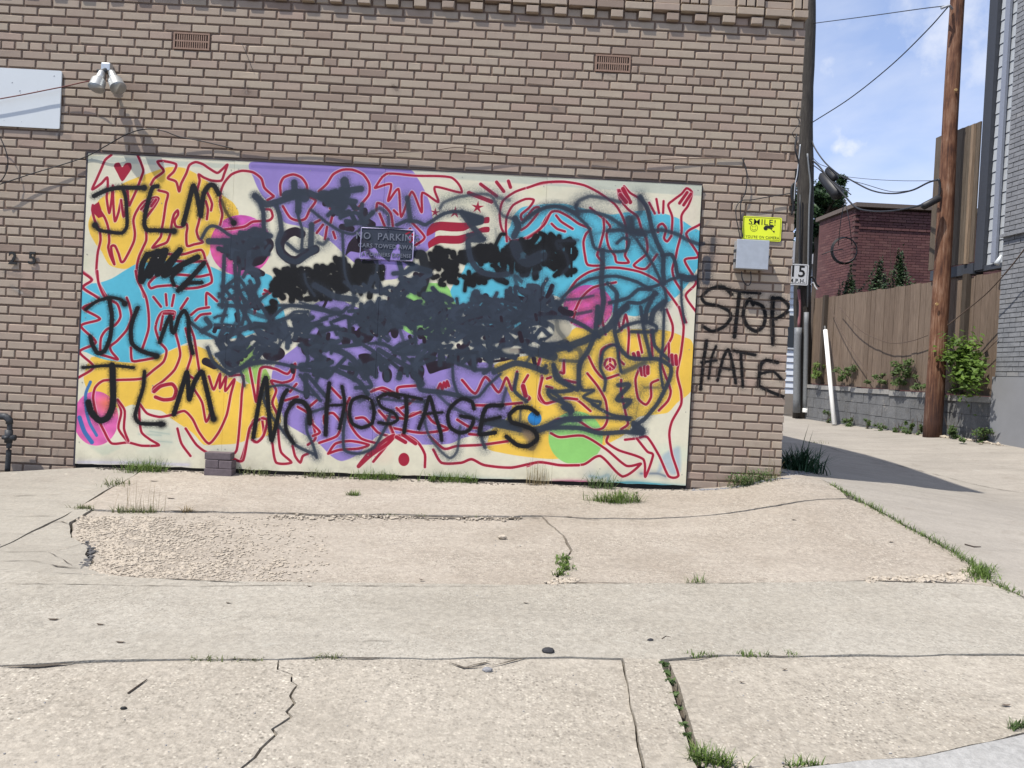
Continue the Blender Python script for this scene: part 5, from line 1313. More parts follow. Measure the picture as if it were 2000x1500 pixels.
sm.build('smiley_print', M_BLACKP, ys, fix=False)
cm = MB(); c1 = (yx0 + yw * .68, yz0 + yh * .53)
for P_ in ([(-.045, .004), (-.030, .020), (.036, .026), (.040, .012), (.012, .004), (.0, -.004)], [(-.045, .000), (-.038, -.014), (-.022, -.018), (-.008, -.006), (-.028, .004)], [(.0, .0), (.030, .006), (.020, -.010), (.008, -.006)], [(.014, -.006), (.020, -.008), (.040, -.024), (.036, -.028)], [(.034, -.018), (.046, -.016), (.044, -.034), (.040, -.034)]):
    cm.face([(c1[0] + x, -.0102, c1[1] + z) for x, z in P_])
cm.build('camera_print', M_BLACKP, ys, fix=False)

# grey steel box
ga, gb = at_y(1440, 467, -.10), at_y(1500, 527, -.10)
gx = empty('junction_box', ((ga.x + gb.x) / 2, 0, gb.z), 'grey square steel junction box on the brick wall under the yellow notice', 'electrical box')
bm_obj(rounded((ga.x + .006, -.085, gb.z + .006), (gb.x - .006, -.002, ga.z - .002), .006), 'body', M_STEEL, gx)
bm_obj(rounded((ga.x, -.102, gb.z), (gb.x, -.087, ga.z + .002), .004), 'cover', M_STEEL, gx)
hg = MB()
for z in (ga.z - .10, gb.z + .05): hg.box((ga.x - .014, -.096, z), (ga.x - .001, -.060, z + .022))
hg.box((gb.x + .001, -.09, gb.z + .09), (gb.x + .010, -.05, gb.z + .11)); hg.build('hinge', M_IRON, gx)
# house number digits
for s_, px, lab in (('2', 27, 'black metal house number two on the brick wall, left of the mural'), ('5', 65, 'black metal house number five on the brick wall, beside the number two')):
    p = at_y(px, 506)
    o = text_obj('house_number', s_, .135, M_BLACKP, None, (p.x, -.014, p.z), (1, 0, 0), (0, 0, 1), .003, .003)
    tag(o, lab, 'house number', 'house number digits on the brick wall')
# iron pipe at the left
gz = hz(at_y(16, 905).x, -.12)
PX = [(-40, 812), (2, 812), (12, 813), (18, 818), (19, 830), (18, 860), (17, 885), (15, 905)]
pp = [at_y(a, b_, -.13) for a, b_ in PX]; pp[-1].z = gz - .02
pip = MB(); pip.tube(catmull(pp, 5), .019, 12)
o = pip.build('standpipe', M_IRON, None, smooth=True, label='dark iron gas pipe with a valve at the far left foot of the wall', cat='pipe')
fit = MB(); c_ = at_y(17, 852, -.13)
fit.tube([c_ + Vector((0, 0, .05)), c_ + Vector((0, 0, -.05))], .028, 12); fit.tube([c_ + Vector((-.045, 0, -.01)), c_ + Vector((.05, 0, -.01))], [.018, .024], 8)
fit.tube([c_ + Vector((0, -.045, -.01)), c_ + Vector((0, .04, -.01))], .014, 8); fit.build('valve', M_IRON, o, smooth=True)
el = MB(); c_ = at_y(13, 815, -.13); el.tube([c_ + Vector((-.05, 0, .006)), c_ + Vector((-.01, 0, .006)), c_ + Vector((.022, 0, -.02)), c_ + Vector((.024, 0, -.05))], .026, 12); el.build('elbow', M_IRON, o, smooth=True)

# stack of loose bricks at the foot of the board
G_B = 'loose dark bricks stacked at the foot of the mural'
bx0, bx1 = at_y(401, 870, -.13).x, at_y(454, 870, -.13).x
gz = hz((bx0 + bx1) / 2, -.1)
def loose(x0, x1, z0, z1, y0, y1, lab, rot=0):
    bm = rounded((x0, y0, z0), (x1, y1, z1), .005, 2)
    for v in bm.verts:
        v.co += Vector((noise.noise(v.co * 40), noise.noise(v.co * 40 + Vector((9, 0, 0))), noise.noise(v.co * 43 + Vector((0, 9, 0))))) * .002
    bmesh.ops.rotate(bm, verts=bm.verts, cent=((x0 + x1) / 2, (y0 + y1) / 2, z0), matrix=Matrix.Rotation(rot, 3, 'Z'))
    bm_obj(bm, 'loose_brick', M_DARKBR, None, label=lab, cat='brick', group=G_B)
loose(bx0 + .004, bx1 + .008, gz, gz + .056, -.145, -.045, 'bottom dark brick of the small stack leaning at the mural foot')
loose(bx0 + .006, bx0 + .108, gz + .058, gz + .122, -.140, -.045, 'left half brick in the middle layer of the small brick stack', .03)
loose(bx0 + .114, bx1 + .006, gz + .058, gz + .119, -.143, -.05, 'right half brick in the middle layer of the small brick stack', -.04)
loose(bx0 - .002, bx1 - .010, gz + .124, gz + .180, -.135, -.04, 'top dark brick laid flat across the small stack at the mural', .02)
# ------------------------------------------------------------------ ground, slabs, alley, road
M_SOIL = simple('joint_soil', (.075, .062, .048), .97, var=.5, scale=40, bump=.6)
M_APRON = concrete('aggregate_concrete', (0.308, 0.275, 0.226), (0.371, 0.336, 0.282), 84, .80, lite=(0.561, 0.518, 0.429), bumps=.5, mott=.85)
M_DRIVE = concrete('pinkish_concrete', (0.296, 0.256, 0.209), (0.370, 0.329, 0.277), 85, .60, lite=(0.504, 0.467, 0.392), bumps=.4)
M_DRIVE2 = concrete('stained_concrete', (.262, .222, .182), (.322, .278, .232), 85, .6, lite=(.47, .43, .36), bumps=.5, stain=.6)
M_WALK = concrete('sand_concrete', (0.308, 0.282, 0.236), (0.354, 0.328, 0.281), 95, .60, lite=(0.464, 0.449, 0.390), bumps=.3)
M_LEFT = concrete('smooth_concrete', (0.290, 0.266, 0.226), (0.335, 0.311, 0.265), 110, .18, bumps=.2, stain=.3, mott=.45)
M_ALLEY = concrete('alley_concrete', (0.287, 0.262, 0.227), (0.342, 0.312, 0.270), 120, .14, lite=(0.415, 0.395, 0.354), bumps=.15, stain=.42, mott=.35)
M_KERB = concrete('kerb_concrete', (0.315, 0.310, 0.298), (0.378, 0.373, 0.356), 120, .22, lite=(0.450, 0.432, 0.401), bumps=.25)
M_ASPH = concrete('asphalt', (.05, .05, .05), (.065, .064, .062), 120, .5, lite=(.16, .155, .15), bumps=.4)
M_STONE = simple('limestone_chips', (.38, .33, .265), .9, var=.6, scale=60, bump=.3)
M_SHARD = simple('grey_shard', (.20, .20, .21), .85, var=.4, scale=25, bump=.3)

def sheet(name, x0, x1, y0, y1, step, dz, mat, kind='structure', far=0):
    xs = np.arange(x0, x1 + step * .5, step); ys = np.arange(y0, y1 + step * .5, step)
    X, Y = np.meshgrid(xs, ys); Z = heights(X, Y) + dz
    nx, ny = len(xs), len(ys)
    v = np.stack([X.ravel(), Y.ravel(), Z.ravel()], 1)
    i = np.arange((nx - 1) * (ny - 1)); r, c = i // (nx - 1), i % (nx - 1); a = r * nx + c
    f = np.stack([a, a + 1, a + nx + 1, a + nx], 1)
    V = [tuple(p) for p in v]; F = [tuple(q) for q in f]
    if far:       # skirt of far ground reaching the horizon
        ring_ = [k for k in range(nx)] + [r_ * nx + nx - 1 for r_ in range(1, ny)] + [(ny - 1) * nx + k for k in range(nx - 2, -1, -1)] + [r_ * nx for r_ in range(ny - 2, 0, -1)]
        cx_, cy_ = (x0 + x1) / 2, (y0 + y1) / 2
        b = len(V)
        for k in ring_:
            p = V[k]; d = math.hypot(p[0] - cx_, p[1] - cy_)
            s_ = far / d
            V.append((cx_ + (p[0] - cx_) * s_, cy_ + (p[1] - cy_) * s_, p[2]))
        n = len(ring_)
        for k in range(n):
            F.append((ring_[k], b + k, b + (k + 1) % n, ring_[(k + 1) % n]))
    me = bpy.data.meshes.new(name); me.from_pydata(V, [], F); me.materials.append(mat)
    me.polygons.foreach_set('use_smooth', [True] * len(F))
    return tag(link(name, me), kind=kind)
ground = sheet('ground', -6, 15, -7.5, 32, .3, -.045, M_SOIL, far=900)

def jag(p, amp):
    q = Vector((p[0] * 7.0, p[1] * 7.0, 3.3)); r = Vector((p[0] * 31., p[1] * 31., 1.7))
    return (p[0] + amp * (noise.noise(q) + .5 * noise.noise(r)), p[1] + amp * (noise.noise(q + Vector((0, 0, 9))) + .5 * noise.noise(r + Vector((0, 0, 5)))))
def slab(name, poly, mat, gap=.008, dz=0.0, step=.09, amp=.006, parent=None, world=False, thick=.07, rough=.0016, **kw):
    P = [tuple(p[:2]) for p in poly] if world else [tuple(at_ground(*p)[:2]) for p in poly]
    Q = []
    for a, b in zip(P, P[1:] + P[:1]):
        L = math.hypot(b[0] - a[0], b[1] - a[1]); k = max(1, int(L / .035)) if L < 14 else 200
        for i in range(k):
            t = i / k; Q.append(jag((a[0] + (b[0] - a[0]) * t, a[1] + (b[1] - a[1]) * t), amp))
    A = np.array(Q)
    area = .5 * np.sum(A[:, 0] * np.roll(A[:, 1], -1) - np.roll(A[:, 0], -1) * A[:, 1])
    if area < 0: A = A[::-1]
    t = np.roll(A, -1, 0) - np.roll(A, 1, 0); t /= np.maximum(np.hypot(t[:, 0], t[:, 1])[:, None], 1e-9)
    gw = np.array([.35 + 1.5 * max(0., .5 + 1.1 * noise.noise(Vector((p[0] * 2.3, p[1] * 2.3, 6.1)))) for p in A])[:, None]
    A = A + np.stack([-t[:, 1], t[:, 0]], 1) * gap * gw
    lo, hi = A.min(0), A.max(0)
    gx, gy = np.meshgrid(np.arange(lo[0], hi[0], step), np.arange(lo[1], hi[1], step))
    g = np.stack([gx.ravel(), gy.ravel()], 1) + rng.uniform(-.2, .2, (gx.size, 2)) * step
    M = np.zeros(len(g), bool)
    for a, b in zip(A, np.roll(A, -1, 0)):
        if a[1] == b[1]: continue
        c = ((a[1] > g[:, 1]) != (b[1] > g[:, 1])) & (g[:, 0] < (b[0] - a[0]) * (g[:, 1] - a[1]) / (b[1] - a[1]) + a[0])
        M ^= c
    g = g[M]
    n = len(A)
    vs, es, fs, *_ = delaunay_2d_cdt([Vector(p) for p in A] + [Vector(p) for p in g], [(i, (i + 1) % n) for i in range(n)], [], 1, 1e-5)
    xy = np.array([tuple(v) for v in vs])
    z = heights(xy[:, 0], xy[:, 1]) + dz
    wob = np.array([noise.noise(Vector((p[0] * 5, p[1] * 5, 0))) for p in xy]) * rough * 2
    z = z + wob
    V = [(p[0], p[1], q) for p, q in zip(xy, z)]
    F = [tuple(f) for f in fs]
    # outward skirt: edges used once
    cnt = {}
    for f in F:
        for i in range(len(f)):
            e = (f[i], f[(i + 1) % len(f)]); cnt[e] = cnt.get(e, 0) + 1
    b_e = [e for e in cnt if (e[1], e[0]) not in cnt]
    low = {}
    for e in b_e:
        for k in e:
            if k not in low:
                low[k] = len(V); V.append((V[k][0], V[k][1], V[k][2] - thick))
    F += [(e[1], e[0], low[e[0]], low[e[1]]) for e in b_e]
    me = bpy.data.meshes.new(name); me.from_pydata(V, [], F); me.materials.append(mat)
    return tag(link(name, me, None, parent), **kw)

# joint lines read in the photograph
A_ = [(-115, 1109), (0, 1070), (60, 1041), (130, 1006), (175, 979), (215, 955), (243, 941), (268, 926), (285, 912)]
B_ = [(180, 996), (230, 998), (300, 999), (420, 1000), (560, 1003), (640, 1006), (760, 1004), (880, 1008), (1000, 1009), (1058, 1008)]
B2 = [(1058, 1008), (1150, 1013), (1290, 1013), (1420, 1003), (1540, 984), (1655, 974)]
C1 = [(-900, 1090), (0, 1113), (160, 1122), (300, 1131), (520, 1137), (760, 1139), (1000, 1142), (1085, 1140)]
C2 = [(1085, 1140), (1200, 1139), (1340, 1140), (1500, 1138), (1700, 1135), (1820, 1137), (1905, 1141), (1950, 1148), (1990, 1162)]
D_ = [(-900, 1325), (0, 1301), (180, 1294), (350, 1289), (545, 1290), (640, 1284), (830, 1288), (1000, 1286), (1120, 1286), (1213, 1288), (1290, 1291), (1410, 1281), (1560, 1283), (1760, 1281), (2000, 1280), (2700, 1276)]
E_ = [(1058, 1008), (1075, 1024), (1098, 1044), (1108, 1058), (1116, 1074), (1108, 1090), (1112, 1106), (1092, 1124), (1085, 1140)]
F_ = [(545, 1290), (544, 1308), (571, 1318), (568, 1332), (578, 1340), (566, 1360), (576, 1374), (560, 1392), (569, 1402), (534, 1424), (541, 1434), (512, 1462), (500, 1480), (472, 1500), (440, 1560), (380, 1700), (330, 1900), (320, 2300)]
H_ = [(1213, 1288), (1222, 1330), (1236, 1400), (1248, 1460), (1257, 1510), (1290, 1700), (1330, 1900), (1400, 2300)]
G2 = [(1292, 1291), (1300, 1320), (1312, 1345), (1322, 1380), (1334, 1420), (1342, 1450), (1350, 1480), (1366, 1510), (1420, 1640), (1540, 1900), (1700, 2300)]
I_ = [(1600, 935), (1640, 957), (1690, 984), (1740, 1012), (1795, 1042), (1850, 1072), (1893, 1100), (1935, 1135), (1990, 1162)]
J_ = [(1366, 1510), (1460, 1506), (1560, 1500), (1617, 1496), (1694, 1488), (1787, 1480), (1872, 1463), (1979, 1440), (2060, 1420), (2700, 1260)]
wallL = [(285, 912), (150, 914), (60, 918), (0, 922), (-500, 940)]
# left smooth slab
slab('slab', [(-900, 1089)] + A_ + wallL, M_LEFT, .010, parent=ground)
# upper driveway slab along the board
slab('slab', [(285, 912), (400, 920), (560, 926), (700, 932), (900, 940), (1080, 947), (1200, 952), (1340, 958), (1420, 945), (1500, 931), (1540, 925), (1600, 935), (1640, 957), (1655, 974)] + B2[::-1][1:] + B_[::-1][1:] + [(150, 990), (175, 979), (215, 955), (243, 941), (268, 926)], M_DRIVE, .004, dz=.004, parent=ground, amp=.010)
# middle slabs
slab('slab', B_ + E_[1:] + C1[::-1][1:5] + [(230, 1127), (176, 1112), (182, 1098), (168, 1084), (176, 1068), (140, 1050), (140, 1020)], M_DRIVE, .006, dz=-.004, parent=ground, amp=.012)
slab('slab', [(140, 1020), (140, 1050), (176, 1068), (168, 1084), (182, 1098), (176, 1112), (230, 1127), (160, 1122), (0, 1113), (-108, 1110)] + [(0, 1070), (60, 1041), (130, 1006), (150, 990), (180, 996)], M_LEFT, .006, dz=.002, parent=ground, amp=.008)
slab('slab', B2 + I_[2:] + C2[::-1][1:] + E_[::-1][1:-1], M_DRIVE, .004, dz=0, parent=ground, amp=.010)
# sidewalk
slab('slab', C1 + C2[1:] + [(2100, 1230), (2250, 1249), (2700, 1262)] + D_[::-1][1:], M_WALK, .006, dz=.003, parent=ground, amp=.007)
# apron pieces
slab('slab', D_[:5] + F_[1:] + [(-900, 2300), (-1500, 1700)], M_APRON, .004, parent=ground, amp=.009)
slab('slab', D_[4:10] + H_[1:] + F_[::-1][:-1], M_APRON, .004, parent=ground, amp=.007)
slab('slab', D_[9:11] + G2[1:] + H_[::-1][:-1], M_APRON, .003, dz=.010, parent=ground, amp=.008)
slab('slab', [(1300, 1290)] + D_[11:] + J_[::-1][:-1] + [(1372, 1508)] + [(p[0] + 14, p[1]) for p in G2[1:8]][::-1], M_APRON, .006, parent=ground, amp=.007)
kerb = slab('kerb', [(1376, 1520)] + [(p[0], p[1] + 5) for p in J_[1:]] + [(3000, 1500), (2700, 1800), (1900, 2300), (1715, 2300), (1555, 1900), (1434, 1640)], M_KERB, .002, dz=.012, amp=.003, kind='structure')
# alley pavement
cor = Vector((XR - .02, .0))
ap = [tuple(at_ground(*p)[:2]) for p in I_]
far_side = [(AX0 + ADX * (Y - AY0) + .05, Y) for Y in (14, 10.5, 8, 6, 4.7, 2, 0, -1.2)]
near_side = [(cor.x - .02 - .105 * Y, Y) for Y in (.05, 2, 5)]
alley = slab('alley', [(6.15, .03)] + near_side[1:] + [(5.4, 14), (5.2, 26), (10.4, 26)] + far_side + [(13.0, -1.9)] + [tuple(at_ground(2250, 1246)[:2]), tuple(at_ground(2100, 1227)[:2])] + ap[::-1], M_ALLEY, .012, step=.22, world=True, kind='structure', thick=.06)
sheet('road', -6, 15, -14, -4.55, .5, .0, M_ASPH)

def AP(Y, off=0.0):
    return Vector((AX0 + ADX * (Y - AY0), Y, 0)) + ANOR * off
# hairline cracks: narrow dark grooves filled with dirt
def crack(px, w_, jag_=.006, seed=0):
    P = [at_ground(*p) for p in px]; Q = []
    for a, b in zip(P[:-1], P[1:]):
        k = max(1, int((b - a).length / .02))
        for i in range(k): Q.append(a.lerp(b, i / k))
    Q.append(P[-1]); V = []; F = []
    for i, q in enumerate(Q):
        t = (Q[min(i + 1, len(Q) - 1)] - Q[max(i - 1, 0)]); t = Vector((t.x, t.y, 0)).normalized(); s_ = Vector((-t.y, t.x, 0))
        o_ = s_ * jag_ * noise.noise(Vector((q.x * 19, q.y * 19, seed)))
        ww = w_ * max(.08, .55 + 1.1 * noise.noise(Vector((q.x * 11, q.y * 11, seed + 5)))) * min(1, i / 4 + .1, (len(Q) - 1 - i) / 4 + .1)
        for sg in (1, -1):
            c_ = q + o_ + s_ * ww * sg * .5; V.append((c_.x, c_.y, hz(c_.x, c_.y) + .0068))
    for i in range(len(Q) - 1): F.append((2 * i, 2 * i + 2, 2 * i + 3, 2 * i + 1))
    me = bpy.data.meshes.new('crack'); me.from_pydata(V, [], F); me.materials.append(M_SOIL)
    link('crack', me, None, ground)
for k, (P_, w_) in enumerate((([(0, 1098), (60, 1097), (85, 1101), (112, 1108), (158, 1113)], .010), ([(0, 1080), (90, 1079), (122, 1074), (165, 1063)], .005), ([(92, 1079), (104, 1084), (128, 1098), (140, 1107), (170, 1108)], .006), ([(120, 1085), (150, 1085), (176, 1080)], .005),
                              ([(0, 1143), (120, 1143), (262, 1146), (400, 1147), (560, 1145), (760, 1147), (1000, 1147)], .005), ([(0, 970), (60, 969), (130, 967)], .006), ([(0, 1010), (50, 1010), (110, 1009)], .006), ([(0, 1044), (60, 1044)], .005), ([(98, 1022), (120, 1020), (138, 1026)], .009), ([(52, 1044), (66, 1045), (76, 1044)], .008),
                              ([(858, 1291), (880, 1298), (905, 1307), (960, 1303), (1000, 1294), (1030, 1286)], .016), ([(905, 1307), (950, 1297), (1012, 1288)], .012), ([(1575, 862), (1610, 872), (1650, 886), (1710, 900), (1760, 911), (1830, 928), (1890, 944), (1960, 958), (2010, 965)], .012),
                              ([(0, 1304), (40, 1304), (90, 1303), (150, 1297)], .02), ([(345, 1290), (420, 1291), (505, 1290)], .014), ([(610, 1286), (680, 1288), (760, 1288)], .010), ([(1290, 1291), (1360, 1289), (1412, 1281)], .010), ([(1450, 1282), (1500, 1284), (1560, 1285)], .012),
                              ([(560, 1003), (640, 1008), (760, 1010), (870, 1012), (990, 1014), (1060, 1012)], .030), ([(320, 998), (360, 1000), (420, 1001)], .015), ([(300, 1131), (380, 1135), (470, 1140)], .012), ([(1085, 1141), (1160, 1140), (1240, 1141)], .012), ([(1700, 1136), (1800, 1139), (1880, 1142)], .014), ([(1320, 1142), (1500, 1140)], .008),
                              ([(690, 1256), (760, 1254), (830, 1252)], .004), ([(1100, 1010), (1160, 1016), (1190, 1019)], .008))):
    crack(P_, w_, seed=k)
# ------------------------------------------------------------------ broken aggregate, chips, pebbles
def stones(n, sampler, r0, r1, name, mat, kind='stuff', sink=.25, flat=.6, label=None, cat=None):
    mb = MB()
    base = bmesh.new(); bmesh.ops.create_icosphere(base, subdivisions=1, radius=1)
    bv = [v.co.copy() for v in base.verts]; bf = [tuple(v.index for v in f.verts) for f in base.faces]; base.free()
    out = []
    for _ in range(n):
        s_ = sampler()
        if s_ is None: continue
        out.append(s_)
    xy = np.array([o_[:2] for o_ in out]); zz = heights(xy[:, 0], xy[:, 1])
    for (o_, z) in zip(out, zz):
        r = random.uniform(r0, r1) * (.6 + .8 * random.random() ** 2)
        sx_, sy_, sz_ = r * random.uniform(.7, 1.5), r * random.uniform(.6, 1.2), r * flat * random.uniform(.5, 1.1)
        a = random.uniform(0, 6.28); ca, sa_ = math.cos(a), math.sin(a); b = len(mb.v)
        for v in bv:
            k = 1 + random.uniform(-.22, .22)
            x, y, q = v.x * sx_ * k, v.y * sy_ * k, v.z * sz_ * k
            mb.v.append((o_[0] + ca * x - sa_ * y, o_[1] + sa_ * x + ca * y, z + sz_ * (1 - 2 * sink) + q))
        mb.f += [tuple(b + i for i in f) for f in bf]; mb.m += [0] * len(bf)
    return mb.build(name, mat, None, label=label, cat=cat, kind=kind, fix=False)
def px_sampler(fn):
    def f():
        for _ in range(60):
            p = fn()
            if p is not None:
                q = keep_clear(at_ground_fast(*p)); return (q.x, q.y)
        return None
    return f
_gridcache = {}
def keep_clear(p):
    """ground points may not lie inside the building or the retaining wall"""
    if p.x < 6.2 and p.y > -.05: p.y = -.045 - .03 * random.random(); p.z = hz(p.x, p.y)
    q = (p - AP(0)).dot(ANOR)
    if p.x > 8 and q < .09: p += ANOR * (.10 - q + .06 * random.random()); p.z = hz(p.x, p.y)
    return p
def at_ground_fast(px, py):
    """bilinear lookup between exactly traced rays, for scattering small things"""
    gx, gy = int(px // 40), int(py // 16)
    k = []
    for dx in (0, 1):
        for dy in (0, 1):
            key = (gx + dx, gy + dy)
            if key not in _gridcache: _gridcache[key] = at_ground(key[0] * 40, key[1] * 16)
            k.append(_gridcache[key])
    u, v = px / 40 - gx, py / 16 - gy
    return k[0] * (1 - u) * (1 - v) + k[1] * (1 - u) * v + k[2] * u * (1 - v) + k[3] * u * v
def spall():
    x, y = random.uniform(150, 640), random.uniform(1008, 1134)
    if x < 178 + 20 * math.sin(y / 9.) and y > 1055: return None
    dens = math.exp(-max(0, x - 220) / 120.) * (.55 + .9 * noise.noise(Vector((x / 38., y / 12., 0)))) * 1.3 * (1 if y < 1120 else .5) * (1 if y > 1020 or x < 330 else .4)
    if y > 1092: dens = max(dens, .16 * (1 + 2 * noise.noise(Vector((x / 30., y / 9., 4)))) * (x < 560))
    return (x, y) if random.random() < dens else None
stones(5600, px_sampler(spall), .003, .0125, 'exposed_stones', M_STONE, sink=.70, label='pale broken aggregate spilling across the crumbled left end of the driveway', cat='rubble')
def band(line, w, lo=0, hi=1):
    P = [np.array(p, float) for p in line]
    def f():
        i = random.randrange(len(P) - 1); t = random.random(); q = P[i] + (P[i + 1] - P[i]) * t
        return (q[0] + random.gauss(0, w), q[1] + random.gauss(0, w * .45))
    return f
stones(240, px_sampler(band([(520, 1009), (620, 1011), (740, 1010), (900, 1014), (1020, 1014)], 4)), .006, .014, 'joint_chips', M_STONE, label='pale stone chips along the crumbling driveway joint', cat='rubble')
stones(420, px_sampler(band([(1700, 1133), (1800, 1132), (1880, 1130), (1895, 1115)], 7)), .006, .017, 'corner_chips', M_STONE, label='broken pale concrete at the driveway corner beside the alley', cat='rubble')
stones(160, px_sampler(band([(1350, 1478), (1400, 1495), (1450, 1502)], 8)), .004, .011, 'kerb_chips', M_STONE, label='pale chips around the grass tuft at the kerb joint', cat='rubble')
stones(130, px_sampler(band([(1070, 1140), (1100, 1136), (1120, 1134)], 7)), .005, .013, 'crack_chips', M_STONE, label='white chips where the crack meets the pavement joint', cat='rubble')
stones(2600, lambda: (random.uniform(.75, 5.42), -.026 - abs(random.gauss(0, .030))), .003, .011, 'wall_foot_debris', simple('dark_grit', (.085, .072, .060), .95, var=.6, scale=90), label='dark crumbs and grit along the foot of the mural', cat='debris')
stones(420, px_sampler(band([(1345, 953), (1420, 941), (1500, 928), (1600, 922)], 6)), .005, .016, 'wall_foot_debris', M_SHARD, label='grey rubble and grit at the foot of the building corner', cat='debris')
stones(80, px_sampler(band([(170, 1060), (182, 1078), (172, 1092), (160, 1110)], 5)), .004, .015, 'slate_shards', simple('dark_shard', (.085, .083, .085), .85, var=.5), label='dark slaty shards at the broken slab edge on the left', cat='debris')
stones(200, px_sampler(band([(1850, 850), (1920, 858), (2010, 866)], 7)), .015, .04, 'wall_foot_debris', M_STONE, label='pale rubble along the foot of the grey house wall', cat='debris')
def anyground(): return (random.uniform(-20, 2010), random.uniform(960, 1520))
stones(420, px_sampler(anyground), .0012, .0036, 'grit', M_SHARD, label='scattered grit on the concrete', cat='grit')
# single stones and litter one can point at
def rock(px, py, r, mat, name, label, cat, sc=(1.2, .8, .6)):
    p = at_ground(px, py); bm = bmesh.new(); bmesh.ops.create_icosphere(bm, subdivisions=2, radius=r)
    for v in bm.verts:
        k = 1 + .35 * noise.noise(v.co / r * 1.3 + Vector((px, py, 0)))
        v.co = Vector((v.co.x * sc[0] * k, v.co.y * sc[1] * k, v.co.z * sc[2] * k)) + p + Vector((0, 0, r * sc[2] * .65))
    return bm_obj(bm, name, mat, None, label=label, cat=cat)
rock(1070, 1275, .022, simple('black_lump', (.03, .03, .034), .75, var=.4), 'stone', 'dark angular stone on the pavement edge, below the centre crack', 'stone')
rock(1270, 1252, .011, simple('black_lump2', (.025, .025, .03), .75), 'stone', 'tiny black stone on the pavement right of the dark angular one', 'stone')
rock(981, 1052, .024, M_STONE, 'stone', 'pale stone lying in the middle of the driveway', 'stone')
rock(952, 1311, .016, M_SHARD, 'stone', 'grey stone beside the crack in the pavement joint', 'stone')
rock(241, 1385, .009, M_BLACKP, 'stone', 'tiny black crumb on the apron near the twig', 'stone')
M_TWIG = simple('dry_twig', (.06, .045, .035), .9, var=.4)
def stick(P, r, label, name='twig'):
    Q = [at_ground(*p) + Vector((0, 0, r * 1.1)) for p in P]
    mb = MB(); mb.tube(Q, [r] * (len(Q) - 1) + [r * .5], 5); mb.build(name, M_TWIG, None, label=label, cat='twig')
stick([(250, 1356), (268, 1343), (287, 1329)], .0035, 'straight dark twig lying on the apron at lower left')
stick([(1884, 1064), (1902, 1069), (1916, 1069)], .004, 'dark twig on the alley pavement near the right edge')
stick([(1293, 1249), (1301, 1244), (1310, 1246)], .003, 'small curled twig on the pavement, upper right of the black crumb')
# dead leaves and flat litter
M_LITTER = simple('dead_leaf', (.11, .085, .065), .9, var=.5, scale=30, bump=.2)
def leaf_litter(px, py, s_, label):
    p = at_ground(px, py); a = random.uniform(-.3, .3)
    mb = MB(); pts = [(-1, 0), (-.5, .35), (.3, .4), (1, .05), (.5, -.3), (-.4, -.35)]
    ring_ = [(p.x + s_ * (x * math.cos(a) - y * math.sin(a)), p.y + s_ * (x * math.sin(a) + y * math.cos(a)), p.z + .004 + .006 * abs(x)) for x, y in pts]
    for i in range(6): mb.face([ring_[i], ring_[(i + 1) % 6], (p.x, p.y, p.z + .003)])
    mb.build('dead_leaf', M_LITTER, None, fix=False, label=label, cat='leaf', group='dead leaves scattered on the concrete')
for (px, py, s_, lb) in ((301, 941, .03, 'dark dead leaf on the driveway below the left grass tuft'), (334, 975, .03, 'dead leaf on the driveway above the crumbling joint, left side'), (104, 1212, .022, 'dead leaf on the pavement at the far left, upper of two'), (196, 1222, .018, 'dead leaf on the pavement at left, level with the twig row'), (105, 1154 + 59, .001 + .015, 'small dead leaf touching the far left pavement litter'),
                         (235, 1257, .018, 'dead leaf on the pavement above the left end of the lower joint'), (446, 1180, .013, 'small leaf fragment near the middle left of the pavement'), (604, 1147, .012, 'tiny dark leaf just under the pavement joint'), (1027, 1180, .014, 'leaf fragment on the pavement below the pale driveway stone'), (1740, 1060, .018, 'small dark leaf on the driveway near the alley seam'),
                         (823, 1134, .016, 'dark leaf caught on the pavement joint near the centre'), (1550, 1016, .02, 'faint leaf on the driveway hump near the corner'), (1964, 1380, .02, 'dark leaf on the apron at the far right'), (1448, 975 + 360, .012, 'small dark leaf on the right apron slab'), (1112, 1331 - 320, .02, 'leaf on the driveway by the top of the centre crack'), (1532, 1310, .013, 'tiny leaf on the right apron slab under the joint')):
    leaf_litter(px, py, s_, lb)

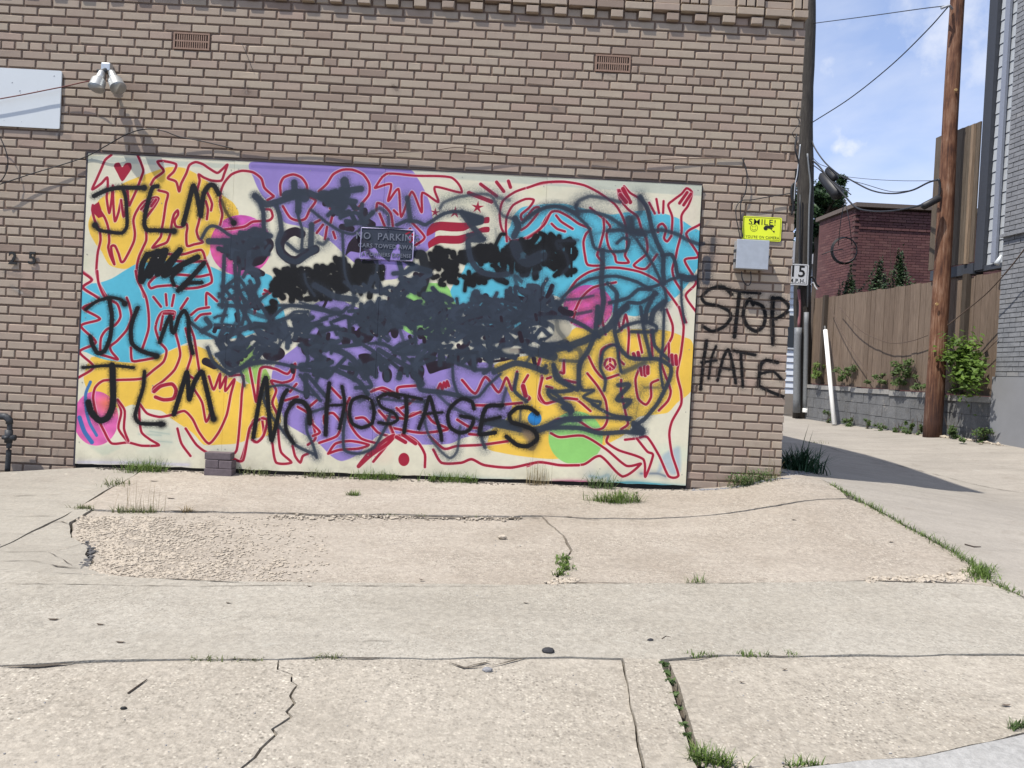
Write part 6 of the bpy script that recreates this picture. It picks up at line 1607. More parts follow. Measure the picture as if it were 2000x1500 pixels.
# ------------------------------------------------------------------ the alley's far side
def abox(mb, Ya, Yb, z0, z1, o0, o1, m=0):
    """box along the alley line from Ya to Yb, from o0 to o1 metres out from it"""
    a0, a1, b0, b1 = AP(Ya, o0), AP(Ya, o1), AP(Yb, o0), AP(Yb, o1)
    b = len(mb.v)
    for z in (z0, z1):
        for p in (a0, b0, b1, a1): mb.v.append((p.x, p.y, z))
    for f in ((0, 1, 2, 3), (4, 7, 6, 5), (0, 4, 5, 1), (1, 5, 6, 2), (2, 6, 7, 3), (3, 7, 4, 0)):
        mb.f.append(tuple(b + i for i in f)); mb.m.append(m)
M_BLOCK = concrete('block_grey', (.135, .138, .142), (.180, .182, .185), 120, .2, bumps=.5, stain=.8)
M_CAP = concrete('cap_grey', (.26, .255, .245), (.33, .32, .30), 100, .2, bumps=.3)
M_PLANK = None
def wood(name, cols, sc=(30, 30, 1.6)):
    m, nt, b = new_mat(name); T = NT(nt); P = T.pos()
    oi = T.n('ShaderNodeObjectInfo'); ge = T.n('ShaderNodeNewGeometry')
    rnd = T.math('FRACT', T.math('ADD', oi.outputs['Random'], ge.outputs['Random Per Island']))
    c = T.ramp(rnd, [(0, cols[0]), (.5, cols[1]), (1, cols[2])])
    g = T.noise(T.stretch(P, sc), 2.2, 6, .65, .4)
    c = T.mix(.9, c, T.mix(T.ramp(g, [(.3, 0), (.7, 1)]), .58, 1.22), 'MULTIPLY')
    T.l(c, b.inputs['Base Color']); b.inputs['Roughness'].default_value = .85; b.inputs['Specular IOR Level'].default_value = .2
    T.bump(g, .4, .006, b); return m
M_PLANK = wood('weathered_fence_wood', [(.150, .110, .082), (.174, .129, .097), (.200, .150, .113)])
M_SCREEN = wood('screen_wood', [(.115, .092, .07), (.135, .108, .083), (.158, .13, .10)])
YN, YF = 4.78, 10.15
wl_ = empty('retaining_wall', (*AP(YN)[:2], .8), 'low grey concrete block retaining wall below the wooden alley fence', 'retaining wall')
zt = lambda Y: 1.49 + (1.585 - 1.49) * (Y - YN) / (YF - YN)
core = MB(); 
for k in range(12):
    a, b_ = YN + (YF - YN) * k / 12, YN + (YF - YN) * (k + 1) / 12
    abox(core, a, b_ - .0005, .45, zt(b_) - .07, -.16, -.006)
core.build('core', mortar_mat('grey_mortar', (.10, .10, .10)), wl_)
Y = YN; cm_ = 0
for r in range(5):
    z1 = None
    Y = YN - (.2 if r % 2 else 0)
    while Y < YF:
        ya_, yb_ = max(Y, YN), min(Y + .40, YF)
        zt_ = zt((ya_ + yb_) / 2) - .065 - r * .203
        if yb_ - ya_ > .06 and zt_ > .6:
            mb = MB(); j = random.uniform(-.004, .004)
            abox(mb, ya_ + .005, yb_ - .005, zt_ - .194, zt_ + random.uniform(-.003, .002), -.05, .0 + j)
            mb.build('block', M_BLOCK, wl_)
        Y += .40
Y = YN
while Y < YF - .1:
    mb = MB(); Y2 = min(Y + 1.2, YF); abox(mb, Y + .004, Y2 - .004, zt(Y) - .062, zt(Y2), -.18, .022); mb.build('coping', M_CAP, wl_); Y = Y2
fe = empty('plank_fence', (*AP(YN, -.10)[:2], 1.5), 'tall weathered brown vertical plank fence standing on the grey retaining wall', 'fence')
zf = lambda Y: 3.30 + .10 * (Y - YN) / (YF - YN) - (.0)
Y = YN + .005; k = 0
while Y < YF - .03:
    w_ = .135 + random.uniform(-.004, .004)
    mb = MB(); j = random.uniform(-.006, .006)
    abox(mb, Y, Y + w_, zt(Y) + .03, zf(Y) + random.uniform(-.012, .012), -.105 + j, -.085 + j)
    mb.build('plank', M_PLANK, fe); Y += w_ + .006; k += 1
for px in (1886, 1612):
    p = at_alley(px, 620, -.05); mb = MB(); abox(mb, p.y - .045, p.y + .045, zt(p.y) + .02, zf(p.y) + .03, -.08, -.0); mb.build('post', wood('dark_post_wood', [(.07, .056, .045), (.08, .065, .05), (.09, .07, .055)]) if px == 1886 else bpy.data.materials['dark_post_wood'], fe)
mb = MB()
for z in (1.75, 2.5, 3.1): abox(mb, YN, YF, z, z + .09, -.15, -.1065)
mb.build('rail', M_PLANK, fe)

# grey house: painted brick, siding, render, dark corner post
M_GBRICK = None
def gbrick():
    m, nt, b = new_mat('grey_painted_brick'); T = NT(nt); P = T.pos()
    n = T.noise(P, 9, 6, .7); ge = T.n('ShaderNodeNewGeometry'); oi = T.n('ShaderNodeObjectInfo')
    rnd = T.math('FRACT', T.math('ADD', oi.outputs['Random'], ge.outputs['Random Per Island']))
    c = T.mix(T.ramp(n, [(.35, 0), (.68, 1)]), (.16, .165, .175), (.245, .25, .262))
    c = T.mix(T.ramp(rnd, [(.90, 0), (.97, .35)]), c, (.30, .29, .27))
    T.l(c, b.inputs['Base Color']); b.inputs['Roughness'].default_value = .7
    T.bump(T.noise(P, 40, 5), .5, .006, b); return m
M_GBRICK = gbrick()
M_RENDER = simple('grey_render', (.215, .22, .232), .85, var=.22, scale=2.2, bump=.25)
M_SIDE = simple('white_grey_siding', (.40, .425, .45), .5, var=.05, scale=8, bump=.05)
M_POSTD = simple('dark_corner_trim', (.045, .05, .062), .55, var=.2)
gh = empty('grey_house', (*AP(4.0)[:2], .8), 'grey painted brick house with pale horizontal siding at the right edge', 'house')
YB = 4.74
mb = MB(); abox(mb, .2, YB, .4, 8.5, -4.2, -.008); abox(mb, YB + .002, 5.42, 3.42, 8.5, -4.2, -.14); mb.build('wall', mortar_mat('grey_house_joint', (.10, .103, .11)), gh)
mb = MB(); abox(mb, .2, YB + .03, .4, 1.80, -.004, .018); mb.build('render_base', M_RENDER, gh)
rest = MB(); ng = 0
zc = 1.81; r = 0
while zc < 8.4:
    Y = YB - (0 if r % 2 else .11); first = True
    y_ = YB
    while y_ > .3:
        w_ = (.203 if not (first and r % 2) else .10); first = False
        jj = random.uniform(-.004, .003)
        if y_ > 3.4 and zc < 4.9 and ng < 290:
            m1 = MB(); abox(m1, y_ - w_, y_, zc, zc + .056, -.02, jj); m1.build('brick', M_GBRICK, gh, fix=False); ng += 1
        else: abox(rest, y_ - w_, y_, zc, zc + .056, -.02, jj)
        y_ -= w_ + .011
    zc += .0678; r += 1
rest.build('bricks', M_GBRICK, gh, kind='stuff', fix=False)
mb = MB()
abox(mb, 4.0, YB + .012, 3.76, 3.80, .006, .05); mb.build('ledge', M_GBRICK, gh)
z = 3.44; k = 0
while z < 8.4:
    m1 = MB(); a0, a1, b0, b1 = AP(YB + .003, -.118), AP(YB + .003, -.128), AP(5.19, -.118), AP(5.19, -.128)
    b = 0
    m1.v += [(a0.x, a0.y, z), (b0.x, b0.y, z), (b1.x, b1.y, z + .163), (a1.x, a1.y, z + .163), (a1.x, a1.y, z), (b1.x, b1.y, z)]
    m1.f += [(0, 1, 2, 3), (0, 4, 5, 1), (0, 3, 4), (1, 5, 2)]; m1.m += [0] * 4
    m1.build('siding_board', M_SIDE, gh)
    z += .17; k += 1
mb = MB(); abox(mb, 5.20, 5.37, 3.38, 8.5, -.20, -.06); abox(mb, YB + .003, 5.45, 3.36, 3.435, -.2, -.085); mb.build('corner_post', M_POSTD, gh)
dr = MB(); abox(dr, 4.95, 5.04, 3.45, 8.4, -.098, -.06)
dr.build('downspout', simple('grey_downspout', (.22, .24, .29), .5), gh)
lt = MB(); p = at_alley(1955, 508, .0); lt.tube([p + Vector((0, 0, .07)), p + Vector((-.06, 0, -.06))], [.012, .04], 10); lt.build('flood_lamp', M_WHITE, gh, smooth=True)
# high wooden privacy screen beyond the house corner
sc_ = empty('privacy_screen', (*AP(5.45, -.05)[:2], 3.5), 'high brown timber privacy screen beside the grey house, above the fence', 'screen')
Y = 5.42; k = 0
while Y < 6.35:
    m1 = MB(); abox(m1, Y, Y + .125, 3.52, 5.62 + .06 * (Y - 5.4), -.09, -.065); m1.build('plank', M_SCREEN, sc_); Y += .1275
for Y in (5.50, 6.12):
    m1 = MB(); abox(m1, Y, Y + .055, 3.50, 5.60 + .06 * (Y - 5.4), -.062, -.02); m1.build('batten', wood('batten_wood', [(.27, .2, .14)] * 3) if Y == 5.50 else bpy.data.materials['batten_wood'], sc_)
m1 = MB(); abox(m1, 5.38, 6.36, 3.34, 3.50, -.22, -.05); m1.build('bearer', M_POSTD, sc_)

# red brick building beyond the fence
M_RBR, nt, b = new_mat('red_brick'); T = NT(nt); P = T.pos(); ge = T.n('ShaderNodeNewGeometry')
c = T.ramp(ge.outputs['Random Per Island'], [(0, (.082, .032, .033)), (.3, (.098, .038, .038)), (.75, (.112, .045, .043)), (1, (.135, .062, .056))])
c = T.mix(T.ramp(T.noise(P, .9, 5, .6), [(.5, 0), (.75, .35)]), c, (.14, .085, .08))
T.l(c, b.inputs['Base Color']); b.inputs['Roughness'].default_value = .9
rbx, rby = 12.72, 13.9
rbz = 6.30
rbd = empty('red_brick_building', (rbx, rby, 1), 'dark red brick building with flat roof beyond the alley fence', 'building')
mb = MB(); prism(mb, [(rbx + .01, rby + .012), (rbx + 9, rby + .012), (rbx + 9, rby + 1.85), (rbx - .185, rby + 1.85)], .6, rbz - .05); mb.build('wall', mortar_mat('red_mortar', (.085, .045, .042)), rbd)
fr_, lf_ = MB(), MB()
zc = 1.2; r = 0
while zc < rbz - .12:
    x = rbx + (0 if r % 2 else .11)
    cor_ = .022 * max(0, int((zc - (rbz - .62)) / .21) + 1) if zc > rbz - .62 else 0
    while x < rbx + 6.5:
        fr_.box((x + .005, rby - cor_ - .0, zc), (x + .213, rby + .02, zc + .060)); x += .22
    y = 0 if r % 2 else .11
    while y < 1.80:
        a, b2 = rby + .02 + y, rby + .02 + min(y + .209, 1.82 - .02)
        xx = lambda q: rbx - .1 * (q - rby)
        bb = len(lf_.v); lf_.v += [(xx(q) + o, q, zz_) for q in (a, b2) for o in (-.0, .02) for zz_ in (zc, zc + .060)]
        for f in ((0, 1, 5, 4), (0, 2, 3, 1), (4, 5, 7, 6), (1, 3, 7, 5), (0, 4, 6, 2)): lf_.f.append(tuple(bb + i for i in f)); lf_.m.append(0)
        y += .22
    zc += .0705; r += 1
fr_.build('front_bricks', M_RBR, rbd, kind='stuff', fix=False); lf_.build('side_bricks', M_RBR, rbd, kind='stuff')
mb = MB(); prism(mb, [(rbx - .06, rby - .17), (rbx + 9.1, rby - .17), (rbx + 9.1, rby + 1.95), (rbx - .26, rby + 1.95)], rbz - .048, rbz + .06); mb.build('coping', simple('dark_coping', (.12, .095, .08), .8, var=.3), rbd)

# white clapboard house and hedge far behind
M_CLAP = simple('white_clapboard', (.62, .66, .72), .6, var=.06, scale=5)
whx, why = 12.0, 24.0
wh = empty('white_house', (whx, why, 1), 'white clapboard house glimpsed between the corner pole and the brick wall', 'house')
mb = MB(); mb.box((whx - 1.5, why + .05, .8), (whx + 7, why + 5, 6.4)); mb.build('wall', M_CLAP, wh)
z = 1.0
cl = MB()
while z < 6.2:
    cl.v += [(whx - 1.5, why, z), (whx + 7, why, z), (whx + 7, why + .045, z + .24), (whx - 1.5, why + .045, z + .24), (whx - 1.5, why + .045, z), (whx + 7, why + .045, z)]
    b = len(cl.v) - 6; cl.f += [(b, b + 1, b + 2, b + 3), (b, b + 4, b + 5, b + 1)]; cl.m += [0, 0]; z += .25
cl.build('clapboards', M_CLAP, wh, kind='stuff')
for x in (whx + .2, whx + 2.4):
    mb = MB(); mb.box((x, why - .03, 3.0), (x + .8, why - .002, 4.4)); w1 = mb.build('window', M_WHITE, wh)
    mb = MB(); mb.box((x + .08, why - .04, 3.08), (x + .72, why - .0305, 4.32)); mb.build('pane', simple('dark_glass', (.05, .06, .07), .1), w1)
mb = MB(); mb.face([(whx - 1.9, why - .5, 6.3), (whx + 7.4, why - .5, 6.3), (whx + 7.4, why + 2.5, 7.7), (whx - 1.9, why + 2.5, 7.7)]); mb.face([(whx - 1.9, why + 5.5, 6.3), (whx + 7.4, why + 5.5, 6.3), (whx + 7.4, why + 2.5, 7.7), (whx - 1.9, why + 2.5, 7.7)])
mb.build('roof', simple('grey_roof', (.14, .14, .15), .8), wh)
# chain link gate across the end of the alley
M_TUBE = simple('galvanised_tube', (.42, .46, .47), .45, .5, var=.1)
cg = empty('chain_link_gate', (9.2, 11.6, .8), 'grey chain link gate glimpsed between the building and the old pole', 'gate')
f_ = MB()
g0, g1 = Vector((8.3, 11.6, .95)), Vector((10.02, 11.6, .95))
g0z, g1z = .92, 3.05
f_.tube([(8.3, 11.6, g0z), (8.3, 11.6, g1z)], .025, 8); f_.tube([(9.72, 11.6, g0z), (9.72, 11.6, g1z)], .025, 8); f_.tube([(8.3, 11.6, g1z), (9.72, 11.6, g1z)], .022, 8); f_.tube([(8.3, 11.6, g0z), (9.72, 11.6, g0z)], .022, 8)
f_.build('frame', M_TUBE, cg, smooth=True)
ch = MB(); s_ = .075
k = -int(2.2 / s_)
while k * s_ < 1.42:
    for sg in (1, -1):
        x0 = k * s_; x1 = x0 + 2.1
        a, b2 = max(0, x0), min(1.4, x1)
        if b2 > a:
            za, zb = a - x0, b2 - x0
            if sg < 0: za, zb = 2.1 - za, 2.1 - zb
            ch.tube([(8.31 + a, 11.6 + .003 * sg, g0z + za), (8.31 + b2, 11.6 + .003 * sg, g0z + zb)], .004, 3, caps=False)
    k += 1
ch.build('mesh', M_TUBE, cg)
# ------------------------------------------------------------------ poles, cables, traffic sign
def pole_wood(name, ramp_, foot=False):
    m, nt, b = new_mat(name); T = NT(nt); P = T.pos()
    g = T.noise(T.stretch(P, (22, 22, 1.3)), 1.6, 7, .68, .6)
    pt = T.noise(T.stretch(P, (5, 5, 2.2)), 1.5, 4, .6)
    c = T.ramp(T.math('ADD', T.math('MULTIPLY', g, .62), T.math('MULTIPLY', pt, .38)), ramp_)
    if foot:
        sp_ = T.n('ShaderNodeSeparateXYZ'); T.l(P, sp_.inputs[0])
        c = T.mix(T.math('MULTIPLY', T.math('SUBTRACT', 2.1, sp_.outputs[2], clamp=True), .65), c, (.035, .018, .016))
    T.l(c, b.inputs['Base Color']); b.inputs['Roughness'].default_value = .75; b.inputs['Specular IOR Level'].default_value = .3
    T.bump(g, .8, .015, b); return m
M_POLE = pole_wood('red_brown_pole', [(.34, (.028, .012, .009)), (.44, (.085, .036, .021)), (.50, (.145, .064, .034)), (.56, (.20, .105, .062)), (.66, (.30, .20, .145))], True)
M_OLD = pole_wood('old_grey_pole', [(.3, (.018, .016, .014)), (.5, (.042, .036, .03)), (.7, (.085, .075, .062))])
base = at_alley(1821, 846, .20); base.z = hz(base.x, base.y)
q_ = at_y(1871, 0, base.y - .03); b_ = at_y(1821, 846, base.y - .03); top = base + (q_ - b_)
tdir = (top - base).normalized()
PTOP = base + tdir * 9.0
mb = MB(); K = 40
pts, rs = [], []
for k in range(K + 1):
    t = k / K; q = base + (PTOP - base) * t + Vector((0, 0, -.1 if k == 0 else 0))
    q += Vector((.012 * math.sin(t * 7), .01 * math.sin(t * 5), 0)); pts.append(q); rs.append(.133 - .045 * t + .004 * noise.noise(Vector((t * 9, 0, 0))))
mb.tube(pts, rs, 22)
bp = mb.build('utility_pole', M_POLE, None, smooth=True, label='reddish brown wooden utility pole standing at the alley retaining wall', cat='utility pole')
hw = MB()
for (px, py) in ((1829, 594), (1866, 176)):
    q = at_y(px, py, base.y - .12); hw.tube([q, q + Vector((0, -.02, 0))], .022, 10)
hw.build('metal_tag', simple('brass_tag', (.55, .36, .16), .5, .4), bp)
oldx, oldy = 9.98, 10.3
ob = Vector((oldx, oldy, hz(oldx, oldy) - .05))
q = at_y(1572, 230, oldy)
od = (Vector((q.x, q.y, q.z)) - at_y(1564, 790, oldy)).normalized()
pts = [ob + od * (12.5 * k / 30) + Vector((.02 * math.sin(k * .7), 0, 0)) for k in range(31)]
b0 = at_y(1566, 806, oldy); dx = b0.x - ob.x
pts = [p + Vector((dx, 0, 0)) for p in pts]
mb = MB(); mb.tube(pts, [.185 + .014 * noise.noise(Vector((k * .9, 0, 0))) - .0012 * k for k in range(31)], 18)
op = mb.build('utility_pole', M_OLD, None, smooth=True, label='old dark weathered pole with conduits, right behind the building corner', cat='utility pole')
M_COND = simple('grey_conduit', (.17, .18, .19), .55, var=.3)
def old_run(name, px, r, mat, dy=-.19, parent=None):
    mb = MB(); mb.tube(catmull([at_y(a, b_, oldy + dy) for a, b_ in px], 4), r, 9); return mb.build(name, mat, parent or op, smooth=True)
old_run('conduit', [(1559, 640), (1557, 700), (1556, 806)], .075, M_COND)
old_run('conduit', [(1575, 610), (1574, 700), (1572, 806)], .05, M_COND, -.2)
old_run('conduit_foot', [(1574, 798), (1573, 806)], .07, M_PVC, -.22)
old_run('riser', [(1563, 380), (1562, 480), (1561, 560), (1560, 645)], .02, M_BLKW)
old_run('riser', [(1560, 565), (1562, 600), (1560, 640)], .03, simple('faded_red_cable', (.24, .10, .11), .6))
old_run('riser', [(1577, 300), (1580, 330), (1583, 365), (1580, 420), (1577, 600)], .018, M_COND)
old_run('riser', [(1583, 540), (1590, 545), (1595, 556), (1600, 560)], .02, M_BLKW)
old_run('riser', [(1583, 556), (1588, 552), (1592, 560), (1596, 566)], .015, M_PVC)
bnd = MB()
for z in (2.3, 1.75): bnd.tube([(pts[5].x - .16, oldy, z), (pts[5].x + .17, oldy, z)], .03, 6)
# speed sign fixed to the old pole
pa, pb = at_y(1543, 521, oldy - .30), at_y(1575, 557, oldy - .30)
w_ = .46; cxp = at_y(1560, 540, oldy - .30)
sp = empty('speed_limit_sign', (cxp.x, oldy - .3, cxp.z - .25), 'white fifteen miles per hour sign on the old pole, half hidden by the corner', 'traffic sign')
W2 = simple('sign_white', (.62, .63, .64), .5, var=.08)
zc_ = cxp.z + .02
plate('plate', cxp.x - .26, cxp.x + .20, zc_ - .20, zc_ + .24, oldy - .30, oldy - .305, W2, sp, r=.03)
bd = MB()
for (a0, a1, c0_, c1_) in ((cxp.x - .235, cxp.x + .175, zc_ + .205, zc_ + .215), (cxp.x - .235, cxp.x + .175, zc_ - .178, zc_ - .168), (cxp.x + .165, cxp.x + .175, zc_ - .167, zc_ + .204), (cxp.x - .235, cxp.x - .225, zc_ - .167, zc_ + .204)):
    bd.face([(a0, oldy - .3056, c0_), (a1, oldy - .3056, c0_), (a1, oldy - .3056, c1_), (a0, oldy - .3056, c1_)])
bd.build('border', M_BLACKP, sp, fix=False)
text_obj('lettering', '15', .33, M_BLACKP, sp, (cxp.x - .035, oldy - .3065, zc_ + .075), (1, 0, 0), (0, 0, 1), .0008, .006)
text_obj('lettering', 'M.P.H.', .115, M_BLACKP, sp, (cxp.x - .03, oldy - .3065, zc_ - .115), (1, 0, 0), (0, 0, 1), .0008, .002)
br = MB(); br.box((cxp.x - .03, oldy - .299, zc_ - .1), (cxp.x + .03, oldy - .155, zc_ - .06)); br.box((cxp.x - .03, oldy - .299, zc_ + .1), (cxp.x + .03, oldy - .155, zc_ + .14)); br.build('bracket', M_STEEL, sp)

def span(px, Y, r, mat, label, n=8, name='overhead_cable', parent=None):
    Ys = Y if isinstance(Y, (list, tuple)) else [Y[0]] * len(px)
    L = len(px)
    if len(Ys) == 2 and L != 2: Ys = [Ys[0] + (Ys[1] - Ys[0]) * (px[i][0] - px[0][0]) / (px[-1][0] - px[0][0]) for i in range(L)]
    P = [at_y(a, b_, y_) for (a, b_), y_ in zip(px, Ys)]
    mb = MB(); mb.tube(catmull(P, n), r, 6)
    return mb.build(name, mat, parent, smooth=True, **({} if parent else dict(label=label, cat='cable', group='cables strung between the poles')))
YO, YP = oldy - .1, base.y - .08
span([(1586, 46), (1700, 31), (1800, 17), (1852, 11)], [YO, YP - .1], .008, M_BLKW, 'thin upper wire rising to the top bracket of the brown pole')
span([(1585, 240), (1660, 192), (1740, 128), (1810, 60), (1852, 13)], [YO, YP - .1], .010, M_BLKW, 'diagonal wire climbing from the old pole to the brown pole')
span([(1585, 272), (1592, 290), (1612, 318), (1640, 342), (1655, 348), (1700, 371), (1740, 378), (1780, 372), (1812, 357), (1834, 350)], [YO, YP], .014, M_BLKW, 'thick black cable sagging between the two poles')
span([(1585, 305), (1600, 320), (1625, 330), (1650, 348), (1690, 360), (1740, 374), (1780, 372)], [YO, YP + .6], .006, M_BLKW, 'thin cable sagging just above the thick black one')
span([(1650, 345), (1700, 350), (1760, 353), (1834, 353)], [YO - 1.6, YP], .005, M_BLKW, 'thin nearly level wire meeting the brown pole')
span([(1585, 312), (1600, 325), (1620, 350), (1650, 383), (1672, 405), (1700, 412), (1740, 412), (1790, 403), (1830, 388)], [YO, YP], .016, M_BLKW, 'lower thick black cable drooping across the red brick building')
span([(1585, 320), (1605, 335), (1618, 348), (1662, 380)], [YO, YO - 1.4], .010, M_BLKW, 'short black cable running down beside the splice case')
span([(1834, 350), (1836, 365), (1833, 392)], [YP, YP], .018, M_BLKW, 'black cable loop strapped to the brown pole')
sc1 = MB(); a, b_ = at_y(1616, 330, YO - .5), at_y(1633, 350, YO - .8)
sc1.tube([a, a.lerp(b_, .1), a.lerp(b_, .9), b_], [.04, .075, .075, .04], 10); sc1.build('splice_case', M_BLKW, None, smooth=True, label='small black splice case on the upper sagging cable', cat='splice case', group='black splice cases on the cables')
sc2 = MB(); a, b_ = at_y(1603, 340, YO - .3), at_y(1640, 384, YO - .9)
sc2.tube([a, a.lerp(b_, .12), a.lerp(b_, .9), b_], [.03, .10, .13, .06], 12); sc2.build('splice_case', M_BLKW, None, smooth=True, label='large black splice case hanging near the old pole', cat='splice case', group='black splice cases on the cables')
sc3 = MB(); a, b_ = at_y(1800, 405, YP - .1), at_y(1836, 386, YP - .1)
sc3.tube([a, a.lerp(b_, .1), a.lerp(b_, .9), b_], [.02, .055, .055, .03], 10); sc3.build('splice_case', M_BLKW, None, smooth=True, label='black splice case beside the brown pole', cat='splice case', group='black splice cases on the cables')
# coil hanging in front of the red building
YC = 9.6
cc = at_y(1650, 489, YC); R_ = .235 * (YC + 6.07) / 15
cl = MB()
for j in range(3):
    cl.tube([(cc.x + (R_ + .012 * j) * math.cos(a), YC + .02 * j, cc.z + (R_ + .012 * j) * math.sin(a) * 1.03) for a in np.linspace(0, 2 * math.pi, 28)], .011, 5, caps=False)
for (x, y) in ((1637, 480), (1664, 480)): cl.tube([at_y(1650, 388, YC), at_y((1650 + x) / 2 + (x - 1650) * .15, 435, YC), at_y(x, y, YC)], .008, 5)
cl.tube([at_y(1605, 497, YC), at_y(1625, 490, YC), at_y(1646, 487, YC)], .010, 5)
cl.build('cable_coil', M_BLKW, None, smooth=True, label='coil of black cable hanging in front of the red brick building', cat='cable coil')
# guy wires against the fence
def alley_wire(px, off, r, label):
    P = [at_alley(a, b_, o) for (a, b_), o in zip(px, off)]
    mb = MB(); mb.tube(catmull(P, 6), r, 5); mb.build('overhead_cable', simple('rusty_wire', (.09, .06, .045), .7) if 'rusty_wire' not in bpy.data.materials else bpy.data.materials['rusty_wire'], None, smooth=True, label=label, cat='cable', group='thin wires across the plank fence')
alley_wire([(1850, 636), (1880, 612), (1930, 570), (1975, 520), (2010, 474)], [.3, .25, .2, .2, .2], .009, 'taut dark wire rising from the brown pole to the grey house')
alley_wire([(1640, 600), (1675, 640), (1700, 656), (1740, 670), (1780, 666), (1812, 655)], [.02] * 6, .007, 'slack wire hanging in a curve across the plank fence')
alley_wire([(1622, 600), (1640, 640), (1662, 680), (1690, 722), (1706, 745)], [.02] * 5, .007, 'wire slanting down the left part of the plank fence')
alley_wire([(1850, 745), (1890, 720), (1950, 662)], [.02] * 3, .006, 'faint wire slanting across the fence behind the green shrub')
# brackets on brown pole top
hw = MB(); a = at_y(1846, 14, YP - .1); hw.tube([a + Vector((-.06, 0, -.02)), a + Vector((.06, 0, .03)), a + Vector((.16, .1, .03))], .02, 6); hw.build('bracket', M_STEEL, bp)
# leaning white pipe
g0 = at_alley(1630, 818, .32); g0.z = hz(g0.x, g0.y) + .01; p1 = at_alley(1612, 645, .06)
mb = MB(); mb.tube([g0 + Vector((0, 0, .0)), p1], .042, 12)
wp_ = mb.build('leaning_pipe', M_PVC, None, smooth=True, label='white plastic pipe leaning against the fence beside the old pole', cat='pipe')
mb = MB(); mb.tube([p1 + (p1 - g0).normalized() * .002, p1 + (p1 - g0).normalized() * .09], .03, 8); mb.build('end_fitting', M_BLKW, wp_)
# cables clinging to the corner of the building
wall_cable('cable', [(1556, 262), (1553, 290), (1560, 320), (1556, 352), (1547, 362), (1545, 380), (1549, 400), (1546, 420)], [-.02, -.04, -.03, -.02, -.03, -.035, -.03, -.02], .007, M_BLKW, 'frayed black cable clinging to the top corner of the brick building', G_)
wall_cable('cable', [(1563, 282), (1560, 310), (1557, 340), (1553, 360), (1551, 392)], [-.03] * 5, .004, M_STEEL, 'thin grey wire beside the frayed cable at the building corner', G_)

# ------------------------------------------------------------------ plants
def leafmat(name, col, var=.35, trans=.35):
    m, nt, b = new_mat(name); T = NT(nt)
    ge = T.n('ShaderNodeNewGeometry')
    dark = [c * (1 - var) for c in col]; lite = [col[0] * (1 + var * 1.2), col[1] * (1 + var), col[2] * (1 + var * .6)]
    c = T.ramp(ge.outputs['Random Per Island'], [(0, dark), (.5, col), (1, lite)])
    T.l(c, b.inputs['Base Color']); b.inputs['Roughness'].default_value = .55; b.inputs['Specular IOR Level'].default_value = .3
    tr = T.n('ShaderNodeBsdfTranslucent'); T.l(c, tr.inputs['Color'])
    mx = T.n('ShaderNodeMixShader'); mx.inputs[0].default_value = trans
    out = [n for n in nt.nodes if n.type == 'OUTPUT_MATERIAL'][0]
    T.l(b.outputs['BSDF'], mx.inputs[1]); T.l(tr.outputs[0], mx.inputs[2]); T.l(mx.outputs[0], out.inputs['Surface'])
    return m
M_GRASS = leafmat('grass_green', (.115, .18, .045), .5); M_GRASS2 = leafmat('grass_olive', (.13, .155, .065)); M_DGRASS = leafmat('dark_lily_green', (.022, .06, .03), .3, .15)
M_LEAF = leafmat('fresh_leaf', (.10, .17, .03)); M_DLEAF = leafmat('tree_leaf', (.035, .07, .03)); M_CYP = leafmat('cypress_leaf', (.035, .065, .028), .4, .15); M_STRAW = leafmat('straw', (.26, .21, .12), .3)
M_WEED = leafmat('weed_leaf', (.085, .135, .045)); M_BARK = simple('bark', (.08, .06, .045), .9, var=.4)
def blade(mb, p, dir2, h, lean, w_, n=3, curl=.6):
    d = Vector((math.cos(dir2), math.sin(dir2), 0)); s = Vector((-d.y, d.x, 0))
    P = []
    for i in range(n + 1):
        t = i / n
        P.append((p + d * (lean * h * t ** (1 + curl)) + Vector((0, 0, h * (t - .32 * lean * t * t))), w_ * (1 - t ** 1.5) * .5 + .0003))
    b = len(mb.v)
    for q, ww in P: mb.v += [tuple(q - s * ww), tuple(q + s * ww)]
    for i in range(n): mb.f.append((b + 2 * i, b + 2 * i + 1, b + 2 * i + 3, b + 2 * i + 2)); mb.m.append(0)
def tuft(name, pts, n, h, spread, mat, label, cat='grass', kind=None, w_=.004, lean=(.2, 1.1), weeds=0, group=None):
    """grass blades rooted round ground points given in picture coordinates"""
    mb = MB()
    W = [keep_clear(at_ground(*p)) for p in pts]
    for k in range(n):
        a = random.choice(W); p = a + Vector((random.gauss(0, spread), random.gauss(0, spread * .5), 0))
        if p.y > -.03 and p.x < 6.15: p.y = -.03 - .04 * random.random()
        p.z = a.z - .004
        hh = h * (1.75 if 'mural foot' in label else 1.3) * random.uniform(.35, 1.1)
        blade(mb, p, random.uniform(0, 6.28), hh, random.uniform(*lean), w_ * random.uniform(.5, 1.7))
    for k in range(weeds):
        a = random.choice(W); p = a + Vector((random.gauss(0, spread), random.gauss(0, spread * .5), random.uniform(.2, .9) * h))
        leaflet(mb, p, random.uniform(.008, .018))
    return mb.build(name, mat, None, fix=False, label=label, cat=cat, kind=kind, group=group)
def leaflet(mb, p, s, nrm=None):
    n = nrm or Vector((random.gauss(0, .6), random.gauss(0, .6) - .4, 1)).normalized()
    u = n.cross(Vector((random.gauss(0, 1), random.gauss(0, 1), random.gauss(0, 1)))).normalized(); v = n.cross(u)
    a = [p - u * s, p - u * s * .2 + v * s * .45, p + u * s * .9 - n * s * .2, p - u * s * .2 - v * s * .45]
    b = len(mb.v); mb.v += [tuple(q) for q in a]; mb.f.append((b, b + 1, b + 2, b + 3)); mb.m.append(0)
GT = 'grass tufts growing from the cracks'
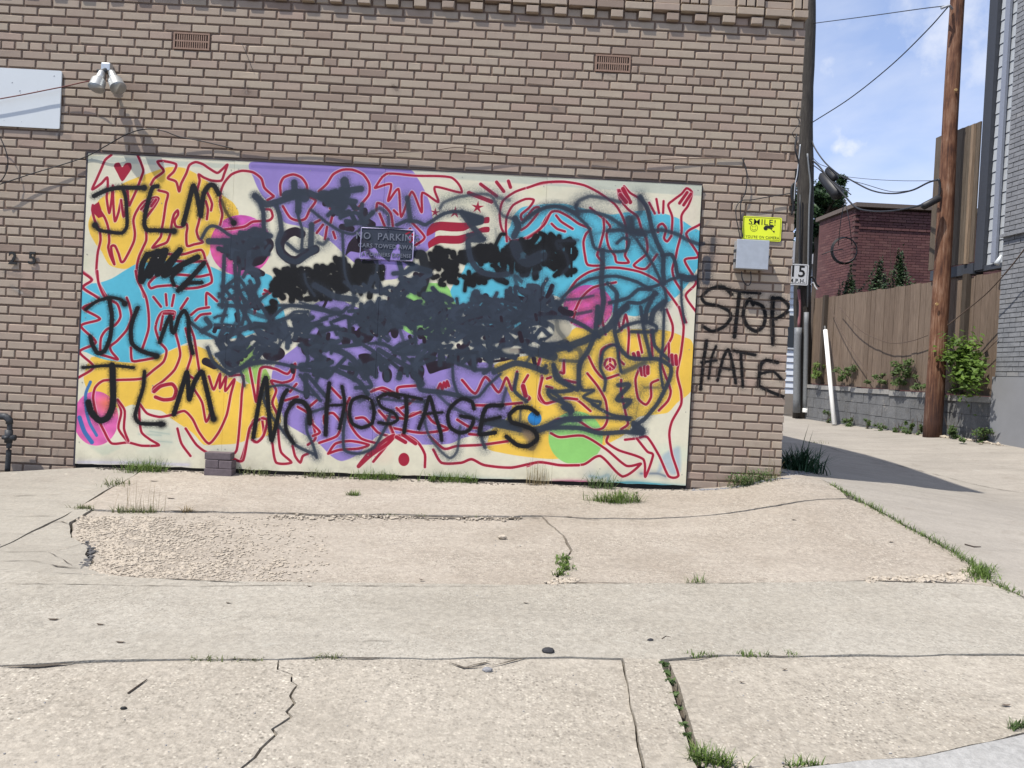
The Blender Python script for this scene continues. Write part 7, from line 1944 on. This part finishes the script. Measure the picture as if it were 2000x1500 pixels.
tuft('grass_tuft', [(255, 923), (270, 918), (285, 920), (300, 922)], 260, .075, .05, M_GRASS, 'bright green grass tuft at the left end of the mural foot', group=GT, weeds=10)
tuft('grass_tuft', [(218, 950), (240, 946), (228, 948)], 60, .06, .05, M_GRASS2, 'sparse grass on the diagonal joint below the bright left tuft', group=GT)
tuft('grass_tuft', [(158, 993), (165, 994)], 90, .03, .035, M_GRASS2, 'low olive grass clump halfway along the diagonal joint', group=GT)
tuft('grass_tuft', [(232, 1000), (250, 999), (275, 1000), (290, 999)], 150, .045, .035, M_GRASS2, 'olive grass at the left end of the driveway joint', group=GT)
tuft('dry_stalks', [(262, 998), (270, 998), (295, 998)], 26, .15, .05, M_STRAW, 'dry straw stalks above the olive grass in the driveway joint', w_=.002, lean=(0, .25), cat='dry stalks')
tuft('grass_tuft', [(361, 1000), (365, 999)], 30, .05, .02, M_STRAW, 'small dry tuft in the driveway joint under the brick stack', group=GT)
tuft('grass_tuft', [(470, 920), (500, 921), (530, 922)], 60, .07, .05, M_GRASS2, 'thin grass just right of the loose brick stack', group=GT, weeds=8)
tuft('grass_tuft', [(625, 925), (650, 926), (640, 925)], 70, .06, .05, M_GRASS2, 'thin weedy grass at the mural foot below the words', group=GT, weeds=16)
tuft('grass_tuft', [(710, 931), (730, 932), (750, 933), (765, 932)], 240, .06, .04, M_GRASS, 'green grass clump at the mural foot below the red dot', group=GT, weeds=20)
tuft('grass_tuft', [(850, 936), (875, 937), (895, 937), (915, 937)], 230, .065, .045, M_GRASS, 'green grass clump at the mural foot right of the red dot', group=GT, weeds=20)
tuft('grass_tuft', [(685, 968), (695, 968), (690, 969)], 110, .045, .018, M_GRASS, 'small lone grass clump in the middle of the upper driveway', group=GT)
tuft('grass_tuft', [(1040, 945), (1050, 946), (1060, 944)], 70, .12, .03, M_STRAW, 'tall pale stalks at the mural foot, right of centre', group=GT, lean=(0, .4), w_=.002)
tuft('grass_tuft', [(1150, 950), (1170, 951), (1185, 950)], 80, .10, .03, M_WEED, 'dark weeds at the mural foot above the big driveway clump', group=GT, weeds=12)
tuft('grass_tuft', [(1170, 980), (1190, 982), (1210, 983), (1235, 981), (1215, 976)], 420, .085, .045, M_GRASS, 'largest green grass clump on the driveway near the right end of the mural', group=GT, weeds=40)
tuft('grass_tuft', [(1100, 1102), (1105, 1112), (1095, 1122), (1100, 1092)], 200, .035, .02, M_GRASS, 'green weeds in the crack just above the pavement joint', group=GT, weeds=50)
tuft('grass_tuft', [(1350, 1138), (1372, 1138), (1360, 1138)], 26, .05, .02, M_GRASS, 'few green blades on the pavement joint right of centre', group=GT)
tuft('grass_tuft', [(1296, 1300), (1302, 1318), (1308, 1334), (1316, 1360), (1324, 1385), (1334, 1420), (1340, 1440)], 300, .014, .008, M_WEED, 'dark moss and weeds filling the apron joint', group=GT, weeds=120, w_=.003)
tuft('grass_tuft', [(1360, 1488), (1375, 1492), (1395, 1494), (1415, 1497)], 230, .055, .02, M_GRASS, 'green grass tuft at the bottom of the apron joint by the kerb', group=GT)
tuft('grass_tuft', [(1545, 1497), (1570, 1495), (1590, 1494)], 60, .03, .014, M_GRASS, 'small grass along the kerb at the bottom edge', group=GT)
tuft('grass_tuft', [(1980, 1424), (1995, 1420), (2010, 1416)], 110, .035, .012, M_WEED, 'dark grass beside the kerb at the right edge', group=GT)
tuft('grass_tuft', [(385, 1289), (420, 1289), (460, 1289), (500, 1289)], 90, .018, .02, M_GRASS2, 'tiny grass in the lower pavement joint, left part', group=GT)
tuft('grass_tuft', [(615, 1285), (650, 1285)], 40, .02, .02, M_GRASS2, 'tiny grass in the lower pavement joint near the centre', group=GT)
tuft('grass_tuft', [(1360, 1282), (1385, 1281), (1460, 1280), (1490, 1280), (1550, 1280)], 120, .025, .02, M_GRASS, 'low grass in the lower pavement joint, right part', group=GT)
tuft('grass_tuft', [(700, 1005), (760, 1005), (820, 1006), (930, 1008)], 90, .015, .03, M_GRASS2, 'tiny greenery along the crumbling driveway joint', group=GT)
# grass seam along the alley
seam = MB()
for i in range(len(I_) - 1):
    a, b_ = at_ground(*I_[i]), at_ground(*I_[i + 1])
    L = (b_ - a).length
    for k in range(int(L * 420)):
        t = random.random(); den = noise.noise(a.lerp(b_, t) * 3.5)
        if den < -.28: continue
        p = a.lerp(b_, t) + Vector((random.gauss(0, .018), random.gauss(0, .018), -.004)); p.z = hz(p.x, p.y) - .004
        blade(seam, p, random.uniform(0, 6.28), random.uniform(.015, .055) * (1.4 if den > .2 else 1), random.uniform(.3, 1.3), .004)
for k in range(260):
    p = at_ground_fast(random.gauss(1915, 14), random.gauss(1122, 7)); p.z -= .003
    blade(seam, p, random.uniform(0, 6.28), random.uniform(.03, .07), random.uniform(.3, 1.2), .005)
seam.build('seam_grass', M_GRASS, None, fix=False, label='ragged line of green grass growing in the seam beside the alley', cat='grass', kind='stuff')
# dark strap-leaved plant at the building corner
lily = MB(); a = at_ground(1560, 918)
for k in range(300):
    p = a + Vector((random.gauss(0, .085), random.gauss(-.02, .09), -.01))
    blade(lily, p, random.uniform(0, 6.28), random.uniform(.12, .30), random.uniform(.35, 1.1), random.uniform(.010, .017), 5)
for (x, h_) in ((.0, .46), (.05, .40)): blade(lily, a + Vector((x, 0, 0)), .7, h_, .3, .012, 5)
lily.build('lily_clump', M_DGRASS, None, fix=False, label='dark green strap-leaved plant at the foot of the building corner', cat='plant')
tuft('weed_patch', [(1420, 937), (1440, 934), (1460, 931), (1475, 928), (1430, 932)], 150, .11, .05, M_WEED, 'bushy weeds at the wall foot below the word hate', 'weeds', weeds=260, lean=(.2, 1.))
tuft('dry_stalks', [(1462, 930), (1490, 928), (1440, 934)], 40, .20, .06, M_STRAW, 'dry straw stalks rising from the weeds at the wall foot', 'dry stalks', w_=.002, lean=(0, .5))
tuft('grass_tuft', [(1590, 865), (1600, 866)], 30, .05, .05, M_GRASS2, 'tiny dry grass tuft on the alley pavement behind the corner plant', group=GT)
# weeds along the retaining wall foot and top
GW = 'weeds along the retaining wall'
def bush(name, c, rx, ry, rz_, n, s0, s1, mat, label, cat='shrub', group=None, stems=6, stem_mat=None, parent=None, cone=False, kind=None):
    o = None
    root = MB()
    g = Vector(c)
    for k in range(stems):
        a = random.uniform(0, 6.28); e = g + Vector((math.cos(a) * rx * .55, math.sin(a) * ry * .55, rz_ * random.uniform(.5, 1.3)))
        root.tube([g + Vector((0, 0, -rz_ * .98)), g.lerp(e, .5) + Vector((0, 0, -rz_ * .35)), e], [.008, .006, .003], 4)
    lf = MB()
    cl_ = [(g + Vector((random.gauss(0, .42) * rx, random.gauss(0, .42) * ry, random.uniform(-.85, .85) * rz_)), random.uniform(.2, .42)) for _ in range(max(6, n // 60))]
    for k in range(n):
        cc_, cr_ = random.choice(cl_)
        v = Vector((random.gauss(0, 1), random.gauss(0, 1), random.gauss(0, 1))).normalized() * random.random() ** .4
        p = cc_ + Vector((v.x * rx * cr_, v.y * ry * cr_, v.z * rz_ * cr_))
        if cone:
            t = (p.z - (g.z - rz_)) / (2 * rz_)
            k2 = max(.06, 1 - t) ** .8 * 1.2
            p = Vector((g.x + (p.x - g.x) * k2 * 1.25, g.y + (p.y - g.y) * k2 * 1.25, p.z))
        leaflet(lf, p, random.uniform(s0, s1))
    st = root.build(name, stem_mat or M_BARK, parent, label=label if not parent else None, cat=cat if not parent else None, group=group, kind=kind)
    lf.build('foliage', mat, st, fix=False)
    return st
for (px, py, w_, h_, n, lab) in ((1616, 800, .12, .20, 120, 'weed clump behind the foot of the leaning white pipe'), (1660, 822, .15, .17, 220, 'round weed clump at the retaining wall, right of the white pipe'), (1695, 825, .08, .13, 90, 'small weed at the retaining wall between two clumps'), (1722, 828, .14, .10, 110, 'low weed mat at the retaining wall foot near its middle'),
                                 (1755, 832, .13, .14, 130, 'weed clump against the damp patch of the retaining wall'), (1778, 835, .10, .20, 130, 'upright weed at the retaining wall left of the brown pole'), (1795, 838, .08, .22, 120, 'taller weed almost touching the brown pole'), (1858, 850, .20, .22, 300, 'leafy weeds at the wall foot right of the brown pole'), (1912, 856, .24, .15, 300, 'broad low weeds at the corner of the grey house')):
    g = at_alley(px, py, .14); g.z = hz(g.x, g.y)
    bush('weed_clump', (g.x, g.y, g.z + h_ * .5), w_ * .9, w_ * 1.1, h_ * .8, int(n * 1.6), .015, .035, M_WEED, lab, 'weeds', GW, 3)
for (px, py, rx, rz_, n, lab) in ((1600, 728, .32, .17, 320, 'green weeds on top of the retaining wall behind the old pole'), (1655, 735, .28, .16, 280, 'ragged bush on the retaining wall top right of the white pipe'), (1718, 742, .22, .10, 140, 'low weeds on the retaining wall top near its middle'), (1757, 735, .36, .20, 480, 'rounded bush on the retaining wall top left of the brown pole'), (1800, 755, .2, .08, 110, 'sparse weeds on the wall top beside the brown pole'), (1862, 760, .2, .10, 160, 'low leaves on the wall top right of the brown pole')):
    p = at_alley(px, py, .02)
    bush('weed_clump', (p.x, p.y, p.z + rz_ * .3), .16, rx * 1.25, rz_ * 1.05, int(n * 2), .015, .04, M_WEED if n != 320 else M_GRASS, lab, 'weeds', 'bushes on top of the retaining wall', 4)
# young tree growing at the wall behind the brown pole
p = at_alley(1885, 765, .03)
sap = MB()
lf = MB()
tips = [((1842, 690), 7), ((1850, 658), 6), ((1880, 665), 8), ((1900, 672), 8), ((1868, 695), 10), ((1890, 700), 14), ((1910, 712), 12), ((1885, 735), 12), ((1915, 745), 8), ((1870, 745), 8), ((1895, 722), 12), ((1858, 700), 8), ((1832, 694), 5), ((1905, 762), 8), ((1890, 758), 10)]
sap.tube([p, at_alley(1886, 720, .15), at_alley(1888, 690, .2)], [.022, .015, .008], 6)
for (q, n_) in tips:
    e = at_alley(*q, random.uniform(.12, .4)); o_ = at_alley(1886, 745 - random.uniform(0, 40), .12)
    Q = [o_, o_.lerp(e, .5) + Vector((0, 0, .08)), e]; sap.tube(Q, [.008, .006, .002], 4)
    C_ = catmull(Q, 8)
    for c_ in C_[5:]:
        for k in range(n_ // 2 + 2):
            leaflet(lf, c_ + Vector((random.gauss(0, .075), random.gauss(0, .075), random.gauss(0, .055))), random.uniform(.03, .065))
for k in range(520):
    q = at_alley(random.gauss(1888, 15), random.gauss(722, 24), random.uniform(.05, .35)); leaflet(lf, q, random.uniform(.03, .06))
sh_ = sap.build('young_shrub', M_BARK, None, label='bright green leafy shrub sprouting from the retaining wall behind the brown pole', cat='shrub')
lf.build('foliage', M_LEAF, sh_, fix=False)
# cypresses behind the fence
GC = 'small cypress shrubs behind the fence'
for (px, pt, rx, lab) in ((1659, 538, .26, 'left and smallest cypress peeking over the plank fence'), (1718, 522, .34, 'middle cypress peeking over the plank fence'), (1757, 512, .32, 'right and tallest cypress peeking over the plank fence')):
    t_ = at_alley(px, pt, -1.3); z0 = 1.9
    h = (t_.z - z0)
    bush('cypress', (t_.x, t_.y, z0 + h / 2 + .12), rx * 1.6, rx * 1.6, h / 2 + .02, 5200, .02, .045, M_CYP, lab, 'cypress', GC, 3, cone=True)
# trees beyond
def tree(px, py, Y, r, h0, n, mat, label, s0=.06, s1=.13, group=None):
    c = at_y(px, py, Y); g0 = hz(min(c.x, 14), min(Y, 30))
    tk = MB(); tk.tube([(c.x, Y, g0), (c.x + .1, Y, (g0 + c.z) / 2), (c.x, Y, c.z)], [.22, .17, .08], 8)
    for k in range(9):
        a = random.uniform(0, 6.28); e = Vector((c.x + math.cos(a) * r * .7, Y + math.sin(a) * r * .7, c.z + random.uniform(-.3, .6) * r)); s_ = Vector((c.x, Y, c.z - r * random.uniform(.2, .8)))
        tk.tube([s_, s_.lerp(e, .5) + Vector((0, 0, .15)), e], [.07, .045, .02], 5)
    root = empty('broadleaf_tree', (c.x, Y, g0), label, 'tree', group)
    tk.build('trunk', M_BARK, root)
    lf = MB(); cl_ = []
    for k in range(46):
        v = Vector((random.gauss(0, 1), random.gauss(0, 1), random.gauss(0, 1))).normalized() * random.uniform(.35, 1)
        cl_.append((c + Vector((v.x * r, v.y * r, v.z * r * h0)), r * random.uniform(.16, .34)))
    for k in range(n):
        cc_, cr_ = random.choice(cl_); v = Vector((random.gauss(0, 1), random.gauss(0, 1), random.gauss(0, 1))).normalized() * random.random() ** .35
        leaflet(lf, cc_ + v * cr_, random.uniform(s0, s1))
    lf.build('crown', mat, root, fix=False)
tree(1598, 410, 19.5, 1.15, 1.15, 7000, M_DLEAF, 'dark green tree behind the old pole and left of the red brick building')
tree(1520, 560, 30, 3.2, 1.0, 7000, M_DLEAF, 'large tree hidden mostly behind the brick building corner', .1, .2)
cv = MB()          # near-black blocks stand in for shade in a corner hole behind the cables
for (a, b_, w_) in (((1552, 360), (1549, 398), .02), ((1556, 330), (1554, 350), .012), ((1549, 402), (1551, 412), .03)):
    p, q = at_y(*a), at_y(*b_)
    cv.box((p.x - w_, -.006, q.z), (p.x + w_ * .6, .02, p.z))
cv.build('corner_hole_shade', M_DARK, bld)
hd = bush('hedge', (9.4, 15.2, 1.9), 1.5, .8, 1.2, 5200, .05, .11, M_WEED, 'green overgrown hedge behind the chain link gate', 'hedge', None, 8)
